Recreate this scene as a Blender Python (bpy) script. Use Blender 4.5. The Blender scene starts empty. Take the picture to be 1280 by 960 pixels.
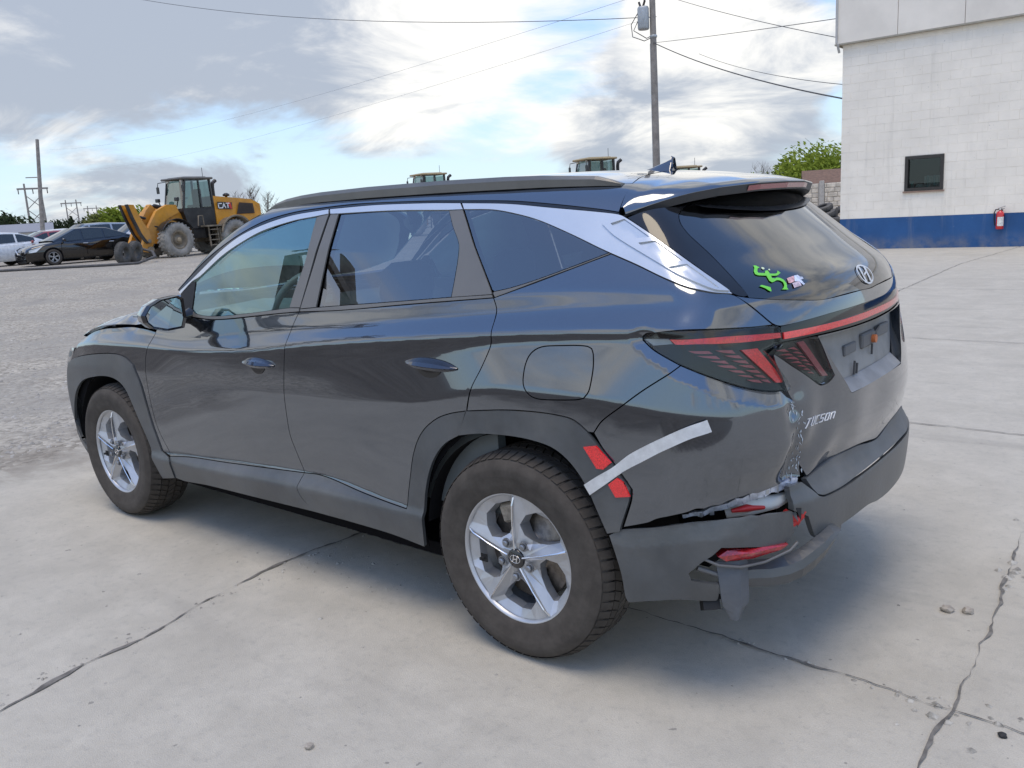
import bpy, bmesh, math, random
import numpy as np
from mathutils import Vector, Matrix, noise
from mathutils.geometry import delaunay_2d_cdt
rnd = random.Random(7)
C = bpy.context.scene.collection
scene = bpy.context.scene
R_ = math.radians

# ------------------------------------------------------------------ camera
CAM = (-1.738, 2.9636, 1.5184)
YAW, PITCH, ROLL = -0.8778, 0.2033, -0.0612
cam_data = bpy.data.cameras.new('camera')
cam_data.sensor_width = 36.0
cam_data.lens = 1066.38 / 1280 * 36.0
cam_data.clip_start = 0.05
cam_data.clip_end = 6000
cam = bpy.data.objects.new('camera', cam_data)
C.objects.link(cam)
fw = Vector((math.cos(YAW) * math.cos(PITCH), math.sin(YAW) * math.cos(PITCH), -math.sin(PITCH)))
rt = Vector((math.sin(YAW), -math.cos(YAW), 0))
up = rt.cross(fw)
r2 = math.cos(ROLL) * rt + math.sin(ROLL) * up
u2 = -math.sin(ROLL) * rt + math.cos(ROLL) * up
cam.matrix_world = Matrix(((r2.x, u2.x, -fw.x, CAM[0]), (r2.y, u2.y, -fw.y, CAM[1]), (r2.z, u2.z, -fw.z, CAM[2]), (0, 0, 0, 1)))
scene.camera = cam

# ------------------------------------------------------------------ light and sky
SUN_EL, SUN_AZ = R_(76), R_(100)          # azimuth measured from +x towards +y
sd = Vector((math.cos(SUN_EL) * math.cos(SUN_AZ), math.cos(SUN_EL) * math.sin(SUN_AZ), math.sin(SUN_EL)))
sl = bpy.data.lights.new('sun', 'SUN')
sl.energy = 1.25
sl.angle = R_(34)
sl.color = (1.0, 0.85, 0.62)
sun = bpy.data.objects.new('sun', sl)
sun.rotation_euler = sd.to_track_quat('Z', 'Y').to_euler()
sun.location = (0, 0, 40)
C.objects.link(sun)

world = bpy.data.worlds.new('World')
scene.world = world
world.use_nodes = True
wt = world.node_tree
wt.nodes.clear()
def wn(t, **k):
    n = wt.nodes.new(t)
    for a, b in k.items():
        if a.startswith('i_'):
            n.inputs[int(a[2:])].default_value = b
        else:
            setattr(n, a, b)
    return n
def wl(a, b): wt.links.new(a, b)
def wmath(op, a, b=None, c=None, clamp=False):
    n = wn('ShaderNodeMath', operation=op, use_clamp=clamp)
    for i, v in enumerate((a, b, c)):
        if v is None: continue
        if isinstance(v, (int, float)): n.inputs[i].default_value = v
        else: wl(v, n.inputs[i])
    return n.outputs[0]
def wmix(f, a, b):
    n = wn('ShaderNodeMix', data_type='RGBA')
    for i, v in ((0, f), (6, a), (7, b)):
        if isinstance(v, (int, float)): n.inputs[i].default_value = v
        elif isinstance(v, tuple): n.inputs[i].default_value = v
        else: wl(v, n.inputs[i])
    return n.outputs[2]
def wsmooth(v, a, b):
    n = wn('ShaderNodeMapRange', interpolation_type='SMOOTHSTEP')
    n.inputs[1].default_value = a; n.inputs[2].default_value = b
    wl(v, n.inputs[0]); return n.outputs[0]
def wlobe(pt, a, b):
    """1 near the sky direction of image point pt (fx, fy in -1..1 about the view axis), falling to 0"""
    d = (fw + r2 * (pt[0] - 640) / 1066.38 - u2 * (pt[1] - 480) / 1066.38).normalized()
    dt = wn('ShaderNodeVectorMath', operation='DOT_PRODUCT'); dt.inputs[1].default_value = d
    wl(nrm, dt.inputs[0])
    return wsmooth(dt.outputs['Value'], math.cos(b), math.cos(a))
tc = wn('ShaderNodeTexCoord')
vn = wn('ShaderNodeVectorMath', operation='NORMALIZE'); wl(tc.outputs['Generated'], vn.inputs[0])
nrm = vn.outputs[0]
sp = wn('ShaderNodeSeparateXYZ'); wl(nrm, sp.inputs[0])
zc = wmath('MAXIMUM', sp.outputs[2], 0.0)
zz = wmath('ADD', zc, 0.26)
cb = wn('ShaderNodeCombineXYZ')
wl(wmath('DIVIDE', sp.outputs[0], zz), cb.inputs[0]); wl(wmath('DIVIDE', sp.outputs[1], zz), cb.inputs[1])
sky = wn('ShaderNodeTexSky', sky_type='NISHITA', sun_disc=False)
sky.sun_elevation = SUN_EL
sky.sun_rotation = R_(90) - SUN_AZ
sky.altitude = 1300; sky.air_density = 1.0; sky.dust_density = 1.0; sky.ozone_density = 1.5
def wnoise(scale, det, rough, dist, off):
    m = wn('ShaderNodeMapping'); m.inputs[1].default_value = off; wl(cb.outputs[0], m.inputs[0])
    n = wn('ShaderNodeTexNoise'); n.inputs['Scale'].default_value = scale; n.inputs['Detail'].default_value = det
    n.inputs['Roughness'].default_value = rough; n.inputs['Distortion'].default_value = dist
    wl(m.outputs[0], n.inputs['Vector']); return n.outputs['Fac']
n1 = wnoise(1.15, 10, 0.58, 0.5, (3.1, 7.4, 0))
n2 = wnoise(2.0, 9, 0.62, 0.6, (11.3, 2.2, 0))
n3 = wnoise(0.45, 4, 0.5, 0.2, (1.7, 5.9, 0))

el = sp.outputs[2]
low = wsmooth(el, .30, .02)                                   # 1 near the horizon
bright = wmath('MAXIMUM', wlobe((590, 30), R_(1), R_(12)), wmath('MULTIPLY', wlobe((900, 50), R_(1), R_(9)), .8))
bright = wmath('MAXIMUM', bright, wmath('MULTIPLY', wlobe((30, 165), R_(.5), R_(6)), .7))
grey = wlobe((240, 70), R_(6), R_(19))
grey = wmath('MAXIMUM', grey, wmath('MULTIPLY', wlobe((860, 190), R_(2), R_(10)), .6))
front = wlobe((640, 60), R_(28), R_(75))                      # the overcast half of the sky; behind it the blue opens up
cov = wmath('ADD', wmath('MULTIPLY', n1, 1.0), wmath('MULTIPLY', front, .20))
cov = wmath('ADD', cov, wmath('MULTIPLY', bright, .16)); cov = wmath('ADD', cov, wmath('MULTIPLY', grey, .20))
cov = wmath('SUBTRACT', cov, wmath('MULTIPLY', low, .10))
back = wmath('SUBTRACT', 1.0, front)
bank = wmath('MULTIPLY', wsmooth(el, .06, .15), wsmooth(el, .56, .44))   # a streaky bank behind the photographer, clear blue over it
cov = wmath('ADD', cov, wmath('MULTIPLY', wmath('MULTIPLY', back, bank), .19))
cov = wmath('SUBTRACT', cov, wmath('MULTIPLY', wmath('MULTIPLY', back, wsmooth(el, .46, .60)), .28))
cov = wmath('SUBTRACT', cov, wmath('MULTIPLY', wmath('MULTIPLY', wsmooth(el, .17, .09), wlobe((230, 260), R_(12), R_(30))), .20))
cov = wmath('SUBTRACT', cov, wmath('MULTIPLY', wlobe((700, 20), R_(.5), R_(5)), .16))
mask = wsmooth(cov, .55, .72)
shade = wmath('ADD', wmath('SUBTRACT', wmath('MULTIPLY', n2, 2.1), .47), wmath('MULTIPLY', bright, .42))
shade = wmath('SUBTRACT', shade, wmath('MULTIPLY', grey, .24))
shade = wmath('ADD', shade, wmath('MULTIPLY', back, .22))
cc = wmix(wsmooth(shade, .34, .98), (2.05, 2.27, 2.66, 1), (4.95, 4.82, 4.55, 1))
skyb = wmix(1.0, sky.outputs[0], sky.outputs[0])
gain = wn('ShaderNodeMix', data_type='RGBA', blend_type='MULTIPLY'); gain.inputs[0].default_value = 1.0
wl(sky.outputs[0], gain.inputs[6]); wl(wmix(wsmooth(el, .08, .45), (.74, .82, .93, 1), (1.30, 1.34, 1.40, 1)), gain.inputs[7])
hz = wmix(wmath('MULTIPLY', wsmooth(el, .26, .0), .75), gain.outputs[2], (3.2, 3.9, 4.3, 1))
col = wmix(wmath('MULTIPLY', mask, .94), hz, cc)
bg = wn('ShaderNodeBackground'); bg.inputs[1].default_value = 0.145
wl(col, bg.inputs[0])
wo = wn('ShaderNodeOutputWorld'); wl(bg.outputs[0], wo.inputs[0])
scene.view_settings.view_transform = 'Standard'
scene.view_settings.look = 'None'
scene.view_settings.exposure = 0.66
scene.view_settings.gamma = 1.0

# ------------------------------------------------------------------ materials
MATS = {}
class NT:
    def __init__(s, name):
        s.m = bpy.data.materials.new(name); s.m.use_nodes = True
        s.t = s.m.node_tree; s.t.nodes.clear()
        s.out = s.t.nodes.new('ShaderNodeOutputMaterial')
    def n(s, t, **k):
        n = s.t.nodes.new(t)
        for a, b in k.items(): setattr(n, a, b)
        return n
    def l(s, a, b): s.t.links.new(a, b)
    def put(s, inp, v):
        if isinstance(v, (int, float)): inp.default_value = v
        elif isinstance(v, tuple): inp.default_value = v if len(v) == 4 or inp.type == 'VECTOR' else v + (1,)
        else: s.l(v, inp)
    def math(s, op, a, b=None, clamp=False):
        n = s.n('ShaderNodeMath', operation=op, use_clamp=clamp)
        s.put(n.inputs[0], a)
        if b is not None: s.put(n.inputs[1], b)
        return n.outputs[0]
    def mix(s, f, a, b, bt='MIX'):
        n = s.n('ShaderNodeMix', data_type='RGBA', blend_type=bt)
        s.put(n.inputs[0], f); s.put(n.inputs[6], a); s.put(n.inputs[7], b)
        return n.outputs[2]
    def noise(s, scale, det=4, rough=.55, dist=0., vec=None, kind='Object'):
        n = s.n('ShaderNodeTexNoise')
        n.inputs['Scale'].default_value = scale; n.inputs['Detail'].default_value = det
        n.inputs['Roughness'].default_value = rough; n.inputs['Distortion'].default_value = dist
        s.l(vec if vec is not None else s.coord(kind), n.inputs['Vector']); return n.outputs['Fac']
    def coord(s, kind='Object'):
        if not hasattr(s, 'tc'): s.tc = s.n('ShaderNodeTexCoord')
        return s.tc.outputs[kind]
    def geo(s):
        if not hasattr(s, 'g'): s.g = s.n('ShaderNodeNewGeometry')
        return s.g
    def ramp(s, v, a, b, o0=0., o1=1.):
        n = s.n('ShaderNodeMapRange', interpolation_type='SMOOTHSTEP')
        n.inputs[1].default_value = a; n.inputs[2].default_value = b
        n.inputs[3].default_value = o0; n.inputs[4].default_value = o1
        s.put(n.inputs[0], v); return n.outputs[0]
    def bump(s, h, dist, strength=1.):
        n = s.n('ShaderNodeBump'); n.inputs['Strength'].default_value = strength; n.inputs['Distance'].default_value = dist
        s.l(h, n.inputs['Height']); return n.outputs[0]
    def bsdf(s, color, rough=.5, metal=0., spec=.5, coat=0., coat_r=.03, normal=None, **kw):
        b = s.n('ShaderNodeBsdfPrincipled')
        s.put(b.inputs['Base Color'], color); s.put(b.inputs['Roughness'], rough); s.put(b.inputs['Metallic'], metal)
        s.put(b.inputs['Specular IOR Level'], spec); s.put(b.inputs['Coat Weight'], coat); s.put(b.inputs['Coat Roughness'], coat_r)
        if normal is not None: s.l(normal, b.inputs['Normal'])
        for k, v in kw.items(): s.put(b.inputs[k.replace('_', ' ')], v)
        s.l(b.outputs[0], s.out.inputs[0]); return b
def mat(name, color, rough=.5, metal=0., spec=.5, coat=0., var=.12, nscale=9., bump=0., dirt=0., kind='Object', **kw):
    """plain material with a little variation, relief and dust of its own"""
    if name in MATS: return MATS[name]
    t = NT(name)
    v = t.noise(nscale, 5, .6, kind=kind)
    c = t.mix(t.ramp(v, .3, .7), tuple(x * (1 - var) for x in color), tuple(min(1, x * (1 + var)) for x in color))
    rg = t.math('ADD', rough - .06, t.math('MULTIPLY', v, .12))
    if dirt:
        d = t.math('MULTIPLY', t.ramp(t.noise(nscale * .35, 6, .65, kind=kind), .38, .75), dirt)
        c = t.mix(d, c, (.27, .245, .21))
        rg = t.math('ADD', rg, t.math('MULTIPLY', d, .5), True)
    nm = t.bump(t.noise(nscale * 12, 3, kind=kind), bump) if bump else None
    t.bsdf(c, rg, metal, spec, coat, normal=nm, **kw)
    MATS[name] = t.m
    return t.m
def paint(name, color, metal=.85, dust=.35):
    if name in MATS: return MATS[name]
    t = NT(name)
    flake = t.noise(900, 2, .5)
    c = t.mix(t.ramp(flake, .35, .7), tuple(x * .8 for x in color), tuple(x * 1.3 for x in color))
    # road dust: heavier low on the body, blotchy
    pos = t.n('ShaderNodeSeparateXYZ'); t.l(t.geo().outputs['Position'], pos.inputs[0])
    low = t.ramp(pos.outputs[2], .25, 1.15, 1.0, .12)
    blot = t.ramp(t.noise(3.2, 6, .62, .3), .35, .72)
    fine = t.ramp(t.noise(55, 4, .7), .35, .75)
    d = t.math('MULTIPLY', t.math('MULTIPLY', low, t.math('ADD', t.math('MULTIPLY', blot, .6), t.math('MULTIPLY', fine, .4))), dust, True)
    c = t.mix(d, c, (.19, .185, .175))
    spk = t.ramp(t.noise(160, 1, .5), .78, .80)
    c = t.mix(t.math('MULTIPLY', t.math('MULTIPLY', spk, low), .35), c, (.4, .4, .39))
    t.bsdf(c, t.math('ADD', .085, t.math('MULTIPLY', d, .9)), t.math('MULTIPLY', metal, t.math('SUBTRACT', 1., d)), .5, 1.0,
           t.math('ADD', .012, t.math('MULTIPLY', d, .10)), Coat_IOR=2.0)
    MATS[name] = t.m
    return t.m
def glass(name, tint, refl=1.0, rough=0.0, k=2.0, base=.05, rc=(1., 1., 1.)):
    if name in MATS: return MATS[name]
    t = NT(name)
    tr = t.n('ShaderNodeBsdfTransparent'); t.put(tr.inputs[0], tint)
    gl = t.n('ShaderNodeBsdfGlossy'); t.put(gl.inputs['Color'], tuple(refl * q for q in rc)); gl.inputs['Roughness'].default_value = rough
    fr = t.n('ShaderNodeFresnel'); fr.inputs[0].default_value = 1.52
    f = t.math('ADD', t.math('MULTIPLY', fr.outputs[0], k), base, True)
    mx = t.n('ShaderNodeMixShader'); t.l(f, mx.inputs[0]); t.l(tr.outputs[0], mx.inputs[1]); t.l(gl.outputs[0], mx.inputs[2])
    t.l(mx.outputs[0], t.out.inputs[0])
    MATS[name] = t.m
    return t.m
PAINT = paint('suv_paint', (.068, .083, .105), .9, .20)
CLAD = mat('cladding_plastic', (.060, .066, .071), .33, spec=.7, nscale=6, var=.18, bump=.0006, dirt=.22)
GLOSSB = mat('gloss_black', (.008, .008, .009), .06, spec=.6)
BLACK = mat('black_void', (.004, .004, .005), .9, spec=.1)
RUBBER = mat('trim_rubber', (.015, .015, .016), .6, spec=.3)
GREYTRIM = mat('pillar_film', (.135, .132, .126), .33, spec=.45, nscale=4, var=.06)
CHROME = mat('satin_chrome', (.60, .62, .645), .22, metal=.55, nscale=3, var=.03)
G_CLEAR = glass('side_glass', (.70, .96, .96), rc=(.78, 1., .98), base=.10)
G_TINT = glass('privacy_glass', (.26, .30, .32), base=.08)
G_REAR = glass('rear_glass_tint', (.03, .034, .04), .75, .045)
REDLENS = mat('red_lens', (.72, .014, .018), .12, spec=.6, coat=1., nscale=260, var=.35)
REDDARK = mat('red_lens_unlit', (.26, .03, .045), .2, spec=.6, coat=1., nscale=200, var=.2)
SILVER = mat('alloy_silver', (.50, .51, .53), .42, metal=.75, nscale=20, var=.05, dirt=.06)
MACHINED = mat('machined_alloy', (.72, .72, .73), .22, metal=.95, nscale=30, var=.04)
TYRE = mat('tyre_rubber', (.060, .052, .045), .8, spec=.25, nscale=30, var=.14, bump=.0003, dirt=.10)

# ------------------------------------------------------------------ mesh helpers
def tag(o, label=None, cat=None, group=None, kind=None):
    if label: o['label'] = label
    if cat: o['category'] = cat
    if group: o['group'] = group
    if kind: o['kind'] = kind
    return o
def empty(name, loc, rz=0., **k):
    o = bpy.data.objects.new(name, None); C.objects.link(o)
    o.location = loc; o.rotation_euler = (0, 0, rz); o.empty_display_size = .2
    return tag(o, **k)
def link(name, me, parent=None, loc=None):
    o = bpy.data.objects.new(name, me); C.objects.link(o)
    if parent is not None: o.parent = parent
    if loc is not None: o.location = loc
    return o
class MB:
    """collects shapes into one mesh"""
    def __init__(s): s.v = []; s.f = []; s.sm = []
    def add(s, V, Fc, smooth=False):
        b = len(s.v); s.v += [tuple(p) for p in V]
        s.f += [tuple(i + b for i in f) for f in Fc]; s.sm += [smooth] * len(Fc)
        return s
    def box(s, c, d, rot=None, bev=0.):
        x, y, z = d[0] / 2, d[1] / 2, d[2] / 2
        if bev:
            b = min(bev, x * .9, y * .9, z * .9)
            P = []
            for sz in (-1, 1):
                for (rx, ry, zz) in ((x - b, y - b, z), ):
                    P += [(-rx, -ry, sz * z), (rx, -ry, sz * z), (rx, ry, sz * z), (-rx, ry, sz * z)]
                P += [(-x, -y + b, sz * (z - b)), (-x + b, -y, sz * (z - b)), (x - b, -y, sz * (z - b)), (x, -y + b, sz * (z - b)),
                      (x, y - b, sz * (z - b)), (x - b, y, sz * (z - b)), (-x + b, y, sz * (z - b)), (-x, y - b, sz * (z - b))]
            Fc = []
            for k, o in ((0, 0), (1, 12)):
                q = [[o, o + 3, o + 2, o + 1], [o, o + 5, o + 4], [o + 1, o + 7, o + 6], [o + 2, o + 9, o + 8], [o + 3, o + 11, o + 10],
                     [o, o + 1, o + 6, o + 5], [o + 1, o + 2, o + 8, o + 7], [o + 2, o + 3, o + 10, o + 9], [o + 3, o, o + 4, o + 11]]
                Fc += [f[::-1] if k else f for f in q]
            for i in range(8):
                j = (i + 1) % 8
                Fc.append([4 + i, 4 + j, 16 + j, 16 + i])
        else:
            P = [(-x, -y, -z), (x, -y, -z), (x, y, -z), (-x, y, -z), (-x, -y, z), (x, -y, z), (x, y, z), (-x, y, z)]
            Fc = [(0, 3, 2, 1), (4, 5, 6, 7), (0, 1, 5, 4), (1, 2, 6, 5), (2, 3, 7, 6), (3, 0, 4, 7)]
        M = rot if rot is not None else Matrix()
        return s.add([(M @ Vector(p)) + Vector(c) for p in P], Fc)
    def beam(s, a, b, w, h=None, upv=(0, 0, 1)):
        a = Vector(a); b = Vector(b); d = b - a; L = d.length; d.normalize()
        u = Vector(upv); r = d.cross(u)
        if r.length < 1e-4: r = d.cross(Vector((1, 0, 0)))
        r.normalize(); u = r.cross(d)
        M = Matrix((d, r, u)).transposed().to_4x4()
        return s.box((a + b) / 2, (L, w, h or w), M)
    def tube(s, pts, r, n=8, cap=True, smooth=True):
        pts = [Vector(p) for p in pts]
        rr = r if isinstance(r, (list, tuple)) else [r] * len(pts)
        V = []; prev = None
        for i, p in enumerate(pts):
            d = (pts[min(i + 1, len(pts) - 1)] - pts[max(i - 1, 0)]).normalized()
            if prev is None:
                a = d.cross(Vector((0, 0, 1)))
                if a.length < 1e-3: a = d.cross(Vector((1, 0, 0)))
            else: a = prev - d * prev.dot(d)
            a.normalize(); prev = a; b = d.cross(a)
            for k in range(n):
                t = 2 * math.pi * k / n
                V.append(p + (a * math.cos(t) + b * math.sin(t)) * rr[i])
        Fc = []
        for i in range(len(pts) - 1):
            for k in range(n):
                Fc.append((i * n + k, i * n + (k + 1) % n, (i + 1) * n + (k + 1) % n, (i + 1) * n + k))
        s.add(V, Fc, smooth)
        if cap:
            s.add([V[k] for k in range(n)], [tuple(range(n))[::-1]]); s.add(V[-n:], [tuple(range(n))])
        return s
    def lathe(s, prof, c=(0, 0, 0), ax='y', n=48, smooth=True, closed=False, a0=0., a1=2 * math.pi):
        """prof: (radius, along-axis)"""
        V = []; full = abs(a1 - a0 - 2 * math.pi) < 1e-6
        m = n if full else n + 1
        for i in range(m):
            t = a0 + (a1 - a0) * i / n
            for r, h in prof:
                x, y = r * math.cos(t), r * math.sin(t)
                p = {'y': (x, h, y), 'z': (x, y, h), 'x': (h, x, y)}[ax]
                V.append((p[0] + c[0], p[1] + c[1], p[2] + c[2]))
        k = len(prof); Fc = []
        for i in range(n):
            j = (i + 1) % m
            for q in range(k - 1 if not closed else k):
                q2 = (q + 1) % k
                f = (i * k + q, i * k + q2, j * k + q2, j * k + q)
                Fc.append(f if ax != 'y' else f[::-1])
        return s.add(V, Fc, smooth)
    def prism(s, poly, lo, hi, ax='y', smooth=False):
        """poly in the plane across ax, extruded lo..hi (values or functions of the point)"""
        g = lambda v, p: v(p) if callable(v) else v
        put = {'y': lambda a, b, h: (a, h, b), 'z': lambda a, b, h: (a, b, h), 'x': lambda a, b, h: (h, a, b)}[ax]
        n = len(poly)
        A = [put(p[0], p[1], g(lo, p)) for p in poly]; B = [put(p[0], p[1], g(hi, p)) for p in poly]
        ar = sum(poly[i][0] * poly[(i + 1) % n][1] - poly[(i + 1) % n][0] * poly[i][1] for i in range(n))
        fl = (ar < 0) ^ (ax == 'y')
        q = [tuple(range(n))[::-1], tuple(range(n, 2 * n))] + [(i, (i + 1) % n, n + (i + 1) % n, n + i) for i in range(n)]
        if fl: q = [f[::-1] for f in q]
        return s.add(A + B, q, smooth)
    def build(s, name, m, parent=None, loc=None, rot=None):
        me = bpy.data.meshes.new(name)
        me.from_pydata(s.v, [], s.f); me.materials.append(m)
        me.polygons.foreach_set('use_smooth', s.sm)
        me.update()
        o = link(name, me, parent, loc)
        if rot is not None: o.rotation_euler = rot
        return o
def ell(cx, cy, rx, ry, n=24, rot=0.):
    return [(cx + rx * math.cos(t) * math.cos(rot) - ry * math.sin(t) * math.sin(rot), cy + rx * math.cos(t) * math.sin(rot) + ry * math.sin(t) * math.cos(rot)) for t in (2 * math.pi * i / n for i in range(n))]
STROKES = {'T': [[(0, 1), (1, 1)], [(.5, 1), (.5, 0)]], 'U': [[(0, 1), (0, .12), (.12, 0), (.88, 0), (1, .12), (1, 1)]],
           'C': [[(1, 1), (.12, 1), (0, .88), (0, .12), (.12, 0), (1, 0)]], 'S': [[(1, 1), (.1, 1), (0, .9), (0, .6), (.1, .5), (.9, .5), (1, .4), (1, .1), (.9, 0), (0, 0)]],
           'O': [[(.1, 1), (.9, 1), (1, .9), (1, .1), (.9, 0), (.1, 0), (0, .1), (0, .9), (.1, 1)]], 'N': [[(0, 0), (0, 1), (.88, 1), (1, .88), (1, 0)]],
           'A': [[(0, 0), (.5, 1), (1, 0)], [(.22, .4), (.78, .4)]], 'H': [[(.1, 0), (.3, 1)], [(.7, 0), (.9, 1)], [(.2, .42), (.8, .58)]]}
def letters(mb, text, P, ex, ey, w, h, gap, th, depth, slant=0.):
    """strokes as small bars on the plane P + a ex + b ey"""
    P = Vector(P); ex = Vector(ex).normalized(); ey = Vector(ey).normalized(); nn = ex.cross(ey)
    x0 = 0.
    for ch in text:
        for st in STROKES[ch]:
            for a, b in zip(st[:-1], st[1:]):
                A = P + ex * (x0 + a[0] * w + slant * a[1] * h) + ey * (a[1] * h)
                B = P + ex * (x0 + b[0] * w + slant * b[1] * h) + ey * (b[1] * h)
                d = (B - A).normalized() * th * .45
                mb.beam(A - d, B + d, th, depth, upv=nn)
        x0 += w + gap
    return mb

# ------------------------------------------------------------------ the yard
GE = (-.02, 4.5)
def ground_z(x, y):
    d = math.hypot(x - CAM[0], y - CAM[1])
    # the gravel yard lies a little higher than the concrete apron
    s = min(1, max(0, (d - 16) / 22)); s = s * s * (3 - 2 * s)
    w = min(1, max(0, (x - 10) / 14))
    return .33 * s * w
t = NT('concrete_and_gravel')
P = t.coord('Object')
sx_ = t.n('ShaderNodeSeparateXYZ'); t.l(P, sx_.inputs[0])
big = t.noise(.35, 6, .6, .4); mid = t.noise(2.3, 7, .62, .3); fine = t.noise(28, 5, .65); grit = t.noise(240, 3, .6)
conc = t.mix(t.ramp(mid, .3, .72), (.475, .441, .372), (.55, .514, .438))
conc = t.mix(t.math('MULTIPLY', t.ramp(big, .5, .72), .28), conc, (.36, .335, .28))
conc = t.mix(t.math('MULTIPLY', t.ramp(fine, .5, .75), .30), conc, (.24, .235, .225))
conc = t.mix(t.math('MULTIPLY', t.ramp(t.noise(7, 6, .7), .62, .74), .35), conc, (.46, .43, .37))
stain = t.ramp(t.noise(.9, 5, .65, .8), .60, .74)
conc = t.mix(t.math('MULTIPLY', stain, .22), conc, (.28, .26, .215))
tm = t.n('ShaderNodeMapping'); tm.inputs['Rotation'].default_value = (0, 0, .5); tm.inputs['Scale'].default_value = (.22, 2.6, 1); t.l(P, tm.inputs[0])
conc = t.mix(t.math('MULTIPLY', t.ramp(t.noise(1.1, 5, .6, .3, vec=tm.outputs[0]), .56, .72), .22), conc, (.21, .20, .185))
pits = t.ramp(t.noise(75, 3, .6), .66, .74)
conc = t.mix(t.math('MULTIPLY', pits, .4), conc, (.17, .16, .145))
m3 = t.noise(6.5, 7, .72, .4)
conc = t.mix(t.ramp(m3, .30, .70, .0, .20), conc, (.235, .222, .195))
gr = t.ramp(grit, .35, .65)
conc = t.mix(t.math('MULTIPLY', gr, .22), conc, (.22, .208, .185))
spots = t.ramp(t.noise(20, 2, .5), .735, .76)
conc = t.mix(t.math('MULTIPLY', spots, .55), conc, (.13, .125, .12))
# gravel: crushed stone, voronoi pebbles
vo = t.n('ShaderNodeTexVoronoi'); vo.inputs['Scale'].default_value = 26; vo.inputs['Randomness'].default_value = 1; t.l(P, vo.inputs['Vector'])
vo2 = t.n('ShaderNodeTexVoronoi'); vo2.inputs['Scale'].default_value = 9; t.l(P, vo2.inputs['Vector'])
hs = t.n('ShaderNodeSeparateColor'); t.l(vo.outputs['Color'], hs.inputs[0])
grav = t.mix(hs.outputs[0], (.22, .198, .162), (.48, .44, .37))
grav = t.mix(t.ramp(t.noise(.5, 6, .6, .5), .4, .7), grav, (.29, .27, .235))
grav = t.mix(t.math('MULTIPLY', t.ramp(t.noise(1.6, 6, .7, .6), .52, .72), .6), grav, (.19, .165, .14))
# edge of the apron: gravel where x - 3.3 - .09 (y) > 0 with a ragged border
ed = t.math('ADD', t.math('MULTIPLY', sx_.outputs[1], GE[0]), GE[1])
ed = t.math('SUBTRACT', sx_.outputs[0], ed)
ed = t.math('ADD', ed, t.math('MULTIPLY', t.math('SUBTRACT', t.noise(1.3, 6, .7, .8), .5), 1.3))
gm = t.ramp(ed, -.12, .22)
mud = t.math('MULTIPLY', t.ramp(ed, -.7, -.05), t.ramp(ed, .9, .1))
mud = t.math('MULTIPLY', mud, t.ramp(t.noise(2.2, 5, .6, .7), .40, .62))
col_ = t.mix(gm, conc, grav)
col_ = t.mix(t.math('MULTIPLY', mud, .6), col_, (.17, .145, .115))
dirt_m = t.ramp(t.math('ADD', sx_.outputs[1], t.math('MULTIPLY', t.math('SUBTRACT', mid, .5), 1.6)), 3.9, 4.6)
col_ = t.mix(dirt_m, col_, t.mix(t.ramp(t.noise(1.4, 6, .65), .35, .7), (.12, .10, .078), (.20, .175, .145)))
hgt = t.math('ADD', t.math('MULTIPLY', fine, .22), t.math('ADD', t.math('MULTIPLY', grit, .45), t.math('MULTIPLY', mid, .8)))
hg2 = t.math('SUBTRACT', 1.0, vo.outputs['Distance'])
hg2 = t.math('ADD', t.math('MULTIPLY', hg2, 2.2), t.math('MULTIPLY', t.math('SUBTRACT', 1., vo2.outputs['Distance']), 2.5))
hh = t.n('ShaderNodeMix'); t.l(gm, hh.inputs[0]); t.l(hgt, hh.inputs[2]); t.l(hg2, hh.inputs[3])
t.bsdf(col_, t.ramp(mid, .3, .7, .78, .92), 0, .3, normal=t.bump(hh.outputs[0], .008, .7))
GROUND = t.m
rings = [0, 1, 2, 3, 4, 5, 6.5, 8, 10, 12, 14, 16, 18, 20, 22, 24, 26, 28, 30, 33, 36, 40, 45, 52, 60, 80, 120, 200, 400, 900, 2500]
V = [(CAM[0], CAM[1], 0)]; Fc = []; nseg = 96
for i, r in enumerate(rings[1:]):
    for k in range(nseg):
        a = 2 * math.pi * k / nseg; x = CAM[0] + r * math.cos(a); y = CAM[1] + r * math.sin(a)
        V.append((x, y, ground_z(x, y)))
for k in range(nseg): Fc.append((0, 1 + k, 1 + (k + 1) % nseg))
for i in range(len(rings) - 2):
    for k in range(nseg):
        a, b = 1 + i * nseg + k, 1 + i * nseg + (k + 1) % nseg
        Fc.append((a, a + nseg, b + nseg, b))
mb = MB(); mb.add(V, Fc, True)
tag(mb.build('ground', GROUND), kind='structure')

# ------------------------------------------------------------------ the car body as one implicit surface
def _pchip(xs, ys):
    xs=np.asarray(xs,float); ys=np.asarray(ys,float); h=np.diff(xs); d=np.diff(ys)/h
    m=np.zeros_like(ys)
    for i in range(1,len(xs)-1):
        if d[i-1]*d[i]>0:
            w1=2*h[i]+h[i-1]; w2=h[i]+2*h[i-1]; m[i]=(w1+w2)/(w1/d[i-1]+w2/d[i])
    m[0]=d[0]; m[-1]=d[-1]
    def f(x):
        x=np.clip(x,xs[0],xs[-1]); i=np.clip(np.searchsorted(xs,x,side='right')-1,0,len(h)-1)
        t=(x-xs[i])/h[i]; a=t*t
        return (2*t*a-3*a+1)*ys[i]+(t*a-2*a+t)*h[i]*m[i]+(-2*t*a+3*a)*ys[i+1]+(t*a-a)*h[i]*m[i+1]
    return f
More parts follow.
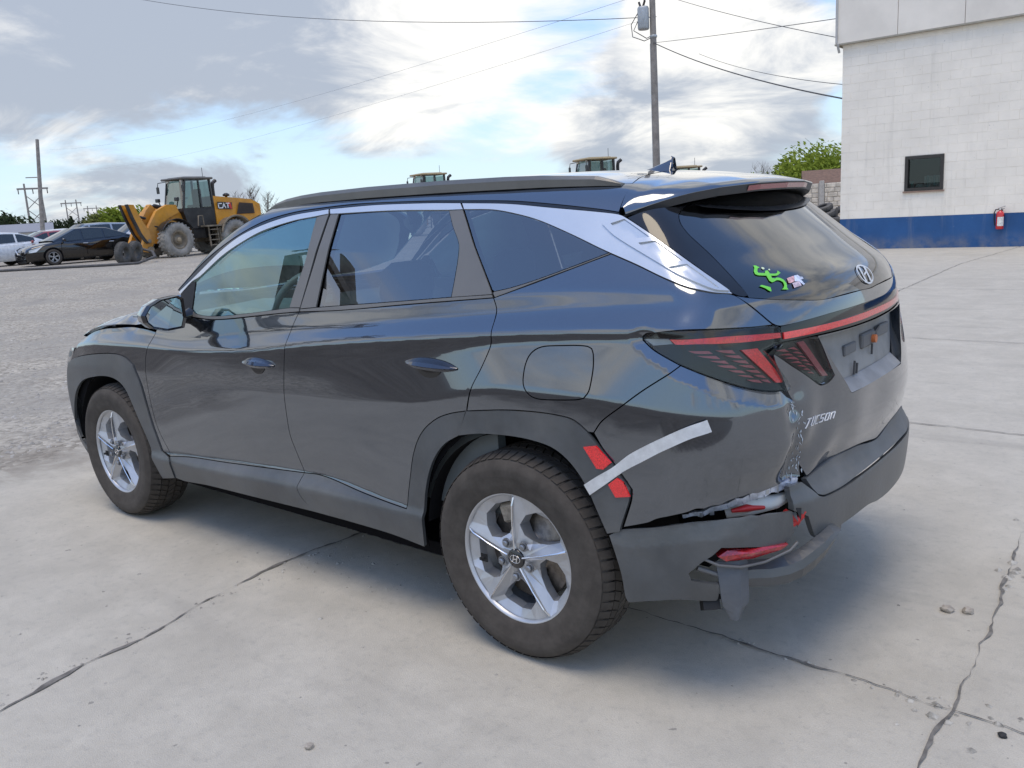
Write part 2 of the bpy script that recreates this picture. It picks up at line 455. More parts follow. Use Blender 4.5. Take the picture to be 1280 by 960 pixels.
# flank: key rows from sill to roof edge; each row is (x stations) -> z and y
FX=[-.95,-.6,-.3,0,.5,1.0,1.6,2.0,2.4,2.8,3.2,3.7]
ROWS=[
 ([.20]*12, [.84,.84,.84,.86,.86,.86,.86,.86,.86,.86,.84,.80]),
 ([.29]*12, [.86,.87,.885,.890,.890,.890,.890,.890,.890,.885,.86,.82]),
 ([.40,.40,.41,.43,.432,.43,.41,.395,.385,.38,.38,.38],[.88,.89,.90,.908,.916,.922,.922,.919,.913,.90,.875,.83]),
 ([.44,.44,.445,.445,.452,.490,.463,.437,.42,.42,.42,.42],[.882,.892,.902,.906,.901,.882,.882,.887,.899,.898,.873,.82]),
 ([.66,.66,.68,.68,.68,.68,.68,.68,.68,.68,.66,.66],[.885,.895,.908,.906,.896,.891,.894,.897,.905,.903,.88,.81]),
 ([.90,.92,.945,.944,.85,.82,.82,.82,.82,.82,.80,.80],[.880,.890,.903,.904,.900,.896,.899,.901,.906,.903,.873,.79]),
 ([1.12,1.128,1.115,1.093,1.025,.99,.966,.955,.95,.94,.90,.85],[.842,.853,.865,.871,.888,.894,.898,.900,.900,.893,.855,.77]),
 ([1.155,1.157,1.146,1.128,1.087,1.04,.975,.963,.96,.95,.91,.86],[.842,.853,.8655,.8715,.889,.8945,.898,.899,.899,.892,.853,.766]),
 ([1.21,1.21,1.20,1.18,1.14,1.095,1.04,1.002,1.026,1.008,.945,.89],[.804,.815,.827,.8345,.855,.8635,.8665,.876,.868,.865,.828,.745]),
 ([1.22,1.22,1.21,1.19,1.15,1.105,1.05,1.016,1.050,1.030,.965,.91],[.800,.811,.823,.8305,.851,.8595,.8635,.873,.866,.863,.825,.742]),
 ([1.27,1.27,1.265,1.247,1.198,1.16,1.125,1.10,1.10,1.07,1.0,.95],[.780,.793,.805,.816,.836,.843,.845,.843,.815,.79,.75,.68]),
 ([1.40]*12, [.64,.676,.711,.733,.741,.743,.741,.724,.69,.66,.6,.5]),
 ([1.535]*12,[.55,.585,.61,.640,.663,.672,.675,.660,.62,.57,.5,.4]),
 ([1.70]*12, [.40,.44,.48,.52,.55,.56,.57,.55,.50,.44,.37,.27]),
]
_rz=[_pchip(FX,r[0]) for r in ROWS]; _ry=[_pchip(FX,r[1]) for r in ROWS]
def flank_raw(x,z):
    Z=[f(x) for f in _rz]; Y=[f(x) for f in _ry]
    out=Y[0]+(z-Z[0])*(Y[1]-Y[0])/(Z[1]-Z[0])
    for i in range(1,len(Z)-1):
        s=(Y[i+1]-Y[i])/(Z[i+1]-Z[i])
        v=Y[i]+(z-Z[i])*s
        out=np.where(z>=Z[i],v,out)
    return out
_K=[(-2,.11),(-1,.22),(0,.34),(1,.22),(2,.11)]
def flank(x,z,r=.007):
    o=0
    for k,w in _K: o=o+w*flank_raw(x,z+k*r)
    return o
XR=_pchip([.0,.22,.29,.35,.43,.53,.60,.64,.68,.74,.80,.90,1.0,1.08,1.14,1.20,1.24,1.35,1.46,1.56,1.8],
          [-.80,-.83,-.845,-.875,-.905,-.918,-.922,-.90,-.888,-.90,-.908,-.90,-.883,-.875,-.868,-.852,-.830,-.69,-.55,-.43,-.15])
RA=_pchip([.2,.6,.7,.8,1.1,1.2,1.55],[.24,.25,.22,.22,.25,.27,.28])
_GX=np.linspace(-1.2,3.9,341); _GZ=np.linspace(0,1.8,601)
_G=flank(_GX[:,None]+0*_GZ, _GZ[None,:]+0*_GX[:,None])
def flank(x,z):
    a=np.clip((x-_GX[0])/(_GX[1]-_GX[0]),0,339.999); b=np.clip(z/_GZ[1],0,599.999)
    i=a.astype(int); j=b.astype(int); a=a-i; b=b-j
    return (_G[i,j]*(1-b)+_G[i,j+1]*b)*(1-a)+(_G[i+1,j]*(1-b)+_G[i+1,j+1]*b)*a
def _lut(f,a,b,n=2000):
    X=np.linspace(a,b,n); Y=f(X)
    return lambda v: np.interp(v,X,Y)
XR=_lut(XR,0,1.8); RA=_lut(RA,0,1.8)
def rear(y,z): return XR(z)+RA(z)*np.abs(y/.9)**2.5
XF=_pchip([0,.2,.35,.55,.7,.85,.95,1.1],[3.45,3.56,3.63,3.665,3.66,3.62,3.52,3.2])
XF=_lut(XF,0,1.2)
def front(y,z): return XF(z)-.27*np.abs(y/.9)**2.6
TC=_pchip([-1.5,-.9,-.58,-.2,.2,.6,1.0,1.35,1.6,1.8,2.0,2.2,2.4,2.6,2.72,2.86,3.05,3.23,3.4,3.7],
          [1.30,1.45,1.552,1.615,1.641,1.648,1.645,1.634,1.617,1.564,1.474,1.363,1.250,1.158,1.128,1.103,1.047,.980,.90,.70])
TK=_pchip([-.9,0,1.0,1.6,2.0,2.4,2.7,3.7],[.05,.05,.045,.045,.065,.08,.025,.02])
TC=_lut(TC,-1.5,3.8); TK=_lut(TK,-1.5,3.8)
def top(x,y): return TC(x)-TK(x)*(np.abs(y)/.6)**2.2
def smax(a,b,k):
    h=np.maximum(k-np.abs(a-b),0)/k
    return np.maximum(a,b)+h*h*k*.25
def F(P):
    x=P[...,0]; y=np.abs(P[...,1]); z=P[...,2]
    a=y-flank(x,z); y=np.minimum(y,1.05)
    kr=np.interp(z,[.3,.9,1.15,1.5],[.14,.12,.06,.05])
    a=smax(a,(rear(y,z)-x)*.93,kr)
    a=smax(a,(x-front(y,z))*.93,.12)
    a=smax(a,(z-top(x,y))*.92,np.interp(x,[-.5,1.2,2.3,2.6],[.07,.05,.035,.04]))
    a=smax(a,.20-z,.03)
    return a
def march(o,d,tmin,tmax,off=0.,n=90):
    o=np.broadcast_to(o,d.shape); t=np.full(d.shape[:-1],tmin,float)
    for _ in range(n):
        f=F(o+d*t[...,None])-off
        t=np.minimum(t+f*.75,tmax)
    f=F(o+d*t[...,None])-off
    return t,np.abs(f)<.004
def normal(P,e=.002):
    g=np.stack([F(P+np.eye(3)[i]*e)-F(P-np.eye(3)[i]*e) for i in range(3)],-1)
    return g/np.linalg.norm(g,axis=-1,keepdims=True)

# outlines of the panels, millimetres on the body surface
DATA = {
'front_door': [[(2200,825,1116),(2073,835,1113),(1924,841,1107),(1761,847,1104),(1593,848,1114),(1305,844,1142),(1121,842,1157),(1155,860,1093),(1171,894,1019),(1188,896,944),(1208,897,835),(1213,895,763),(1211,890,645),(1189,887,580),(1147,886,484),(1147,886,484),(1494,888,461),(1747,890,445),(2021,893,430),(2210,902,412),(2294,900,546),(2321,904,684),(2325,906,813),(2313,902,892),(2287,900,945),(2234,869,1032)]],
'rear_door': [[(1121,842,1157),(862,841,1171),(480,834,1202),(97,822,1231),(80,830,1199),(78,837,1176),(75,870,1127),(77,874,1083),(111,889,1009),(154,901,935),(177,903,869),(179,903,856),(259,902,838),(331,901,810),(408,899,753),(461,897,671),(493,899,560),(507,900,502),(518,906,446),(643,902,454),(787,896,466),(961,886,485),(1056,884,490),(1147,886,484),(1189,887,580),(1211,890,645),(1213,895,763),(1208,897,835),(1188,896,944),(1171,894,1019),(1155,860,1093)]],
'front_sill': [[(2210,902,412),(2021,893,430),(1747,890,445),(1494,888,461),(1147,886,484),(1165,919,428),(1151,911,382),(1091,899,329),(1094,898,324),(1512,896,314),(1908,894,305),(2120,890,290),(2207,891,295),(2195,914,389)]],
'rear_sill': [[(1147,886,484),(1056,884,490),(961,886,485),(787,896,466),(643,902,454),(518,906,446),(507,900,502),(493,899,560),(461,897,671),(408,899,753),(331,901,810),(259,902,838),(179,903,856),(183,903,855),(223,902,764),(302,900,720),(366,899,648),(410,900,543),(432,913,420),(452,892,303),(452,892,303),(623,896,319),(854,898,324),(1094,898,324),(1151,911,382),(1165,919,428)]],
'quarter_panel': [[(97,822,1231),(24,813,1253),(-72,796,1283),(-201,767,1326),(-312,736,1363),(-411,753,1330),(-525,779,1290),(-593,782,1267),(-650,748,1250),(-689,693,1239),(-729,658,1200),(-770,608,1144),(-738,680,1146),(-702,747,1151),(-613,843,1157),(-499,857,1143),(-488,858,1133),(-490,859,1123),(-528,862,1095),(-609,860,1057),(-551,875,1018),(-489,887,976),(-414,900,919),(-364,903,880),(-335,904,842),(-315,905,842),(-266,904,873),(-213,904,882),(-119,905,884),(12,904,877),(179,903,856),(154,901,935),(111,889,1009),(77,874,1083),(75,870,1127),(78,837,1176),(80,830,1199)]],
'arch_cladding_rear': [[(179,903,856),(12,904,877),(-119,905,884),(-213,904,882),(-266,904,873),(-315,905,842),(-364,905,794),(-401,904,754),(-458,902,683),(-454,902,647),(-420,901,557),(-417,901,543),(-371,902,527),(-341,905,592),(-302,908,674),(-248,907,737),(-184,906,775),(-98,906,790),(2,905,792),(125,904,783),(223,902,764),(200,903,813)]],
'fender': [[(3196,861,868),(3148,861,907),(3101,856,936),(2927,859,996),(2773,863,1023),(2620,864,1035),(2493,856,1043),(2352,867,1041),(2234,870,1030),(2287,900,945),(2313,902,892),(2325,906,813),(2321,904,684),(2294,900,546),(2210,902,412),(2288,898,430),(2341,902,574),(2386,906,761),(2440,904,859),(2509,902,891),(2588,901,903),(2705,899,901),(2891,893,885),(3121,873,852),(3248,865,815)]],
'arch_cladding_front': [[(3248,865,815),(3121,873,852),(2891,893,885),(2705,899,901),(2588,901,903),(2509,902,891),(2440,904,859),(2386,906,761),(2341,902,574),(2288,898,430),(2209,904,409),(2195,914,389),(2207,891,295),(2343,883,269),(2387,899,429),(2472,903,590),(2539,905,710),(2608,905,759),(2719,904,777),(2879,901,764),(3084,887,717),(3224,877,611),(3310,863,457),(3214,869,349),(3291,865,425),(3328,862,554),(3330,862,677),(3306,861,759)]],
'front_glass': [[(1948,827,1142),(1969,778,1266),(1895,765,1308),(1763,744,1379),(1641,723,1436),(1502,703,1477),(1308,684,1515),(1161,675,1531),(1159,702,1480),(1155,760,1357),(1184,806,1243),(1196,835,1170),(1310,838,1158),(1481,842,1140),(1679,843,1123),(1835,840,1118),(1925,834,1127)]],
'front_strip': [[(2078,831,1124),(1947,829,1139),(1925,834,1127),(1835,840,1118),(1679,843,1123),(1481,842,1140),(1310,838,1158),(1196,835,1170),(1126,835,1172),(1124,841,1159),(1305,843,1144),(1593,847,1117),(1762,846,1106),(1925,840,1110),(2027,837,1114)]],
'b_pillar_front': [[(1156,675,1530),(1085,669,1540),(1100,756,1367),(1124,835,1174),(1194,834,1172),(1182,806,1243),(1153,760,1357),(1157,702,1480)]],
'a_pillar_trim': [[(2063,831,1124),(2088,796,1208),(2002,776,1267),(1974,777,1268),(1953,827,1142)]],
'b_pillar_rear': [[(1073,670,1538),(1023,670,1538),(1020,835,1178),(1110,836,1171),(1120,837,1169),(1088,756,1367)]],
'rear_glass': [[(1007,673,1532),(706,668,1533),(417,667,1523),(373,700,1466),(318,736,1406),(305,759,1359),(296,794,1289),(291,823,1230),(576,829,1209),(847,833,1190),(999,835,1179)]],
'c_trim': [[(414,667,1523),(350,666,1523),(247,736,1403),(110,816,1247),(108,818,1242),(287,823,1230),(292,794,1289),(301,759,1359),(315,736,1406),(370,700,1466)]],
'rear_strip': [[(1118,837,1168),(997,836,1178),(847,834,1189),(575,830,1208),(291,824,1229),(107,818,1241),(101,821,1232),(480,833,1204),(862,840,1172),(1117,841,1159)]],
'quarter_glass': [[(342,666,1521),(209,666,1514),(105,672,1496),(1,684,1472),(-133,706,1428),(-259,727,1381),(-300,735,1366),(-222,757,1340),(-69,791,1291),(29,806,1265),(102,814,1251),(111,811,1256),(214,752,1371)]],
'quarter_strip': [[(102,814,1250),(28,807,1264),(-69,792,1290),(-222,758,1338),(-302,735,1365),(-311,735,1364),(-201,766,1327),(-71,795,1285),(25,812,1254),(92,821,1233),(101,817,1243)]],
'chrome_front': [[(2111,790,1218),(2007,772,1279),(1821,736,1393),(1680,709,1464),(1519,687,1510),(1326,667,1543),(1098,654,1558),(1085,669,1540),(1163,674,1533),(1311,682,1520),(1506,699,1486),(1643,721,1441),(1790,744,1378),(1943,770,1291),(2003,776,1269),(2088,795,1210)]],
'chrome_rear': [[(1090,654,1558),(823,649,1561),(535,648,1554),(370,649,1546),(347,664,1524),(415,667,1525),(707,667,1536),(1022,670,1538),(1073,669,1539)]],
'chrome_fin': [[(365,649,1545),(152,649,1532),(-40,654,1510),(-215,652,1489),(-292,653,1478),(-323,659,1466),(-412,684,1420),(-494,699,1375),(-554,705,1337),(-611,705,1300),(-653,703,1270),(-687,693,1242),(-649,746,1252),(-592,780,1270),(-524,777,1292),(-410,752,1332),(-311,735,1365),(-259,726,1383),(-132,704,1430),(2,682,1474),(106,671,1499),(210,664,1516),(343,665,1523)]],
'fin_frame': [[(-244,679,1450),(-250,669,1462),(-290,658,1473),(-321,661,1464),(-413,685,1418),(-496,702,1371),(-556,708,1334),(-612,709,1298),(-679,697,1249),(-651,735,1257),(-610,756,1277),(-545,760,1304),(-424,731,1357),(-304,701,1412)]],
'fin_cell': [[(-275,676,1450),(-317,664,1461),(-420,693,1406),(-379,700,1404),(-333,702,1408)],[(-392,709,1390),(-442,699,1395),(-542,717,1337),(-513,735,1337),(-473,739,1342)],[(-512,752,1321),(-557,720,1327),(-656,720,1260),(-619,744,1278),(-569,755,1299)]],
'drip_strip': [[(2130,785,1227),(2029,763,1298),(1923,742,1365),(1728,710,1458),(1527,679,1525),(1339,656,1556),(1166,646,1566),(923,639,1572),(543,640,1563),(377,641,1555),(142,640,1542),(-34,644,1523),(-211,645,1499),(-290,648,1484),(-291,652,1480),(-214,651,1491),(-39,652,1512),(154,648,1534),(371,647,1548),(537,646,1556),(825,647,1563),(1101,652,1560),(1328,665,1545),(1520,686,1513),(1681,708,1466),(1822,735,1396),(2009,771,1281),(2115,789,1221)]],
'roof_side': [[(2130,785,1227),(2029,763,1298),(1923,742,1365),(1728,710,1458),(1527,679,1525),(1339,656,1556),(1166,646,1566),(923,639,1572),(543,640,1563),(377,641,1555),(142,640,1542),(-34,644,1523),(-211,645,1499),(-289,647,1486),(-288,633,1502),(-285,608,1526),(-280,569,1553),(-269,516,1571),(-226,524,1575),(-124,543,1581),(30,552,1591),(212,548,1601),(675,397,1629),(1087,298,1640),(1435,424,1623),(1519,515,1604),(1544,613,1575),(1562,649,1556),(1686,682,1513),(1825,712,1443),(1925,737,1378),(2029,762,1300)]],
'c_panel': [[(-326,658,1468),(-434,532,1492),(-444,466,1501),(-446,529,1484),(-453,565,1468),(-474,595,1442),(-513,612,1406),(-589,621,1344),(-676,648,1273),(-715,648,1233),(-708,666,1231),(-689,690,1242),(-653,699,1272),(-611,702,1301),(-554,702,1339),(-494,697,1376),(-413,682,1422)]],
'spoiler_side': [[(-294,648,1484),(-292,632,1502),(-289,608,1526),(-283,568,1552),(-277,524,1568),(-297,372,1586),(-340,167,1592),(-313,-297,1591),(-453,-531,1567),(-477,-526,1559),(-423,-115,1555),(-434,239,1542),(-421,443,1522),(-393,599,1498),(-320,653,1475)]],
'rear_window': [[(-445,468,1500),(-453,382,1511),(-478,164,1515),(-485,-149,1510),(-857,-18,1187),(-855,78,1190),(-836,319,1190),(-819,401,1193),(-768,551,1211),(-718,650,1227),(-676,646,1274),(-589,618,1345),(-512,609,1407),(-474,592,1443),(-454,563,1468),(-447,529,1483)]],
'lamp_outer': [[(-490,858,1133),(-499,857,1142),(-613,844,1156),(-702,748,1150),(-738,680,1145),(-772,603,1142),(-783,582,1134),(-787,584,1104),(-789,585,1090),(-766,651,1074),(-772,641,1063),(-783,623,1039),(-811,579,968),(-815,582,948),(-787,655,955),(-743,740,981),(-689,816,1018),(-611,860,1058),(-528,862,1096),(-491,858,1124)]],
'bar_outer': [[(-572,855,1129),(-681,796,1131),(-753,660,1123),(-784,587,1118),(-787,587,1103),(-732,714,1107),(-652,830,1116),(-591,855,1115)]],
'bar_clear': [[(-495,858,1126),(-571,855,1129),(-586,855,1115),(-525,860,1108)]],
'diag_outer': [[(-730,726,1085),(-755,673,1083),(-807,589,972),(-794,625,975)]],
'lamp_inner': [[(-780,621,1062),(-791,584,1081),(-790,584,1090),(-835,429,1089),(-868,357,957),(-867,369,950),(-863,405,939),(-854,443,943),(-815,542,1008)]],
'diag_inner': [[(-817,505,1080),(-825,476,1081),(-864,375,959),(-858,404,962)]],
'bar_housing': [[(-786,573,1134),(-845,336,1144),(-865,139,1144),(-872,142,1085),(-865,245,1087),(-836,424,1090),(-790,583,1091)]],
'bar_centre': [[(-789,573,1118),(-826,451,1117),(-858,280,1116),(-869,146,1116),(-871,143,1096),(-865,231,1097),(-828,455,1097),(-792,574,1098)]],
'lid_upper': [[(-692,692,1236),(-719,652,1225),(-769,553,1209),(-820,402,1190),(-836,320,1187),(-856,80,1188),(-857,-15,1184),(-864,142,1146),(-845,335,1145),(-786,572,1135),(-769,608,1146),(-728,657,1202)]],
'slat_outer': [[(-627,848,1097),(-674,815,1094),(-683,807,1085),(-644,840,1089)],[(-648,839,1083),(-689,801,1079),(-698,791,1068),(-663,829,1077)],[(-676,819,1067),(-706,780,1063),(-714,769,1051),(-692,802,1060)],[(-692,805,1052),(-718,763,1047),(-728,748,1035),(-705,787,1044)],[(-713,777,1035),(-735,735,1028),(-743,723,1018),(-725,758,1026)],[(-729,752,1017),(-749,713,1011),(-757,700,1001),(-742,730,1009)],[(-746,725,1000),(-764,686,994),(-772,674,983),(-756,707,991)],[(-686,801,1094),(-715,753,1089),(-722,744,1077),(-700,781,1085)],[(-703,780,1077),(-727,736,1072),(-735,724,1060),(-716,758,1068)],[(-717,760,1060),(-739,719,1055),(-746,707,1043),(-729,740,1051)],[(-729,742,1044),(-750,701,1039),(-757,690,1027),(-741,721,1035)],[(-742,723,1027),(-760,685,1022),(-767,674,1011),(-752,705,1018)],[(-755,701,1010),(-769,670,1005),(-776,658,994),(-763,686,1002)],[(-767,681,993),(-778,655,990),(-785,644,978),(-775,667,985)]],
'slat_inner': [[(-788,597,1068),(-801,561,1069),(-808,544,1057)],[(-806,547,1068),(-814,521,1069),(-821,502,1056)],[(-793,589,1054),(-808,546,1053),(-815,527,1044)],[(-813,531,1053),(-819,508,1053),(-828,482,1041)],[(-802,568,1042),(-816,526,1041),(-824,505,1028)],[(-819,514,1040),(-825,493,1039),(-833,468,1027)],[(-812,544,1026),(-823,509,1026),(-828,493,1015)],[(-826,497,1025),(-831,476,1025),(-838,457,1014)],[(-821,519,1012),(-829,492,1011),(-836,474,1000)],[(-831,483,1012),(-837,462,1011),(-843,442,999)],[(-830,496,998),(-836,474,998),(-842,457,988)],[(-837,477,984),(-842,457,985),(-847,443,976)]],
'tailgate': [[(-790,583,1089),(-836,425,1088),(-865,245,1086),(-872,143,1084),(-899,42,906),(-888,-109,669),(-888,-25,675),(-884,202,695),(-865,372,692),(-838,498,665),(-841,548,769),(-838,547,884),(-817,578,945),(-784,620,1035),(-779,625,1059),(-792,581,1080)]],
'bumper_cover': [[(-609,860,1057),(-551,875,1018),(-489,887,976),(-414,900,919),(-364,903,880),(-335,904,842),(-368,904,794),(-405,904,754),(-462,902,683),(-458,902,648),(-425,901,557),(-510,898,587),(-540,897,604),(-571,893,615),(-592,888,622),(-611,881,628),(-630,872,635),(-649,862,644),(-668,850,644),(-684,836,651),(-701,820,651),(-716,801,659),(-731,778,664),(-743,755,664),(-754,733,667),(-766,706,662),(-778,678,664),(-793,640,665),(-807,601,665),(-817,570,670),(-829,530,669),(-830,535,696),(-835,545,728),(-838,550,754),(-840,560,783),(-841,560,807),(-840,557,836),(-839,553,862),(-836,552,884),(-815,583,946),(-787,655,954),(-743,740,980),(-689,816,1017)]],
'bumper_lower': [[(-419,901,548),(-522,897,573),(-621,880,599),(-719,812,611),(-734,794,611),(-750,771,609),(-764,744,611),(-778,721,605),(-791,694,605),(-805,663,599),(-817,635,595),(-829,606,592),(-829,599,553),(-829,593,520),(-821,610,501),(-811,634,494),(-799,662,493),(-750,767,516),(-705,824,526),(-685,840,503),(-663,854,486),(-624,872,446),(-630,867,426),(-695,817,409),(-691,812,390),(-688,806,370),(-683,803,354),(-678,805,347),(-597,863,354),(-519,880,338),(-421,882,307),(-412,885,327),(-407,896,404),(-390,900,470),(-372,902,525)]],
'bumper_centre': [[(-811,594,659),(-828,538,661),(-845,509,634),(-865,490,608),(-875,463,598),(-894,374,599),(-911,242,608),(-918,71,612),(-917,-59,613),(-920,10,554),(-911,-52,469),(-909,162,479),(-888,350,472),(-884,352,446),(-862,462,453),(-856,496,473),(-853,526,524),(-850,540,553),(-829,606,588)]],
'bumper_step': [[(-839,499,663),(-864,371,689),(-884,201,691),(-889,-24,673),(-889,-107,667),(-915,-66,616),(-917,68,614),(-910,240,610),(-894,374,601),(-875,461,601),(-865,489,611)]],
'recess_l': [[(-836,426,1084),(-892,263,882)]],
'recess_b': [[(-892,263,882),(-888,-285,898)]],
'fuel_door': [[(-216,870,1096),(-142,871,1090),(-107,874,1078),(-83,879,1056),(-71,886,1025),(-67,893,992),(-69,898,969),(-81,903,949),(-105,904,932),(-138,904,927),(-196,904,930),(-275,903,938),(-302,902,945),(-319,898,967),(-326,889,1007),(-328,881,1042),(-324,873,1077),(-317,870,1092),(-301,869,1098),(-265,869,1099)]],
'tape': [[(-292,908,677),(-339,907,710),(-396,904,747),(-457,900,796),(-564,893,858),(-626,879,890),(-678,850,911),(-690,846,877),(-635,878,856),(-563,893,818),(-502,898,781),(-436,902,741),(-372,906,692),(-312,907,647)]],
'reflector_a': [[(-294,906,797),(-340,905,806),(-364,905,784),(-391,904,760),(-364,906,736),(-340,906,735)]],
'reflector_b': [[(-379,906,691),(-410,904,716),(-432,903,704),(-452,903,664),(-403,905,654)]],
'lizard': [[(-677,530,1307),(-681,522,1306),(-691,519,1300),(-690,530,1298),(-695,544,1291),(-700,547,1287),(-711,526,1284),(-707,514,1290),(-710,504,1290),(-720,511,1281),(-729,490,1279),(-730,481,1281),(-726,469,1286),(-735,468,1280),(-735,493,1274),(-726,516,1276),(-731,523,1269),(-737,513,1267),(-738,503,1269),(-745,492,1266),(-753,487,1260),(-762,490,1250),(-768,501,1238),(-772,500,1233),(-762,525,1236),(-763,512,1241),(-760,502,1248),(-755,498,1255),(-748,503,1261),(-742,514,1262),(-741,527,1260),(-738,538,1258),(-732,542,1263),(-725,537,1271),(-718,532,1277),(-704,558,1281),(-697,563,1285),(-689,554,1293),(-683,537,1301)]],
'lizard_tail': [[(-723,593,1253),(-725,582,1255),(-742,560,1246),(-748,567,1235),(-744,573,1237),(-735,580,1245)]],
'lizard_dot': [[(-694,511,1300),(-695,506,1300),(-700,504,1297),(-702,510,1294),(-701,515,1294),(-697,516,1297)],[(-709,497,1292),(-709,491,1294),(-712,490,1292),(-714,495,1290),(-712,499,1290)]],
'flag_red': [[(-755,468,1263),(-761,431,1267),(-771,448,1253),(-767,474,1249),(-765,479,1251)]],
'flag_lilac': [[(-771,465,1249),(-778,431,1251),(-787,435,1238),(-779,472,1235)]],
'flag_blue': [[(-761,428,1267),(-765,410,1268),(-771,409,1262),(-775,399,1261),(-780,402,1256),(-778,418,1254),(-790,416,1241),(-788,426,1239),(-778,431,1251),(-772,450,1252)]],
'emblem': [[(-836,-11,1232)]],
'emblem_r': [[(-808,22,1264),(-854,-88,1193),(-833,94,1234)]],
'letters': [[(-846,537,829),(-848,522,860),(-884,357,845),(-882,379,825)]],
'brake': [[(-459,4,1532),(-439,-536,1536),(-425,-537,1517),(-483,47,1514)]],
}
# ------------------------------------------------------------------ body panels cut from the body surface
DS = {'side': (0, 1, 0), 'diag': (-.6, .8, 0), 'back': (-1, 0, .12), 'glassback': (-.75, 0, .66), 'top': (0, 0, 1), 'sideup': (0, .9, .44),
      'cpan': (-.55, .72, .42), 'front': (1, 0, 0), 'nose': (.6, .8, 0)}
def basis(d):
    d = np.array(d, float); d /= np.linalg.norm(d)
    e1 = np.cross([0, 0, 1.], d)
    if np.linalg.norm(e1) < 1e-6: e1 = np.array([0, 1., 0])
    e1 /= np.linalg.norm(e1)
    return e1, np.cross(d, e1), d
def inside(poly, P):
    x, y = P[:, 0], P[:, 1]; c = np.zeros(len(P), bool)
    a = poly; b = np.roll(poly, -1, 0)
    for (x1, y1), (x2, y2) in zip(a, b):
        if y1 == y2: continue
        c ^= ((y1 > y) != (y2 > y)) & (x < (x2 - x1) * (y - y1) / (y2 - y1) + x1)
    return c
def segdist(poly, P, closed=True):
    a = poly if closed else poly[:-1]; b = np.roll(poly, -1, 0) if closed else poly[1:]
    D = np.full(len(P), 1e9)
    for p, q in zip(a, b):
        v = q - p; L = v @ v
        if L < 1e-12: continue
        t = np.clip(((P - p) @ v) / L, 0, 1)
        D = np.minimum(D, np.hypot(*(P - p - t[:, None] * v).T))
    return D
def clean(poly, tol=.0015):
    out = [poly[0]]
    for q in poly[1:]:
        if np.hypot(*(q - out[-1])) > tol: out.append(q)
    if np.hypot(*(out[0] - out[-1])) < tol: out.pop()
    return np.array(out)
def smooth_loop(poly, h, sharp=32.):
    """Catmull-Rom through gentle bends, corners kept"""
    n = len(poly); co = []
    for i in range(n):
        a = poly[i] - poly[i - 1]; b = poly[(i + 1) % n] - poly[i]
        an = abs(math.degrees(math.atan2(a[0] * b[1] - a[1] * b[0], a @ b)))
        co.append(an > sharp)
    out = []
    for i in range(n):
        p1, p2 = poly[i], poly[(i + 1) % n]
        p0 = poly[i - 1] if not co[i] else p1 - (p2 - p1)
        p3 = poly[(i + 2) % n] if not co[(i + 1) % n] else p2 + (p2 - p1)
        L = np.hypot(*(p2 - p1)); m = max(1, int(math.ceil(L / h)))
        t1 = (p2 - p0) * .5; t2 = (p3 - p1) * .5
        for k, t in ((t1, p1), (t2, p2)):
            lk = np.hypot(*k)
            if lk > L: k *= L / lk
        for k in range(m):
            t = k / m; a2 = t * t
            out.append((2 * t * a2 - 3 * a2 + 1) * p1 + (t * a2 - 2 * a2 + t) * t1 + (-2 * t * a2 + 3 * a2) * p2 + (t * a2 - a2) * t2)
    return np.array(out)
def inset_loop(poly, g):
    n = len(poly); ar = 0.
    for i in range(n):
        j = (i + 1) % n; ar += poly[i][0] * poly[j][1] - poly[j][0] * poly[i][1]
    s = 1 if ar > 0 else -1
    out = []
    for i in range(n):
        a = poly[i] - poly[i - 1]; b = poly[(i + 1) % n] - poly[i]
        na = np.array([-a[1], a[0]]) / max(np.hypot(*a), 1e-9) * s; nb = np.array([-b[1], b[0]]) / max(np.hypot(*b), 1e-9) * s
        m = na + nb; L = np.hypot(*m)
        if L < .2: out.append(poly[i] + na * g); continue
        m /= L; out.append(poly[i] + m * g / max(m @ na, .45))
    return np.array(out)
def damage(P):
    """dents of the struck left rear corner"""
    x, y, z = P[..., 0], P[..., 1], P[..., 2]
    g = np.exp(-((y - .50) / .16) ** 2 - ((z - .76) / .20) ** 2) * (x < -.5)
    w = np.sin(15 * y + 2.2 * np.sin(9 * z)) * np.sin(13 * z + 1.6 * np.sin(11 * y + 1.))
    d = -.010 * g + .012 * g * w
    g2 = np.exp(-((y - .20) / .22) ** 2 - ((z - .82) / .09) ** 2) * (x < -.5)
    d += g2 * (-.010 + .005 * np.sin(13 * y + 6 * z))
    g3 = np.exp(-((y - .565) / .035) ** 2) * np.exp(-((z - .77) / .16) ** 2) * (x < -.5)
    d += -.020 * g3 * (1 + .35 * np.sin(26 * z + 14 * y)) + .004 * g3 * np.sin(70 * z + 31 * y) * np.sin(55 * y - 20 * z)
    return d
def pl_field(pts3, d, vals):
    pass
def snap(mb, chart, lift=.0, dent=False):
    """lay a flat collection of shapes (depth measured from its mean plane) on the body surface"""
    e1, e2, d = basis(DS[chart])
    P = np.array(mb.v, float); hgt = P @ d; hgt = hgt - MB_MID[0]
    O = (P @ e1)[:, None] * e1 + (P @ e2)[:, None] * e2 + d * 4.2; t = np.zeros(len(P))
    G_ = lambda Q: F(Q) - (damage(Q) if dent else 0)
    for _ in range(110): t = np.minimum(t + G_(O - d * t[:, None]) * .8, 8.)
    Q = O - d * (t - hgt - lift)[:, None]
    mb.v = [tuple(q) for q in Q]
    return mb
MB_MID = [0.]
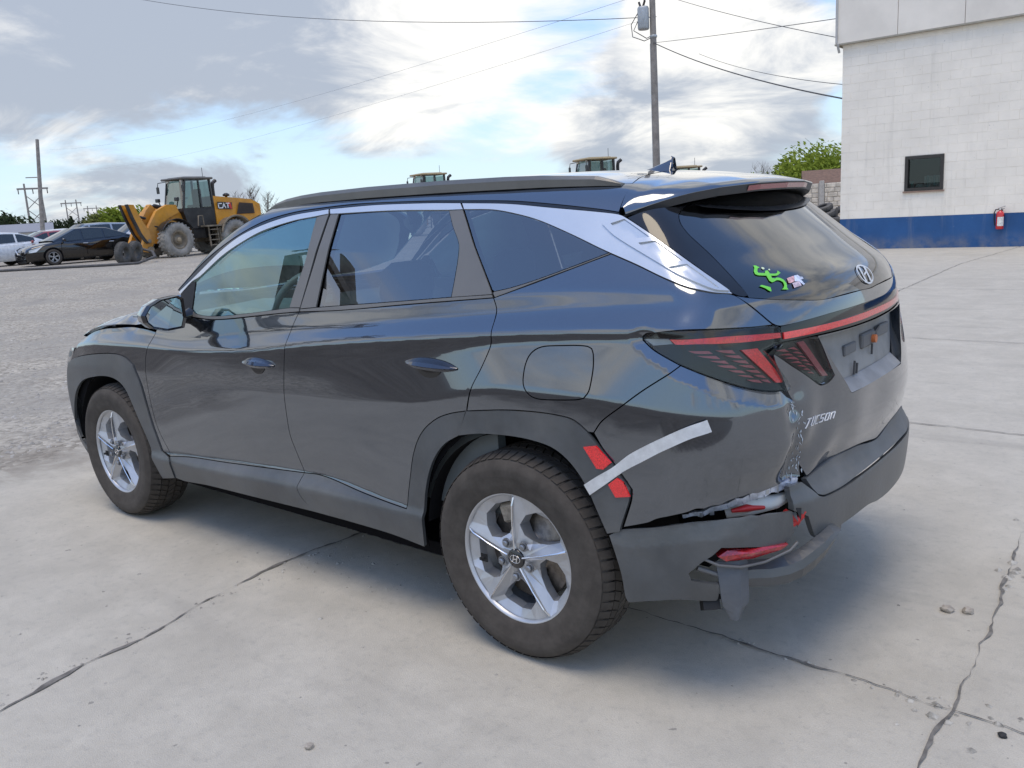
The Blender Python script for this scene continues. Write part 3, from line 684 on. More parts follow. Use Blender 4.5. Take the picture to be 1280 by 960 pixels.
def panel(name, loops, chart, material, parent, off=0., h=.016, skirt=.014, gap=.0018, ramp=None, mirror=False, both=False,
          dent=False, surf=None, half=False, sharp=32., obj_name=None, thick=None):
    """loops[0]: outline (3-D points), the rest are holes. The panel is meshed in a chart and dropped on the body surface.
    ramp = (polyline3d, width, depth): surface sinks by depth towards the polyline. both: build the mirrored twin as well."""
    e1, e2, d = basis(DS[chart])
    L2 = []
    for k, lp in enumerate(loops):
        p3 = np.array(lp, float)
        if half:       # left half outline closed over the centre line
            q = p3.copy(); q[:, 1] *= -1
            p3 = np.concatenate([p3, q[::-1]])
        p = np.stack([p3 @ e1, p3 @ e2], 1)
        p = clean(p)
        p = smooth_loop(p, h, sharp)
        p = inset_loop(p, gap if k == 0 else -gap)
        L2.append(p)
    B = np.concatenate(L2); lo, hi = L2[0].min(0), L2[0].max(0)
    gx = np.arange(lo[0] + h * .5, hi[0], h); gy = np.arange(lo[1] + h * .5, hi[1], h * .87)
    G = np.array([(x + (j % 2) * h * .5, y) for j, y in enumerate(gy) for x in gx]).reshape(-1, 2)
    if len(G):
        ok = inside(L2[0], G) & (segdist(L2[0], G) > h * .45)
        for q in L2[1:]: ok &= ~inside(q, G) & (segdist(q, G) > h * .45)
        G = G[ok]
    A = np.concatenate([B, G]) if len(G) else B
    E = []; b0 = 0
    for q in L2:
        n = len(q); E += [(b0 + i, b0 + (i + 1) % n) for i in range(n)]; b0 += n
    V, _, T, orig, _, _ = delaunay_2d_cdt([Vector(q) for q in A], E, [], 0, 1e-6)
    V = np.array([(v.x, v.y) for v in V]); T = np.array([list(t) for t in T if len(t) == 3])
    cen = V[T].mean(1)
    ok = inside(L2[0], cen)
    for q in L2[1:]: ok &= ~inside(q, cen)
    T = T[ok]
    if ramp:
        rl = np.array(ramp[0]); rl = np.stack([rl @ e1, rl @ e2], 1)
    def offs(P):
        o = np.full(P.shape[:-1], float(off))
        if ramp:
            Q = np.stack([P @ e1, P @ e2], -1).reshape(-1, 2)
            o = o - (ramp[2] * np.clip(1 - segdist(rl, Q, False) / ramp[1], 0, 1)).reshape(o.shape)
        if dent: o = o + damage(P)
        return o
    Fn = surf or F
    G_ = lambda P: Fn(P) - offs(P)
    t = np.zeros(len(V)); O = V[:, :1] * e1 + V[:, 1:] * e2 + d * 4.2
    for _ in range(110):
        t = np.minimum(t + G_(O - d * t[:, None]) * .8, 8.)
    P = O - d * t[:, None]
    e = .003
    N = np.stack([G_(P + np.eye(3)[i] * e) - G_(P - np.eye(3)[i] * e) for i in range(3)], -1)
    N /= np.maximum(np.linalg.norm(N, axis=1, keepdims=True), 1e-9)
    # drop what never reached the surface
    good = np.abs(G_(P)) < .02
    T = T[good[T].all(1)]
    # orientation: face normals along d
    fn = np.cross(P[T[:, 1]] - P[T[:, 0]], P[T[:, 2]] - P[T[:, 0]])
    fl = (fn * N[T].mean(1)).sum(1) < 0
    T[fl] = T[fl][:, ::-1]
    # skirt round open edges
    from collections import Counter
    cnt = Counter()
    for a, b, c in T:
        for u, v in ((a, b), (b, c), (c, a)): cnt[(u, v)] += 1
    bd = [(u, v) for (u, v) in cnt if (v, u) not in cnt]
    verts = P.tolist(); faces = [tuple(int(i) for i in f) for f in T]; ln = []
    for f in faces: ln += [N[i] for i in f]
    base = len(verts); m1 = {}; m2 = {}
    for u, v in bd:
        for w in (u, v):
            if w not in m1:
                m1[w] = len(verts); verts.append(P[w].tolist())
                m2[w] = len(verts); verts.append((P[w] - N[w] * skirt).tolist())
    for u, v in bd:
        f = (m1[v], m1[u], m2[u], m2[v])
        a, b, c = (np.array(verts[i]) for i in f[:3])
        nn = np.cross(b - a, c - a); L = np.linalg.norm(nn)
        if L < 1e-12: continue
        faces.append(f); ln += [nn / L] * 4
    res = []
    for s in ((1, -1) if both else ((-1,) if mirror else (1,))):
        vv = np.array(verts); fa = faces; nl = np.array(ln)
        if s < 0:
            vv = vv * [1, -1, 1]; nl = nl * [1, -1, 1]
            fa = [f[::-1] for f in faces]; k = 0; nn2 = np.empty_like(nl)
            for f in faces:
                nn2[k:k + len(f)] = nl[k:k + len(f)][::-1]; k += len(f)
            nl = nn2
        me = bpy.data.meshes.new(name)
        me.from_pydata(vv.tolist(), [], fa)
        me.polygons.foreach_set('use_smooth', [True] * len(fa))
        me.normals_split_custom_set([tuple(n) for n in nl])
        me.materials.append(material)
        res.append(link(obj_name or name, me, parent))
    return res[0] if len(res) == 1 else res

# ------------------------------------------------------------------ the damaged suv
def D(n, i=0): return [tuple(v / 1000 for v in q) for q in DATA[n][i]]
suv = empty('parked_suv', (0, 0, 0), label='dark grey SUV with a torn rear bumper, silver tape and dusty paint', cat='car')
panel('front_door', [D('front_door')], 'side', PAINT, suv, both=True)
panel('rear_door', [D('rear_door')], 'side', PAINT, suv, both=True)
panel('front_sill', [D('front_sill')], 'side', CLAD, suv, both=True, obj_name='door_cladding')
panel('rear_sill', [D('rear_sill')], 'side', CLAD, suv, both=True, obj_name='door_cladding')
fd = D('fuel_door')
SIDE_DIAG = D('quarter_panel')
qp = panel('quarter_panel', [D('quarter_panel'), fd], 'diag', PAINT, suv, both=True, h=.013, ramp=([D('lamp_outer')[0]] + D('lamp_outer')[:-4:-1], .035, .009))
panel('fuel_door', [fd], 'diag', PAINT, suv, h=.012)
panel('fender', [D('fender')], 'side', PAINT, suv, both=True)
a = panel('arch_cladding', [D('arch_cladding_rear')], 'side', CLAD, suv, off=.006, both=True)
b = panel('arch_cladding', [D('arch_cladding_front')], 'side', CLAD, suv, off=.006, both=True)
for n, m, nm, of in (('front_glass', G_CLEAR, 'side_window', -.004), ('rear_glass', G_TINT, 'side_window', -.004), ('quarter_glass', G_TINT, 'quarter_window', -.003),
              ('front_strip', GREYTRIM, 'window_strip', 0), ('rear_strip', GREYTRIM, 'window_strip', 0), ('quarter_strip', GREYTRIM, 'window_strip', 0),
              ('b_pillar_front', GREYTRIM, 'pillar_trim', -.001), ('b_pillar_rear', GREYTRIM, 'pillar_trim', -.001), ('c_trim', GREYTRIM, 'pillar_trim', -.001),
              ('a_pillar_trim', RUBBER, 'mirror_triangle', 0), ('chrome_front', CHROME, 'chrome_trim', .002), ('chrome_rear', CHROME, 'chrome_trim', .002)):
    panel(n, [D(n)], 'side', m, suv, off=of, both=True, gap=.0006, skirt=.006, h=.022, obj_name=nm)
panel('drip_strip', [D('drip_strip')], 'sideup', GLOSSB, suv, both=True, gap=.0003, off=-.003, skirt=.01)
panel('chrome_fin', [D('chrome_fin')], 'cpan', CHROME, suv, off=.001, both=True, gap=.0008, h=.014)
panel('fin_frame', [D('fin_frame')] + [D('fin_cell', i) for i in range(3)], 'cpan', CHROME, suv, off=.009, both=True, gap=.0003, h=.012, skirt=.006, obj_name='fin_frame')
for i in range(3): panel('fin_cell', [D('fin_cell', i)], 'cpan', CHROME, suv, off=.0012, both=True, gap=.001, h=.012, skirt=.004, obj_name='fin_cell', ramp=(D('fin_cell', i)[1:3], .02, -.003))
panel('roof_side', [D('roof_side')], 'sideup', PAINT, suv, both=True, gap=.001)
panel('c_panel', [D('c_panel')], 'cpan', GLOSSB, suv, off=-.002, both=True, gap=.0008, obj_name='rear_pillar_trim')
# rear window: left half of the outline, closed over the centre line
def left(n, ymin=-.02):
    return [q for q in D(n) if q[1] > ymin]
rw = [(-.447, .529, 1.483), (-.447, .50, 1.492), (-.452, .40, 1.502), (-.456, .25, 1.509), (-.457, .0, 1.511)]
rb = [(-.857, .0, 1.186), (-.8555, .078, 1.189), (-.836, .319, 1.190), (-.819, .401, 1.193), (-.768, .551, 1.211), (-.718, .650, 1.227),
      (-.676, .646, 1.274), (-.589, .618, 1.345), (-.512, .609, 1.407), (-.474, .592, 1.443), (-.454, .563, 1.468)]
panel('rear_window', [rb + rw], 'glassback', G_REAR, suv, off=-.003, half=True, gap=.001, h=.025)
lu = [(-.871, 0, 1.146), (-.864, .142, 1.146), (-.845, .335, 1.145), (-.786, .572, 1.137), (-.769, .608, 1.148), (-.728, .657, 1.202), (-.695, .690, 1.236),
      (-.718, .650, 1.2255), (-.768, .551, 1.2095), (-.819, .401, 1.1915), (-.836, .319, 1.1885), (-.8555, .078, 1.1875), (-.857, .0, 1.1845)]
panel('lid_upper', [lu], 'back', PAINT, suv, half=True, obj_name='tailgate_upper', gap=.001, h=.014)
bh = [(-.8745, 0, 1.084), (-.872, .142, 1.0855), (-.865, .245, 1.087), (-.836, .424, 1.090), (-.790, .583, 1.091), (-.786, .573, 1.1355), (-.845, .336, 1.1445), (-.866, .139, 1.1455), (-.871, 0, 1.1455)]
panel('bar_housing', [bh], 'back', GLOSSB, suv, half=True, off=-.006, gap=.0005, obj_name='light_bar_housing')
bc = [(-.874, 0, 1.096), (-.871, .143, 1.096), (-.865, .231, 1.097), (-.828, .455, 1.097), (-.792, .574, 1.098), (-.789, .573, 1.118), (-.826, .451, 1.117), (-.858, .280, 1.116), (-.869, .146, 1.116), (-.873, 0, 1.116)]
panel('bar_centre', [bc], 'back', REDLENS, suv, half=True, off=-.001, gap=.0003, skirt=.01, obj_name='light_bar')
lampo = panel('lamp_outer', [D('lamp_outer')], 'diag', GLOSSB, suv, off=-.020, both=True, gap=.001, skirt=.004, obj_name='tail_lamp')
lampi = panel('lamp_inner', [D('lamp_inner')], 'back', GLOSSB, suv, off=-.020, both=True, gap=.001, skirt=.004, obj_name='tail_lamp')
def lens(n, chart, m, root, nm, off=-.014, i=0):
    for k, o in enumerate(panel(n, [D(n, i)], chart, m, None, off=off, both=True, gap=.0002, skirt=.006, h=.02, obj_name=nm)):
        o.parent = root[k]
LCOV = glass('lamp_cover', (.95, .95, .95), .8, k=.55, base=.0)
for nm_, ch_, rt_ in (('lamp_outer', 'diag', lampo), ('lamp_inner', 'back', lampi)):
    for k, o in enumerate(panel(nm_, [D(nm_)], ch_, LCOV, None, off=-.0015, both=True, gap=.001, skirt=.010, obj_name='lamp_cover')): o.parent = rt_[k]
lens('bar_outer', 'diag', REDLENS, lampo, 'lamp_lens', off=-.005)
CLEARL = mat('lamp_clear', (.22, .25, .27), .12, spec=.6, coat=1.)
lens('bar_clear', 'diag', CLEARL, lampo, 'lamp_lens')
lens('diag_outer', 'diag', REDLENS, lampo, 'lamp_lens')
lens('diag_inner', 'back', REDDARK, lampi, 'lamp_lens')
for i in range(len(DATA['slat_outer'])): lens('slat_outer', 'diag', REDDARK, lampo, 'lamp_slat', i=i)
for i in range(len(DATA['slat_inner'])): lens('slat_inner', 'back', REDDARK, lampi, 'lamp_slat', i=i)
# tailgate with plate recess
tg = [(-.790, .583, 1.0895), (-.836, .425, 1.0885), (-.865, .245, 1.0855), (-.872, .143, 1.084), (-.8745, 0, 1.0825),
      (-.888, -.0, .669), (-.888, .025, .671), (-.884, .202, .693), (-.865, .372, .692), (-.838, .498, .667), (-.841, .548, .769), (-.838, .547, .884), (-.817, .578, .945), (-.784, .620, 1.035), (-.779, .625, 1.059)]
rec = [(-.836, .420, 1.080), (-.865, .25, 1.080), (-.872, 0, 1.078), (-.895, 0, .886), (-.893, .14, .886), (-.892, .262, .884), (-.862, .35, .99)]
tgl = np.array(tg); rcl = np.array(rec)
def full(a):
    k = [i for i in range(len(a)) if abs(a[i][1]) < 1e-6]; a = np.concatenate([a[k[-1]:], a[:k[0] + 1]]) if k[-1] != len(a) - 1 or k[0] != 0 else a
    return [tuple(q) for q in np.concatenate([a, (a * [1, -1, 1])[::-1]])]
mir = lambda a: [(x, -y, z) for x, y, z in a]
PDUST = paint('tailgate_paint', (.065, .078, .098), .8, .62)
tgo = panel('tailgate', [full(tgl), full(rcl), D('lamp_inner'), mir(D('lamp_inner'))], 'back', PDUST, suv, dent=True, gap=.0018, h=.013, sharp=28, skirt=.038)
floor_l = rcl.copy(); floor_l[3:6, 2] += .035
RDUST = mat('dusty_recess', (.22, .22, .215), .6, nscale=5, var=.25, dirt=.5)
pr = panel('plate_recess', [full(floor_l)], 'back', RDUST, suv, off=-.034, gap=0, h=.02, dent=True)
# sloped shelf under the plate
mb = MB(); V = []
ys = np.linspace(.27, -.27, 25)
for y in ys:
    zb = .8855 - .001 * abs(y)
    V += [(rear(y, zb) + .001 - .0, y, zb), (rear(y, .917) + .036, y, .921)]
mb.add(V, [(2 * i, 2 * i + 2, 2 * i + 3, 2 * i + 1)[::-1] for i in range(24)], True)
mb.build('recess_shelf', mat('dusty_shelf', (.19, .20, .215), .45, nscale=9, var=.2), pr)
mb = MB()       # lamp housings, latch cover and bits of torn film in the plate recess
mb.box((-.848, .0, 1.012), (.02, .13, .05), bev=.006)
mb.box((-.842, .16, 1.005), (.014, .11, .035), bev=.004)
mb.box((-.845, -.17, 1.02), (.014, .14, .04), bev=.004)
mb.build('recess_fitting', mat('dusty_plastic', (.13, .13, .13), .7, dirt=.4), pr)['kind'] = 'stuff'
mb = MB()
mb.tube([(-.858, -.03, 1.01), (-.872, -.03, 1.01)], .014, 10)
mb.build('plate_bolt', mat('orange_plastic', (.55, .16, .05), .5), pr)
mb = MB()
for (y, z, w, hh, an) in ((-.09, 1.03, .06, .010, -.3), (.17, .945, .006, .045, .2), (.15, .94, .006, .035, .15), (-.02, .975, .006, .035, .05)):
    mb.box((rear(y, z) + .026, y, z), (.006, w, hh), Matrix.Rotation(an, 4, 'X'))
mb.build('torn_film', mat('torn_grey_film', (.05, .052, .056), .6, dirt=.3), pr)['kind'] = 'stuff'
# tailgate lettering on the crumpled sheet
e1b, e2b, db = basis(DS['back'])
lp = np.array([D('letters')[i] for i in range(4)])
A2 = np.stack([lp @ e1b, lp @ e2b], 1)                 # lower left, upper left, upper right, lower right of the word
ex2 = (A2[3] - A2[0]) / 6.0; ey2 = (A2[1] - A2[0])
def word(ch, k, tilt=0., drop=0.):
    m = MB(); MB_MID[0] = 0.
    for st in STROKES[ch]:
        for a, b in zip(st[:-1], st[1:]):
            pa, pb = [A2[0] + ex2 * (k + .14 + .60 * q[0] + .20 * q[1]) + ey2 * (q[1] * (.82 - .05 * k) + drop + .02 * k) for q in (a, b)]
            dv = (pb - pa); L = np.hypot(*dv); dv /= max(L, 1e-6); nv = np.array([-dv[1], dv[0]]) * .0013
            pa = pa - dv * .0015; pb = pb + dv * .0015
            n_ = max(1, int(L / .006)); V = []
            for i in range(n_ + 1):
                c = pa + (pb - pa) * i / n_
                for s_ in (-1, 1):
                    q = c + nv * s_
                    for hh_ in (0, .0022): V.append(tuple(q[0] * e1b + q[1] * e2b + db * hh_))
            fc = []
            for i in range(n_):
                o = 4 * i; fc += [(o + 1, o + 5, o + 7, o + 3), (o, o + 4, o + 5, o + 1), (o + 3, o + 7, o + 6, o + 2)]
            m.add(V, fc + [(0, 1, 3, 2), (4 * n_, 4 * n_ + 2, 4 * n_ + 3, 4 * n_ + 1)])
    return m
for k, ch in enumerate('TUCSON'):
    m = word(ch, k - (.10 if ch == 'T' else 0), drop=-.06 if ch == 'T' else 0)
    snap(m, 'back', .0008, True).build('letter', mat('letter_chrome', (.75, .76, .78), .3, metal=.4), tgo)
# scraped paint and bare metal along the crumpled corner
m = MB(); MB_MID[0] = 0.; rr_ = random.Random(9)
e1d, e2d, dd = basis(DS['diag'])
for k in range(46):
    z = .66 + .25 * rr_.random() ** 1.2; y = .565 + rr_.gauss(0, .016); x = rear(y, z)
    c = np.array([x, y, z]); c2 = np.array([c @ e1d, c @ e2d]); L = rr_.uniform(.003, .016); W_ = rr_.uniform(.0008, .003); an = rr_.gauss(1.5, .5)
    dv = np.array([math.cos(an), math.sin(an)]); nv = np.array([-dv[1], dv[0]])
    q4 = [c2 - dv * L, c2 + nv * W_, c2 + dv * L * rr_.uniform(.5, 1), c2 - nv * W_ * rr_.uniform(.4, 1)]
    m.add([tuple(q[0] * e1d + q[1] * e2d) for q in q4], [(0, 1, 2, 3)])
o = snap(m, 'diag', .0016, True).build('scraped_paint', mat('bare_primer', (.42, .46, .50), .45, nscale=60, var=.3), tgo); o['kind'] = 'stuff'
# rear bumper
bcv = panel('bumper_cover', [D('bumper_cover')], 'diag', PAINT, suv, dent=True, gap=.0018, skirt=.02, h=.0095, ramp=(D('lamp_outer')[-8:], .042, .011))
panel('bumper_cover', [D('bumper_cover')], 'diag', PAINT, suv, gap=.0018, skirt=.02, mirror=True)

blo = D('bumper_lower')
panel('bumper_lower', [blo], 'diag', CLAD, suv, off=.008, skirt=.012, sharp=26, h=.012, ramp=(blo[:6], .055, .014))
blr = [q for q in blo]
panel('bumper_lower', [blr], 'diag', CLAD, suv, off=.004, skirt=.02, mirror=True)
cen = [q for q in D('bumper_centre')]
cl_ = [(-.811, .594, .659), (-.828, .538, .661), (-.845, .509, .634), (-.865, .490, .608), (-.875, .463, .598), (-.894, .374, .599), (-.911, .242, .608), (-.918, .071, .612),
       (-.91, -.25, .610), (-.88, -.45, .604), (-.82, -.62, .60), (-.81, -.64, .56), (-.83, -.57, .49), (-.87, -.40, .455), (-.905, -.10, .452), (-.911, .05, .462), (-.909, .162, .479), (-.888, .350, .472), (-.884, .352, .446), (-.862, .462, .453), (-.856, .496, .473), (-.853, .526, .524), (-.850, .540, .553), (-.829, .606, .588)]
panel('bumper_centre', [cl_], 'back', CLAD, suv, off=.003, skirt=.02, h=.016)
st = [(-.836, .512, .664), (-.864, .371, .690), (-.884, .201, .691), (-.889, 0, .667), (-.884, -.201, .691), (-.864, -.371, .690), (-.82, -.56, .68), (-.80, -.64, .66), (-.82, -.60, .603), (-.894, -.374, .606), (-.91, -.24, .613),
      (-.917, .068, .615), (-.910, .240, .611), (-.894, .374, .602), (-.875, .461, .601), (-.865, .489, .611)]
STEPM = mat('bumper_step_plastic', (.105, .112, .118), .5, spec=.4, var=.15, dirt=.45, nscale=7)
panel('bumper_step', [st], 'back', STEPM, suv, off=-.001, skirt=.02, h=.012)
# torn opening: crushed metal edge, foam, wiring, loose fog reflector, hanging strip
strip = MB(); prev = None
for i in range(17):
    f = i / 16; y = .845 - .32 * f; z = .600 + .064 * f + .004 * math.sin(i * 2.4)
    x = max(rear(y, z), -.83) + .022
    x = -.60 - .235 * f ** .8 + .012; w = .010 + .012 * min(1, f * 1.6) + .003 * math.sin(i * 3.1)
    if i == 16: continue
    q = (x, y - .012, z + .002)
    if prev is not None: strip.beam(prev, q, .012 + .004 * (i % 3 == 0), w)
    prev = q
strip.build('crushed_metal_edge', mat('bare_steel', (.55, .58, .66), .35, metal=.5, var=.3, nscale=40), suv)
mb = MB()
for k in range(9):
    f = k / 8; mb.box((-.63 - .17 * f, .80 - .235 * f, .604 + .05 * f), (.012, .01, .014 + .01 * (k % 2)), Matrix.Rotation(k * .7, 4, 'Z'))
mb.build('metal_clip', mat('clip_steel', (.55, .58, .62), .3, metal=.8), suv)
mb = MB()
mb.tube([(-.66, .70, .585), (-.72, .66, .602), (-.765, .585, .600), (-.80, .52, .612)], [.02, .03, .024, .012], 8)
mb.build('foam_absorber', mat('white_foam', (.6, .6, .57), .8), suv)
mb = MB()
mb.tube([(-.69, .72, .600), (-.725, .69, .606), (-.76, .645, .600)], [.006, .012, .006], 6)
mb.tube([(-.80, .59, .575), (-.83, .565, .545), (-.845, .55, .575)], [.012, .016, .008], 6)
mb.tube([(-.82, .58, .535), (-.845, .555, .560)], [.009, .006], 6)
mb.build('wiring', mat('red_wire', (.55, .03, .03), .35), suv)
rr_ = random.Random(21)
for k in range(7):
    f = k / 6; m = MB()
    x, y, z = -.845 + .012 * k + rr_.uniform(-.006, .006), .60 - .05 * f + rr_.uniform(-.01, .01), .60 - .115 * f
    a = Vector((x, y, z)); L = rr_.uniform(.02, .045); w = rr_.uniform(.005, .011)
    d_ = Vector((rr_.uniform(-.5, .2), rr_.uniform(-.2, .5), -1)).normalized(); s1 = d_.orthogonal().normalized() * w
    P_ = [a - s1, a + s1, a + s1 * .4 + d_ * L * .6, a + d_ * L, a - s1 * .7 + d_ * L * .45]
    off_ = Vector((.003, -.003, 0))
    m.add(P_ + [q + off_ for q in P_], [(0, 1, 2, 3, 4), (9, 8, 7, 6, 5)] + [(i, 5 + i, 5 + (i + 1) % 5, (i + 1) % 5) for i in range(5)])
    m.build('plastic_shard', CLAD if k % 3 else RUBBER, suv)
# fog reflector
def at_px(x, y, off):
    pass
mb = MB()
fr = [(-.700, .832, .498), (-.716, .805, .511), (-.785, .718, .505), (-.832, .640, .496), (-.82, .66, .484), (-.765, .742, .474), (-.715, .812, .480)]
cx = np.mean([q[0] for q in fr]); cy_ = np.mean([q[1] for q in fr]); cz_ = np.mean([q[2] for q in fr])
mb.add(fr + [(cx - .012, cy_ + .012, cz_ + .006)] + [(q[0] + .02, q[1] - .02, q[2]) for q in fr], [(i, (i + 1) % 7, 7) for i in range(7)] + [((i + 1) % 7, i, 8 + i, 8 + (i + 1) % 7) for i in range(7)])
mb.build('fog_reflector', mat('deep_red_lens', (.33, .012, .016), .15, spec=.6, coat=1., nscale=120, var=.4), suv)
mb = MB()
mb.tube([(-.668, .855, .492), (-.70, .828, .470), (-.745, .778, .456), (-.79, .712, .458), (-.835, .635, .476), (-.848, .610, .496)], .0045, 6)
mb.build('reflector_bezel', mat('grey_bezel', (.12, .12, .12), .5), suv)
mb = MB()
n_ = 9
V = []
for i in range(n_):
    f = i / (n_ - 1)
    c = Vector((-.715 - .012 * f, .775 - .004 * f, .472 - .185 * f)); w = (.055 - .01 * f if f < .7 else .048 * (1.25 - f) / .55)
    a = Vector((-.62, -.78, 0)).normalized()
    bow = .012 * math.sin(f * 3)
    for s_, q in ((-1, 0), (-.2, .010), (.35, .016), (1, 0)):
        if f > .75: s_ = s_ * .8 - .25 * (f - .75) * 4
        p = c + a * w * s_ * .9 + Vector((-.6, .8, 0)) * (q + bow); V.append(p)
Fq = [(i * 4 + k, i * 4 + k + 1, i * 4 + 5 + k, i * 4 + 4 + k) for i in range(n_ - 1) for k in range(3)]
mb.add(V + [p + Vector((.004, -.004, 0)) for p in V], Fq + [tuple(i + n_ * 4 for i in f[::-1]) for f in Fq])
HANG = mat('hanging_plastic', (.085, .095, .11), .5, spec=.4, dirt=.2)
mb.build('hanging_strip', HANG, suv)
mb = MB()
V = []; rr_ = random.Random(4)
cl0 = [(-.690, .80, .420), (-.72, .765, .415), (-.755, .72, .408), (-.79, .675, .402), (-.825, .625, .402), (-.852, .585, .410), (-.872, .54, .424), (-.888, .50, .444), (-.900, .455, .468), (-.906, .42, .486)]
for i, q in enumerate(cl0):
    hgt_ = (.030, .040, .044, .047, .048, .046, .042, .036, .026, .008)[i]; j_ = rr_.uniform(-.006, .006)
    nx, ny = -.62, .55
    V += [(q[0] - nx * .035, q[1] - ny * .035, q[2] + hgt_ * .95 + j_), (q[0] + nx * .006, q[1] + ny * .006, q[2] + hgt_ * .55 + j_), (q[0] + nx * .016, q[1] + ny * .016, q[2] + j_ * .5), (q[0] + nx * .002, q[1] + ny * .002, q[2] - hgt_ * .75), (q[0] - nx * .04, q[1] - ny * .04, q[2] - hgt_ * .80 + j_)]
mb.add(V, [(i * 5 + k, i * 5 + k + 1, (i + 1) * 5 + k + 1, (i + 1) * 5 + k) for i in range(9) for k in range(4)])
mb.build('torn_valance', CLAD, suv)
mb = MB()
mb.box((-.655, .80, .335), (.05, .05, .05), Matrix.Rotation(.7, 4, 'Z') @ Matrix.Rotation(.5, 4, 'X'))
mb.beam((-.60, .82, .36), (-.69, .74, .33), .012)
mb.build('loose_bracket', RUBBER, suv)
mb = MB()
mb.tube([(-.64, .845, .455), (-.70, .80, .425), (-.75, .72, .425)], .008, 6)
mb.build('fog_trim', mat('dull_trim', (.13, .13, .13), .5), suv)
# spoiler over the rear window
sx = [(0, -.573, 1.556), (.2, -.557, 1.5545), (.4, -.512, 1.546), (.5, -.468, 1.535), (.55, -.43, 1.524), (.6, -.36, 1.502), (.635, -.305, 1.482)]
sx_y = [q[0] for q in sx]; ns = 61
seam_y = [0, .372, .516, .569, .607, .630, .648]; seam_x = [-.175, -.215, -.262, -.276, -.283, -.287, -.290]
V = []; K = 12; kf = 8
for i in range(ns):
    y = -.635 + 1.27 * i / (ns - 1); a = abs(y)
    xe = np.interp(a, sx_y, [q[1] for q in sx]); ze = np.interp(a, sx_y, [q[2] for q in sx]); xs_ = np.interp(a, seam_y, seam_x) - .002
    xs_ = max(xs_, xe + .004)
    th = min(.030, (xs_ - xe) * .3 + .003)
    def zt(x):
        t_ = 4.0; P_ = np.array([[x, y, 2.2]])
        for _ in range(60): P_[:, 2] -= F(P_) * .8
        return P_[0, 2]
    zs = zt(xs_)
    for k in range(kf):
        f = k / (kf - 1); x = xs_ + (xe - xs_) * f
        base = zt(x) if f < .7 else None
        lin = zs + (ze - zs) * f
        z = (base if base is not None else lin); b_ = min(1, max(0, (f - .15) / .5)); b_ = b_ * b_ * (3 - 2 * b_)
        V.append((x, y, (base * (1 - b_) + lin * b_ + .010 * math.sin(math.pi * f) * b_) if base is not None else lin + .010 * math.sin(math.pi * f) * 1))
    V += [(xe - .001, y, ze - .004), (xe + .008, y, ze - th), (xe + (xs_ - xe) * .45, y, ze - th * .9 - .004), (min(xe + .13, xs_), y, ze - th - .010)]
mbT = MB(); mbB = MB()
mbT.add(V, [(i * K + k, (i + 1) * K + k, (i + 1) * K + k + 1, i * K + k + 1) for i in range(ns - 1) for k in range(kf)], True)
mbB.add(V, [(i * K + k, i * K + k + 1, (i + 1) * K + k + 1, (i + 1) * K + k) for i in range(ns - 1) for k in range(kf, K - 1)], False)
spo = mbT.build('spoiler', PAINT, suv); mbB.build('spoiler_underside', mat('spoiler_black', (.03, .031, .033), .45, dirt=.1), spo)
mb = MB(); V = []
for i in range(17):
    y = .26 - .52 * i / 16; xe = np.interp(abs(y), sx_y, [q[1] for q in sx]); ze = np.interp(abs(y), sx_y, [q[2] for q in sx])
    V += [(xe - .002, y, ze - .009), (xe + .0035, y, ze - .025)]
mb.add(V, [(2 * i, 2 * i + 1, 2 * i + 3, 2 * i + 2) for i in range(16)])
mb.build('brake_light', mat('brake_lens', (.30, .05, .06), .25, coat=1., nscale=200), spo)
# deflector blade and hidden wiper housing below the spoiler
mb = MB(); V = []
for i in range(21):
    y = .46 - .92 * i / 20; a = abs(y)
    x0 = rear(y, 1.455 + .02 * (a / .46) ** 2) - .003; V += [(x0, y, 1.455 + .03 * (a / .46) ** 2), (x0 + .095, y, 1.512)]
mb.add(V, [(2 * i, 2 * i + 1, 2 * i + 3, 2 * i + 2) for i in range(20)], True)
mb.build('window_cowl', mat('cowl_black', (.02, .021, .023), .3, dirt=.12), spo)
# roof, rails, aerial fin
rf = [(1.62, 0), (1.60, .30), (1.50, .49), (1.42, .55), (1.27, .585), (1.05, .60), (.5, .597), (.03, .553), (-.13, .544), (-.226, .524), (-.262, .516), (-.215, .372), (-.185, .18), (-.175, 0)]
panel('roof', [[(x, y, 1.6) for x, y in rf]], 'top', PAINT, suv, half=True, gap=.001, h=.035)
rail_pts = [(1.66, .545), (1.56, .566), (1.46, .582), (1.34, .592), (1.2, .600), (.9, .604), (.5, .600), (.2, .588), (.05, .576), (-.06, .564), (-.15, .551), (-.20, .543), (-.24, .536)]
RAILM = mat('rail_aluminium', (.17, .165, .155), .36, metal=.5, nscale=5, var=.1)
for s_ in (1, -1):
    mb = MB(); V = []; n_ = len(rail_pts)
    for i, (x, y) in enumerate(rail_pts):
        P_ = np.array([[x, y, 2.2]])
        for _ in range(60): P_[:, 2] -= F(P_) * .8
        z0 = P_[0, 2]; hgt = (.004, .019, .029, .034, .037, .039, .040, .039, .036, .031, .028, .016, .004)[i]
        for dy, dz in ((.016, -.004), (.017, hgt * .62), (.010, hgt), (-.006, hgt), (-.012, hgt * .7), (-.013, -.004)):
            V.append((x, (y + dy) * s_, z0 + dz))
    fc = [(i * 6 + k, i * 6 + (k + 1) % 6, (i + 1) * 6 + (k + 1) % 6, (i + 1) * 6 + k) for i in range(n_ - 1) for k in range(6)]
    mb.add(V, [f if s_ < 0 else f[::-1] for f in fc]); mb.add(V[:6], [tuple(range(6))]); mb.add(V[-6:], [tuple(range(6))])
    mb.build('roof_rail', RAILM, suv)
mb = MB(); V = []
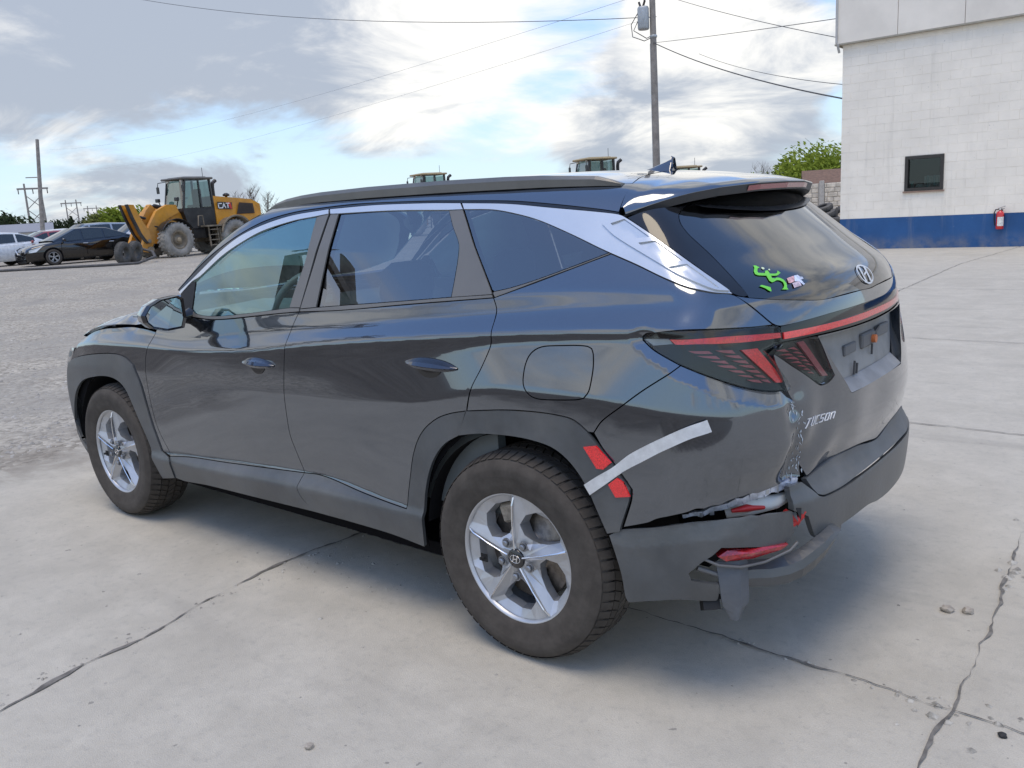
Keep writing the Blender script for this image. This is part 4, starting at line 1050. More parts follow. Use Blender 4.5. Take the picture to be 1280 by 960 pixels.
for i in range(11):
    f = i / 10; x = .02 - .175 * f; hh = .062 * f ** 1.25 + .002; w = .030 * math.sin(min(1, f * 1.2 + .12) * 1.5)
    xt = x - .0 if f < 1 else x + .02
    for s_, q in ((-1, 0), (-.72, .3), (-.25, .92), (0, 1), (.25, .92), (.72, .3), (1, 0)):
        V.append((xt + (.012 * (q) if f > .9 else 0), w * s_ * (1 - .35 * f * (q > .2)), 1.622 - .012 * f + hh * q))
mb.add(V, [(i * 7 + k, i * 7 + k + 1, (i + 1) * 7 + k + 1, (i + 1) * 7 + k) for i in range(10) for k in range(6)], True)
mb.add(V[-7:], [tuple(range(7))])
mb.build('roof_aerial', paint('fin_paint', (.02, .024, .04), .4, .05), suv)
# windscreen, bonnet, nose (face away from the photograph)
ws = [(2.60, 0), (2.52, .30), (2.38, .55), (2.20, .705), (2.04, .69), (1.86, .655), (1.66, .60), (1.60, .30), (1.62, 0)]
panel('windscreen', [[(x, y, 1.3) for x, y in ws]], 'top', G_CLEAR, suv, half=True, off=-.004, h=.05, skirt=.004)
bn = [(2.62, 0), (2.54, .30), (2.40, .56), (2.28, .74), (2.36, .852), (2.50, .846), (2.62, .852), (2.77, .848), (2.93, .842), (3.10, .836), (3.16, .80), (3.30, .70), (3.42, .5), (3.50, .25), (3.52, 0)]
panel('bonnet', [[(x, y, 1.) for x, y in bn]], 'top', PAINT, suv, half=True, h=.03, gap=.002)
fb = [(0, .88), (.4, .87), (.62, .86), (.80, .88), (.86, .90), (.868, .80), (.86, .55), (.845, .36), (.8, .22), (.4, .21), (0, .21)]
panel('front_bumper', [[(3.5, y, z) for y, z in fb]], 'front', PAINT, suv, half=True, h=.03)
panel('front_bumper_corner', [[(3.245, .865, .870), (3.18, .872, .835), (3.24, .865, .66), (3.30, .86, .50), (3.28, .86, .36), (3.2, .85, .30), (3.5, .7, .28), (3.62, .5, .4), (3.62, .5, .75), (3.5, .68, .88)]],
      'nose', CLAD, suv, off=-.004, both=True, h=.025)
panel('grille', [[(3.5, 0, .80), (3.5, .55, .78), (3.5, .62, .66), (3.5, .40, .52), (3.5, 0, .50)]], 'front', GLOSSB, suv, half=True, off=.004, h=.03)
for s_ in (1, -1):
    panel('headlamp', [[(3.5, .66, .66), (3.5, .80, .68), (3.5, .79, .56), (3.5, .68, .50)]], 'front', CLEARL, suv, off=.006, mirror=s_ < 0, h=.03)
# inner shell seen through the gaps, floor, wheel wells
arc = lambda cx, r, a0, a1, n=14: [(cx + r * math.cos(math.radians(a0 + (a1 - a0) * i / n)), .36 + r * math.sin(math.radians(a0 + (a1 - a0) * i / n))) for i in range(n + 1)]
low = [(-.62, .62), (-.47, .60)] + arc(0, .455, 148, -8) + [(.60, .31), (2.15, .30)] + arc(2.755, .455, 188, 20) + [(3.25, .62), (3.22, .85), (2.9, .99), (2.3, 1.02), (2.05, 1.10)]
upp = [(1.98, 1.22), (1.80, 1.37), (1.62, 1.45), (1.45, 1.50), (1.2, 1.545), (.4, 1.545), (0, 1.50), (-.25, 1.46), (-.45, 1.35), (-.62, 1.20), (-.62, .9)]
win = lambda n: [(q[0], .8, q[2]) for q in D(n)]
panel('inner_shell', [[(x, .8, z) for x, z in low + upp], win('front_glass'), win('rear_glass'), win('quarter_glass')], 'side', BLACK, suv, off=-.022, both=True, h=.05, gap=0, skirt=.004, sharp=5)
mb = MB()
mb.box((1.40, 0, .26), (1.9, 1.60, .05)); mb.box((3.2, 0, .28), (.5, 1.3, .06)); mb.box((2.75, 0, .55), (1.0, 1.0, .55)); mb.box((.0, 0, .50), (1.0, .98, .42)); mb.box((-.62, 0, .62), (.30, 1.16, .30))
mb.build('underbody', BLACK, suv)
for cx in (0, 2.755):
    for s_ in (1, -1):
        mb = MB()
        mb.lathe([(.435, .55 * s_), (.43, .885 * s_)], (cx, 0, .36), 'y', 30, a0=R_(6), a1=R_(176))
        mb.add([(cx + .43 * math.cos(t), .55 * s_, .36 + .43 * math.sin(t)) for t in [R_(6 + 170 * i / 20) for i in range(21)]], [tuple(range(21))])
        mb.build('wheel_liner', mat('liner_felt', (.012, .012, .013), .9, spec=.1), suv)

# ------------------------------------------------------------------ wheels
def rim_face():
    """five-spoke face as one faceted sheet: (u, v) in metres, depth outwards"""
    R0 = .222
    def pol(r, a): return np.array([r * math.cos(math.radians(a)), r * math.sin(math.radians(a))]) * R0
    outer = [pol(1.0, a) for a in np.arange(0, 360, 4)]
    holes = []; segs = []
    for k in range(5):
        b = 18 + 72 * k
        holes.append([pol(.55, b + 64), pol(.72, b + 58.5), pol(.85, b + 47), pol(.885, b + 32), pol(.87, b + 12), pol(.83, b + 8), pol(.64, b + 10), pol(.47, b + 17), pol(.385, b + 32), pol(.41, b + 52)])
        segs.append([pol(.16, b), pol(.985, b)])                       # blade ridge
        segs.append([pol(.40, b - 20), pol(.62, b - 12.5), pol(.985, b - 20)])   # paddle fold (clockwise side)
    pts = []; edges = []
    def addp(lst, closed):
        i0 = len(pts); pts.extend(lst); n = len(lst)
        for i in range(n if closed else n - 1): edges.append((i0 + i, i0 + (i + 1) % n))
    addp(outer, True)
    for hl in holes: addp(hl, True)
    for sgm in segs: addp(sgm, False)
    addp([pol(.15, a) for a in np.arange(0, 360, 15)], True)
    for r, st in ((.28, 24), (.34, 36)):
        pts += [pol(r, a + 9) for a in np.arange(0, 360, st)]
    V, _, T, _, _, _ = delaunay_2d_cdt([Vector(p) for p in pts], edges, [], 0, 1e-6)
    V = np.array([(v.x, v.y) for v in V]); T = np.array([list(f) for f in T])
    c = V[T].mean(1); ok = np.hypot(c[:, 0], c[:, 1]) < R0
    for hl in holes: ok &= ~inside(np.array(hl), c)
    T = T[ok]
    def dep(p):
        r = np.hypot(*p) / R0; a = math.degrees(math.atan2(p[1], p[0]))
        d = ((a - 18 + 36) % 72) - 36          # angle from the nearest blade, + = anticlockwise
        z = -.012 + .004 * math.sin(min(1, r) * math.pi) + (.010 * max(0, .5 - r) * 2)
        lat = abs(math.sin(math.radians(d))) * r * R0
        ridge = .019 * max(0, 1 - lat / .020) * (1 if r < .97 else .4)
        if d < 0: body = -.010 * min(1, lat / .04)
        else: body = -.022 * min(1, lat / .03)
        if r > .93: body *= .3; z += .004
        if r < .2: return -.004
        return z + ridge + body
    Z = np.array([dep(p) for p in V])
    return V, T, Z, holes, dep
RV, RT, RZ, RH, RDEP = rim_face()
def build_rim():
    mb = MB()
    verts = [(-p[0], z, p[1]) for p, z in zip(RV, RZ)]     # outwards = +y seen from +y, x mirrored
    mb.add(verts, [tuple(int(i) for i in f) for f in RT])
    for hl in RH:
        n = len(hl); A = [(-p[0], RDEP(p), p[1]) for p in hl]; B = [(-p[0] * .97, -.062, p[1] * .97) for p in hl]
        mb.add(A + B, [(i, (i + 1) % n, n + (i + 1) % n, n + i)[::-1] for i in range(n)])
    # lip and barrel
    mb.lathe([(.219, -.009), (.224, .002), (.231, .004), (.233, -.004), (.226, -.012), (.216, -.03), (.205, -.06), (.198, -.14), (.215, -.185), (.222, -.19)], n=72)
    return mb
def build_tyre():
    mb = MB(); R1 = .366
    prof = [(.222, -.004), (.229, .004), (.238, .010), (.262, .0165), (.290, .0205), (.292, .0215), (.312, .0195), (.316, .0200), (.334, .012), (.345, .004)]
    mb.lathe(prof[::1], n=96)
    mb.lathe([(.343, .005), (.349, -.004), (.355, -.018), (.356, -.105), (.356, -.195), (.349, -.211), (.34, -.218), (.30, -.226), (.235, -.205)], n=96)
    # tread: shoulder lugs and two rows of centre blocks, each a raised block
    nb = 64
    for k in range(nb):
        a0 = 2 * math.pi * k / nb; w = 2 * math.pi / nb
        def blk(y0, y1, r0, r1, f0, f1, sk):
            q = []
            for rr, yy in ((r0, y0), (r1, y1)):
                for s_, yk in ((f0, yy), (f1, yy)):
                    pass
            V = []
            for y, rt in ((y0, r0), (y1, r1)):
                sh = sk * (y - y0) / (y1 - y0) * w
                for f in (f0, f1):
                    a = a0 + f * w + sh
                    V += [(rt * math.cos(a), y, rt * math.sin(a)), (.350 * math.cos(a), y, .350 * math.sin(a))]
            # y0f0 top,bot ; y0f1 ; y1f0 ; y1f1
            mb.add(V, [(0, 2, 6, 4), (0, 1, 3, 2), (4, 6, 7, 5), (0, 4, 5, 1), (2, 3, 7, 6)])
        blk(.004, -.040, .349, R1, .06, .84, .25)
        blk(-.046, -.082, R1, R1, .30, 1.16, .5)
        blk(-.088, -.124, R1, R1, .10, .95, -.5)
        blk(-.130, -.164, R1, R1, .30, 1.16, .5)
        blk(-.170, -.212, R1, .349, .06, .84, .25)
    return mb
rim_mb, tyre_mb = build_rim(), build_tyre()
def tyre_mesh():
    o = tyre_mb.build('tyre', TYRE); return o
proto = None
CAPM = mat('cap_black', (.012, .012, .014), .25, coat=.6)
DISC = mat('brake_steel', (.20, .17, .14), .42, metal=.75, nscale=60, var=.3, dirt=.15)
def add_wheel(cx, s_):
    """hub group at (cx, outer face)"""
    global proto
    wob = empty('wheel', (cx, .905 * s_, .363), 0 if s_ > 0 else math.pi)
    wob.parent = suv
    def ch(name, me):
        o = bpy.data.objects.new(name, me); C.objects.link(o); o.parent = wob; return o
    if proto is None:
        proto = []
        def reg(o): o.parent = wob; proto.append((o.name.split('.')[0], o.data)); return o
        reg(rim_mb.build('rim', SILVER)); reg(tyre_mb.build('tyre', TYRE))
        mb = MB(); mb.lathe([(.165, -.095), (.168, -.092), (.168, -.080), (.165, -.077), (.085, -.077), (.085, -.060), (.03, -.055)], n=48)
        reg(mb.build('brake_disc', DISC))
        mb = MB()
        mb.box((.05, -.08, .14), (.11, .06, .07), Matrix.Rotation(.35, 4, 'Y'), .01); mb.tube([(.0, -.07, .15), (.04, -.06, .165), (.09, -.06, .15)], .012, 6)
        reg(mb.build('brake_caliper', mat('rusty_caliper', (.30, .26, .21), .6, metal=.3, nscale=40, var=.35)))
        mb = MB(); mb.lathe([(.034, -.006), (.034, .002), (.030, .0052), (.0, .006)], n=32)
        reg(mb.build('centre_cap', CAPM))
        mb = MB()
        mb.lathe([(.0185, .0058), (.0185, .0070), (.0165, .0070), (.0165, .0058)], n=32)
        for v in range(len(mb.v)): mb.v[v] = (mb.v[v][0] * 1.2, mb.v[v][1], mb.v[v][2] * .78)
        letters(mb, 'H', (.0125, .0065, -.010), (-1, 0, 0), (0, 0, 1), .025, .020, 0, .004, .0015)
        reg(mb.build('cap_emblem', MACHINED))
        for k in range(5):
            a = R_(54 + 72 * k); mb = MB()
            mb.lathe([(.017, -.004), (.017, .0005), (.0135, .0005), (.0130, -.003), (.0105, -.003), (.0105, .008), (.007, .0105), (0, .0105)], (.062 * math.cos(a), .004, .062 * math.sin(a)), n=12, smooth=False)
            reg(mb.build('lug_nut', mat('nut_steel', (.28, .29, .31), .35, metal=.8)))
        mb = MB()
        for k in range(5):
            b = R_(180 - (18 + 72 * k)); c_, sn = math.cos(b), math.sin(b)
            Q = []
            for r_i, w_i, z_i in ((.034, .006, .0095), (.12, .0045, .0125), (.19, .006, .0095), (.217, .010, -.0005)):
                z = z_i
                Q += [(r_i * c_ - w_i * .5 * sn, z - .0015, r_i * sn + w_i * .5 * c_), (r_i * c_, z + .0012, r_i * sn), (r_i * c_ + w_i * .5 * sn, z - .0015, r_i * sn - w_i * .5 * c_)]
            mb.add(Q, [(3 * i + j, 3 * i + j + 1, 3 * i + j + 4, 3 * i + j + 3)[::-1] for i in range(3) for j in range(2)])
        reg(mb.build('spoke_blade', MACHINED))
        mb = MB(); mb.box((.155, -.012, -.035), (.028, .004, .028)); mb.tube([(.155, -.01, -.035), (.162, .004, -.035)], .006, 8)
        reg(mb.build('valve', RUBBER))
    else:
        for n_, me in proto: ch(n_, me)
for cx in (0, 2.755):
    for s_ in (1, -1): add_wheel(cx, s_)

# ------------------------------------------------------------------ handles, mirrors, tape, stickers, cabin
def on_flank(x, z): return float(flank(np.array([x]), np.array([z]))[0])
def door_handle(cx, cz, L, tilt, s_):
    mb = MB(); V = []
    n_ = 13
    for i in range(n_):
        f = i / (n_ - 1) * 2 - 1; w = max(.0, 1 - abs(f) ** 2.4)
        x = cx - f * L / 2; z = cz + tilt * f
        y = on_flank(x, z)
        up_, lo_ = .004 + .021 * w, -.004 - .017 * w; ou = .004 + .036 * w ** .7
        for dz, dy in ((up_, .001), (up_ * .55, ou * .8), (0.001, ou), (-.001, ou), (lo_ * .7, ou * .55), (lo_, .003)):
            V.append((x, (y + dy) * s_, z + dz))
    fc = [(i * 6 + k, i * 6 + k + 1, (i + 1) * 6 + k + 1, (i + 1) * 6 + k) for i in range(n_ - 1) for k in range(5)]
    mb.add(V, fc if s_ < 0 else [f[::-1] for f in fc], False)
    o = mb.build('handle', HPAINT)
    mb = MB(); V = []
    for i in range(9):          # scooped cup below the grip
        f = i / 8 * 2 - 1; w = 1 - abs(f) ** 2.2
        x = cx - f * L * .25 + L * .04; z = cz - .012
        y = on_flank(x, z - .01)
        for dz, dy in ((.010, .0025), (-.012 * w, .003 + .001), (-.030 * w - .004, .0022)):
            V.append((x, (y + dy) * s_, z + dz))
    fc = [(i * 3 + k, i * 3 + k + 1, (i + 1) * 3 + k + 1, (i + 1) * 3 + k) for i in range(8) for k in range(2)]
    mb.add(V, fc if s_ < 0 else [f[::-1] for f in fc], True)
    return o, mb.build('handle_cup', GLOSSB)
HPAINT = mat('dark_blue_gloss', (.03, .036, .052), .12, metal=.6, spec=.6, coat=1., nscale=30, var=.05)
for s_ in (1, -1):
    for nm, cx, cz, L, ti in (('front_door', 1.365, .937, .215, -.003), ('rear_door', .345, .999, .250, -.004)):
        o, c = door_handle(cx, cz, L, ti, s_)
        root = bpy.data.objects['front_door' if nm == 'front_door' else 'rear_door'] if s_ > 0 else bpy.data.objects[nm + '.001']
        o.parent = root; c.parent = root
# door mirrors
def mirror(s_):
    gl_ = [(1.885, 1.088, 1.150), (1.880, 1.062, 1.185), (1.876, 1.015, 1.206), (1.872, .945, 1.213), (1.872, .925, 1.200), (1.874, .922, 1.120), (1.876, .935, 1.083), (1.88, 1.0, 1.080), (1.884, 1.06, 1.098), (1.886, 1.082, 1.122)]
    c = Vector((1.88, 1.005, 1.146))
    G = [Vector(q) for q in gl_]
    shell = MB(); n = len(G)
    big = [c + (q - c) * 1.13 for q in G]
    lay = [[c + (q - c) * 1.03 + Vector((-.002, 0, 0)) for q in G], [q + Vector((-.010, 0, 0)) for q in big], [c + (q - c) * 1.17 + Vector((.02, 0, 0)) for q in G],
           [c + (q - c) * 1.10 + Vector((.075, -.004, 0)) for q in G], [c + (q - c) * .80 + Vector((.125, -.01, -.002)) for q in G], [c + (q - c) * .3 + Vector((.15, -.012, 0)) for q in G]]
    V = [p for L_ in lay for p in L_]
    mk = lambda a, b: [(i * n + k, i * n + (k + 1) % n, (i + 1) * n + (k + 1) % n, (i + 1) * n + k) for i in range(a, b) for k in range(n)]
    def fin(V, fc): return ([(v[0], v[1] * s_, v[2]) for v in V], [f[::-1] for f in fc] if s_ < 0 else fc)
    root = None
    shell.add(*fin(V, mk(2, 5) + [tuple(range(5 * n, 6 * n))]), True)
    root = shell.build('door_mirror', HPAINT, suv)
    b = MB(); b.add(*fin(V, mk(0, 2))); b.build('mirror_rim', GLOSSB, root)['kind'] = 'stuff'
    b = MB(); b.add(*fin([q + Vector((-.001, 0, 0)) for q in G], [tuple(range(n))])); b.build('mirror_glass', MIRR, root)
    b = MB()
    b.tube([(v[0], v[1] * s_, v[2]) for v in ((1.96, .93, 1.10), (1.96, .90, 1.105), (1.965, .865, 1.11), (1.97, .83, 1.112))], [.030, .026, .028, .04], 8)
    b.build('mirror_arm', GLOSSB, root)
    b = MB(); b.beam((1.935, 1.120 * s_, 1.150), (1.90, 1.120 * s_, 1.150), .006, .006); b.build('indicator', CLEARL, root)
MIRR = mat('mirror_silver', (.75, .80, .82), .02, metal=1., var=.02)
for s_ in (1, -1): mirror(s_)
# silver tape over the arch trim and bumper: lies on the car, a thing of its own
TAPE = mat('silver_tape', (.66, .67, .68), .32, metal=.4, nscale=30, var=.10, bump=.0015)
tp = panel('tape', [D('tape')], 'diag', TAPE, None, off=.012, gap=0, h=.012, skirt=.0012, obj_name='adhesive_tape')
tag(tp, 'silver adhesive tape strip stuck across the red side reflector', 'tape')
reda = panel('reflector_a', [D('reflector_a')], 'diag', REDLENS, None, off=.012, gap=0, skirt=.006, obj_name='side_reflector')
redb = panel('reflector_b', [D('reflector_b')], 'diag', REDLENS, None, off=.012, gap=0, skirt=.006, obj_name='side_reflector')
for o in (reda, redb): o.parent = suv
# stickers on the rear window
GREEN = mat('green_vinyl', (.16, .62, .06), .4); GREEN2 = mat('pale_vinyl', (.6, .7, .45), .5)
STKM = {'lizard': GREEN, 'lizard_tail': GREEN, 'lizard_dot': GREEN2}
rwin = bpy.data.objects['rear_window']
stk = None
for n_ in ('lizard', 'lizard_tail', 'lizard_dot'):
    for i in range(len(DATA[n_])):
        o = panel(n_, [D(n_, i)], 'glassback', STKM[n_], None, off=.0015, gap=0, h=.010, skirt=.001, obj_name='lizard_sticker' if n_ == 'lizard' else 'sticker_piece')
        if stk is None:
            stk = o; o.parent = rwin
        else: o.parent = rwin
for n_, c_ in (('flag_red', (.62, .36, .38)), ('flag_lilac', (.55, .45, .52)), ('flag_blue', (.52, .58, .72))):
    o = panel(n_, [D(n_)], 'glassback', mat(n_ + '_vinyl', c_, .5, nscale=90, var=.35), None, off=.0015, gap=0, h=.01, skirt=.001, obj_name='flag_sticker'); o.parent = rwin
# emblem on the glass
e1g, e2g, dg_ = basis(DS['glassback'])
er = np.array(D('emblem')[0]); er2 = np.array([er @ e1g, er @ e2g]); MB_MID[0] = 0.
sx = 1 if e1g[1] < 0 else -1
mb = MB()
P2 = lambda a_, b_: tuple((er2[0] + sx * a_) * e1g + (er2[1] + b_) * e2g)
V = []
for i in range(44):
    t_ = 2 * math.pi * i / 44
    for a_, b_ in ((.064, .0375), (.0575, .0315)): V.append(P2(a_ * math.cos(t_), b_ * math.sin(t_)))
mb.add(V, [(2 * i, 2 * i + 1, 2 * ((i + 1) % 44) + 1, 2 * ((i + 1) % 44)) for i in range(44)])
for pts_ in ([(-.036, -.026), (-.022, -.028), (-.004, .030), (-.020, .030)], [(.010, -.031), (.024, -.029), (.042, .024), (.028, .028)], [(-.020, -.006), (.030, .004), (.033, .011), (-.017, .001)]):
    mb.add([P2(*q) for q in pts_], [(0, 1, 2, 3)])
snap(mb, 'glassback', .0012).build('emblem', mat('emblem_silver', (.60, .62, .63), .45, metal=.1), rwin)
# cabin
SEAT = mat('seat_cloth', (.10, .105, .105), .85, spec=.2, bump=.001)
DASH = mat('dash_plastic', (.13, .145, .145), .6)
CABIN = mat('headliner', (.45, .46, .45), .9)
def seat(x, y, w=.5, back=.62, rear_=False):
    m = MB(); V = []
    for i, (dz, dx, ww, th) in enumerate(((.42, .0, .86, .10), (.60, -.05, 1, .12), (.85, -.11, .95, .11), (1.03, -.17, .72, .09), (1.10, -.19, .5, .06))):
        for s1, s2 in ((-1, -.6), (-1, .6), (-.6, 1), (.6, 1), (1, .6), (1, -.6), (.6, -1), (-.6, -1)):
            V.append((x + dx + th * .5 * s2, y + ww * w / 2 * s1, dz))
    m.add(V, [(i * 8 + k, i * 8 + (k + 1) % 8, (i + 1) * 8 + (k + 1) % 8, (i + 1) * 8 + k) for i in range(4) for k in range(8)] + [tuple(range(32, 40))], True)
    m.box((x + .24, y, .45), (.52, w * .96, .16), bev=.05)
    o = m.build('seat', SEAT, suv)
    h = MB(); V = []
    hx = x - .235
    for dz, ww, th in ((1.095, .20, .05), (1.12, .27, .10), (1.20, .30, .12), (1.29, .27, .11), (1.32, .18, .05)):
        for k in range(12):
            t_ = 2 * math.pi * k / 12; V.append((hx - (dz - 1.1) * .12 + th * .5 * math.sin(t_), y + ww * .5 * math.copysign(abs(math.cos(t_)) ** .6, math.cos(t_)), dz))
    h.add(V, [(i * 12 + k, i * 12 + (k + 1) % 12, (i + 1) * 12 + (k + 1) % 12, (i + 1) * 12 + k) for i in range(4) for k in range(12)] + [tuple(range(48, 60))], True)
    h.build('headrest', SEAT, o)
    return o
seat(1.22, .37); seat(1.22, -.37)
for y in (.42, 0, -.42): seat(.20, y, .42 if y else .36)
mb = MB()
mb.lathe([(.185 + .017 * math.cos(t_), .017 * math.sin(t_)) for t_ in [2 * math.pi * k / 8 for k in range(8)]], ax='x', n=36, closed=True)
mb.box((0, 0, 0), (.05, .15, .12), bev=.02); mb.beam((0, -.18, .0), (0, .18, 0), .02, .035); mb.beam((0, 0, 0), (0, 0, -.18), .02, .03)
mb.build('steering_wheel', DASH, suv, (1.70, .37, 1.10), (0, R_(-24), 0))
mb = MB()
V = []
for y in (-.78, -.4, 0, .4, .78):
    for x, z in ((1.82, .70), (1.80, .95), (1.86, 1.06), (2.0, 1.10), (2.35, 1.08), (2.5, 1.05)):
        V.append((x, y, z + (.045 if abs(y - .4) < .1 and 1.85 < x < 2.1 else 0)))
mb.add(V, [(i * 6 + k, i * 6 + k + 1, (i + 1) * 6 + k + 1, (i + 1) * 6 + k) for i in range(4) for k in range(5)], True)
mb.build('dashboard', DASH, suv)
for s_ in (1, -1):
    for x0, x1 in ((1.20, 2.05), (.12, 1.06)):
        mb = MB(); mb.box(((x0 + x1) / 2, .80 * s_, .80), (x1 - x0, .04, .66)); mb.build('door_lining', DASH, suv)
mb = MB(); mb.box((.72, 0, 1.545), (1.5, 1.0, .02)); mb.build('headlining', CABIN, suv)
mb = MB(); mb.box((-.35, 0, .93), (.62, 1.1, .02)); mb.build('luggage_cover', DASH, suv)

# ------------------------------------------------------------------ the painted block building
def wallpaint(name, base, var, kind='Object'):
    t = NT(name)
    inf = t.n('ShaderNodeObjectInfo')
    pos = t.geo().outputs['Position']
    a = t.noise(1.1, 6, .62, .2, vec=pos); b = t.noise(9, 5, .65, vec=pos)
    c = t.mix(t.ramp(a, .3, .75), tuple(x * (1 - var) for x in base), base)
    c = t.mix(t.math('MULTIPLY', t.ramp(b, .52, .8), .35), c, tuple(x * .82 for x in base))
    c = t.mix(t.math('MULTIPLY', inf.outputs['Random'], .10), c, tuple(x * .78 for x in base))
    mp = t.n('ShaderNodeMapping'); mp.inputs['Scale'].default_value = (2.2, 2.2, .22); t.l(pos, mp.inputs[0])
    st = t.noise(1.6, 5, .6, .4, vec=mp.outputs[0])
    c = t.mix(t.math('MULTIPLY', t.ramp(st, .55, .76), .22), c, (.36, .33, .28))
    ch = t.ramp(t.noise(26, 2, .5, vec=pos), .742, .76)
    c = t.mix(t.math('MULTIPLY', ch, .5), c, (.30, .29, .27))
    zp = t.n('ShaderNodeSeparateXYZ'); t.l(pos, zp.inputs[0])
    sp_ = t.math('MULTIPLY', t.ramp(zp.outputs[2], .02, .42, 1., 0.), t.ramp(t.noise(3.5, 6, .65, vec=pos), .30, .70))
    c = t.mix(t.math('MULTIPLY', sp_, .5), c, (.26, .235, .20))
    t.bsdf(c, .72, 0, .3, normal=t.bump(t.noise(60, 4, .6, vec=pos), .004, .7))
    return t.m
WHITEW = wallpaint('white_masonry_paint', (.93, .855, .74), .12)
BLUEW = wallpaint('blue_masonry_paint', (.030, .105, .275), .25)
MORTAR = mat('painted_joint', (.82, .76, .66), .9)
FASC = mat('fascia_metal', (.80, .735, .64), .45, nscale=.8, var=.08, dirt=.18)
bld = empty('block_building', (5.58, -19.05, 0), label='white painted block building with a blue painted base and small window', cat='building')
bld_in = bld.matrix_world.inverted()
def bpart(mb, name, m, parent=bld):
    mb.v = [(v[0] - 5.58, v[1] + 19.05, v[2]) for v in mb.v]
    return mb.build(name, m, parent)
X0, YW = 5.58, -19.05
wx0, wx1, wz0, wz1 = 3.245, 4.085, 1.34, 2.14
mb = MB()       # backing wall with the window opening, set back behind the block faces
for (a0, a1, b0, b1) in ((wx1, X0, .0, 4.95), (-8., wx0, .0, 4.95), (wx0, wx1, 0, wz0), (wx0, wx1, wz1, 4.95)):
    mb.box(((a0 + a1) / 2, YW - .156, (b0 + b1) / 2), (a1 - a0, .30, b1 - b0))
mb.box((X0 - .14, YW - 6, 2.5), (.28, 11.4, 4.9)); mb.box((-1.3, YW - 12, 2.5), (13, .3, 4.9)); mb.box((-7.9, YW - 6, 2.5), (.2, 11.4, 4.9))
wall = bpart(mb, 'wall', MORTAR)
blk_cache = {}
def block_mesh(L, H):
    k = (round(L, 3), round(H, 3))
    if k not in blk_cache:
        m = MB(); m.box((0, -.10, 0), (L, .22, H), bev=.003); o = m.build('block', WHITEW); blk_cache[k] = o.data; bpy.data.objects.remove(o)
    return blk_cache[k]
nblk = 0
extra = MB()
for r in range(21):
    z = .745 + .2 * r; cz = z + .1
    if cz > 4.95: break
    x = X0 - (0 if r % 2 else .2)
    cells = ([] if r % 2 else [(X0 - .2, X0)])
    while x > -7.8: cells.append((x - .4, x)); x -= .4
    for a0, a1 in cells:
        segs = [(a0, a1)]
        if wz0 - .02 < cz < wz1 + .02:
            segs = []
            if a0 < wx0: segs.append((a0, min(a1, wx0 - .004)))
            if a1 > wx1: segs.append((max(a0, wx1 + .004), a1))
        for s0, s1 in segs:
            if s1 - s0 < .03: continue
            c = ((s0 + s1) / 2, YW - .009 - rnd.random() * .004, cz)
            if s0 > 1.30 and nblk < 285:
                o = link('block', block_mesh(s1 - s0 - .004, .1965), wall); o.location = (c[0] - 5.58, c[1] + 19.05, c[2]); nblk += 1
            else: extra.box((c[0], c[1] - .10, c[2]), (s1 - s0 - .004, .22, .1965), bev=.003)
eo = bpart(extra, 'further_block', WHITEW, wall); eo['kind'] = 'stuff'
mb = MB(); mb.box(((X0 - 8) / 2, YW - .13, .372), (X0 + 8.0, .27, .742))
mb.box((X0 - .12, YW - 5.9, .372), (.27, 11.2, .742))
base = bpart(mb, 'painted_base', BLUEW)
# window
FRM = mat('bronze_frame', (.035, .030, .026), .45)
mb = MB(); cx_, cz_ = (wx0 + wx1) / 2, (wz0 + wz1) / 2
W_, H_ = wx1 - wx0, wz1 - wz0
for (x, z, w, h) in ((wx0 + .035, cz_, .07, H_), (wx1 - .035, cz_, .07, H_), (cx_, wz1 - .035, W_ - .14, .07), (cx_, wz0 + .035, W_ - .14, .07)):
    mb.box((x, YW - .03, z), (w, .12, h))
wf = bpart(mb, 'window', FRM)
mb = MB(); mb.box((cx_, YW - .055, cz_), (W_ - .13, .008, H_ - .13)); bpart(mb, 'pane', glass('office_glass', (.62, .70, .69), .30), wf)
mb = MB(); mb.box((cx_, YW + .02, wz0 - .022), (W_ + .06, .05, .035)); bpart(mb, 'window_sill', mat('sill_brick', (.30, .20, .15), .8), wf)
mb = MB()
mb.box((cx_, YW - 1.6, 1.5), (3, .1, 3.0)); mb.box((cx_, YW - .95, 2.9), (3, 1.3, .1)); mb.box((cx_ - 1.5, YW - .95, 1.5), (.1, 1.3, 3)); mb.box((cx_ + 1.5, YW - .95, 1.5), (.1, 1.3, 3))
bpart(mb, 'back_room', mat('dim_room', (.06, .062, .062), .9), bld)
mb = MB()
mb.box((cx_, YW - .25, wz0 + .055), (W_, .25, .03)); bpart(mb, 'shelf', mat('shelf_white', (.5, .5, .48), .6), bld)
def thing_mesh(mb, name, m, label, cat, **k): return tag(mb.build(name, m), label, cat, **k)
mb = MB(); mb.lathe([(.0, 0), (.036, 0), (.044, .15), (.038, .15), (.034, .01)], (wx1 - .115, YW - .20, wz0 + .072), 'z', 20)
thing_mesh(mb, 'cup', mat('teal_cup', (.05, .45, .42), .4), 'teal cup at the left inside the office window', 'cup')
mb = MB()
for i in range(4): mb.box((wx1 - .30 + .003 * i, YW - .20, wz0 + .087 + .02 * i), (.20 - .03 * i, .14, .018))
thing_mesh(mb, 'paper_stack', mat('paper_white', (.72, .72, .68), .7), 'low stack of white papers on the office window ledge', 'papers')
bx = empty('file_row', (wx0 + .27, YW - .20, wz0 + .072), label='row of upright pale files standing at the right inside the window', cat='files')
for i in range(7):
    m = MB(); m.box((0, 0, .125), (.042, .14, .25 + .012 * ((i * 5) % 3)))
    m.build('file', mat(('file_grey', 'file_teal', 'file_white')[i % 3], ((.42, .45, .45), (.22, .40, .40), (.62, .64, .62))[i % 3], .6), bx, (.15 - .05 * i, 0, 0))
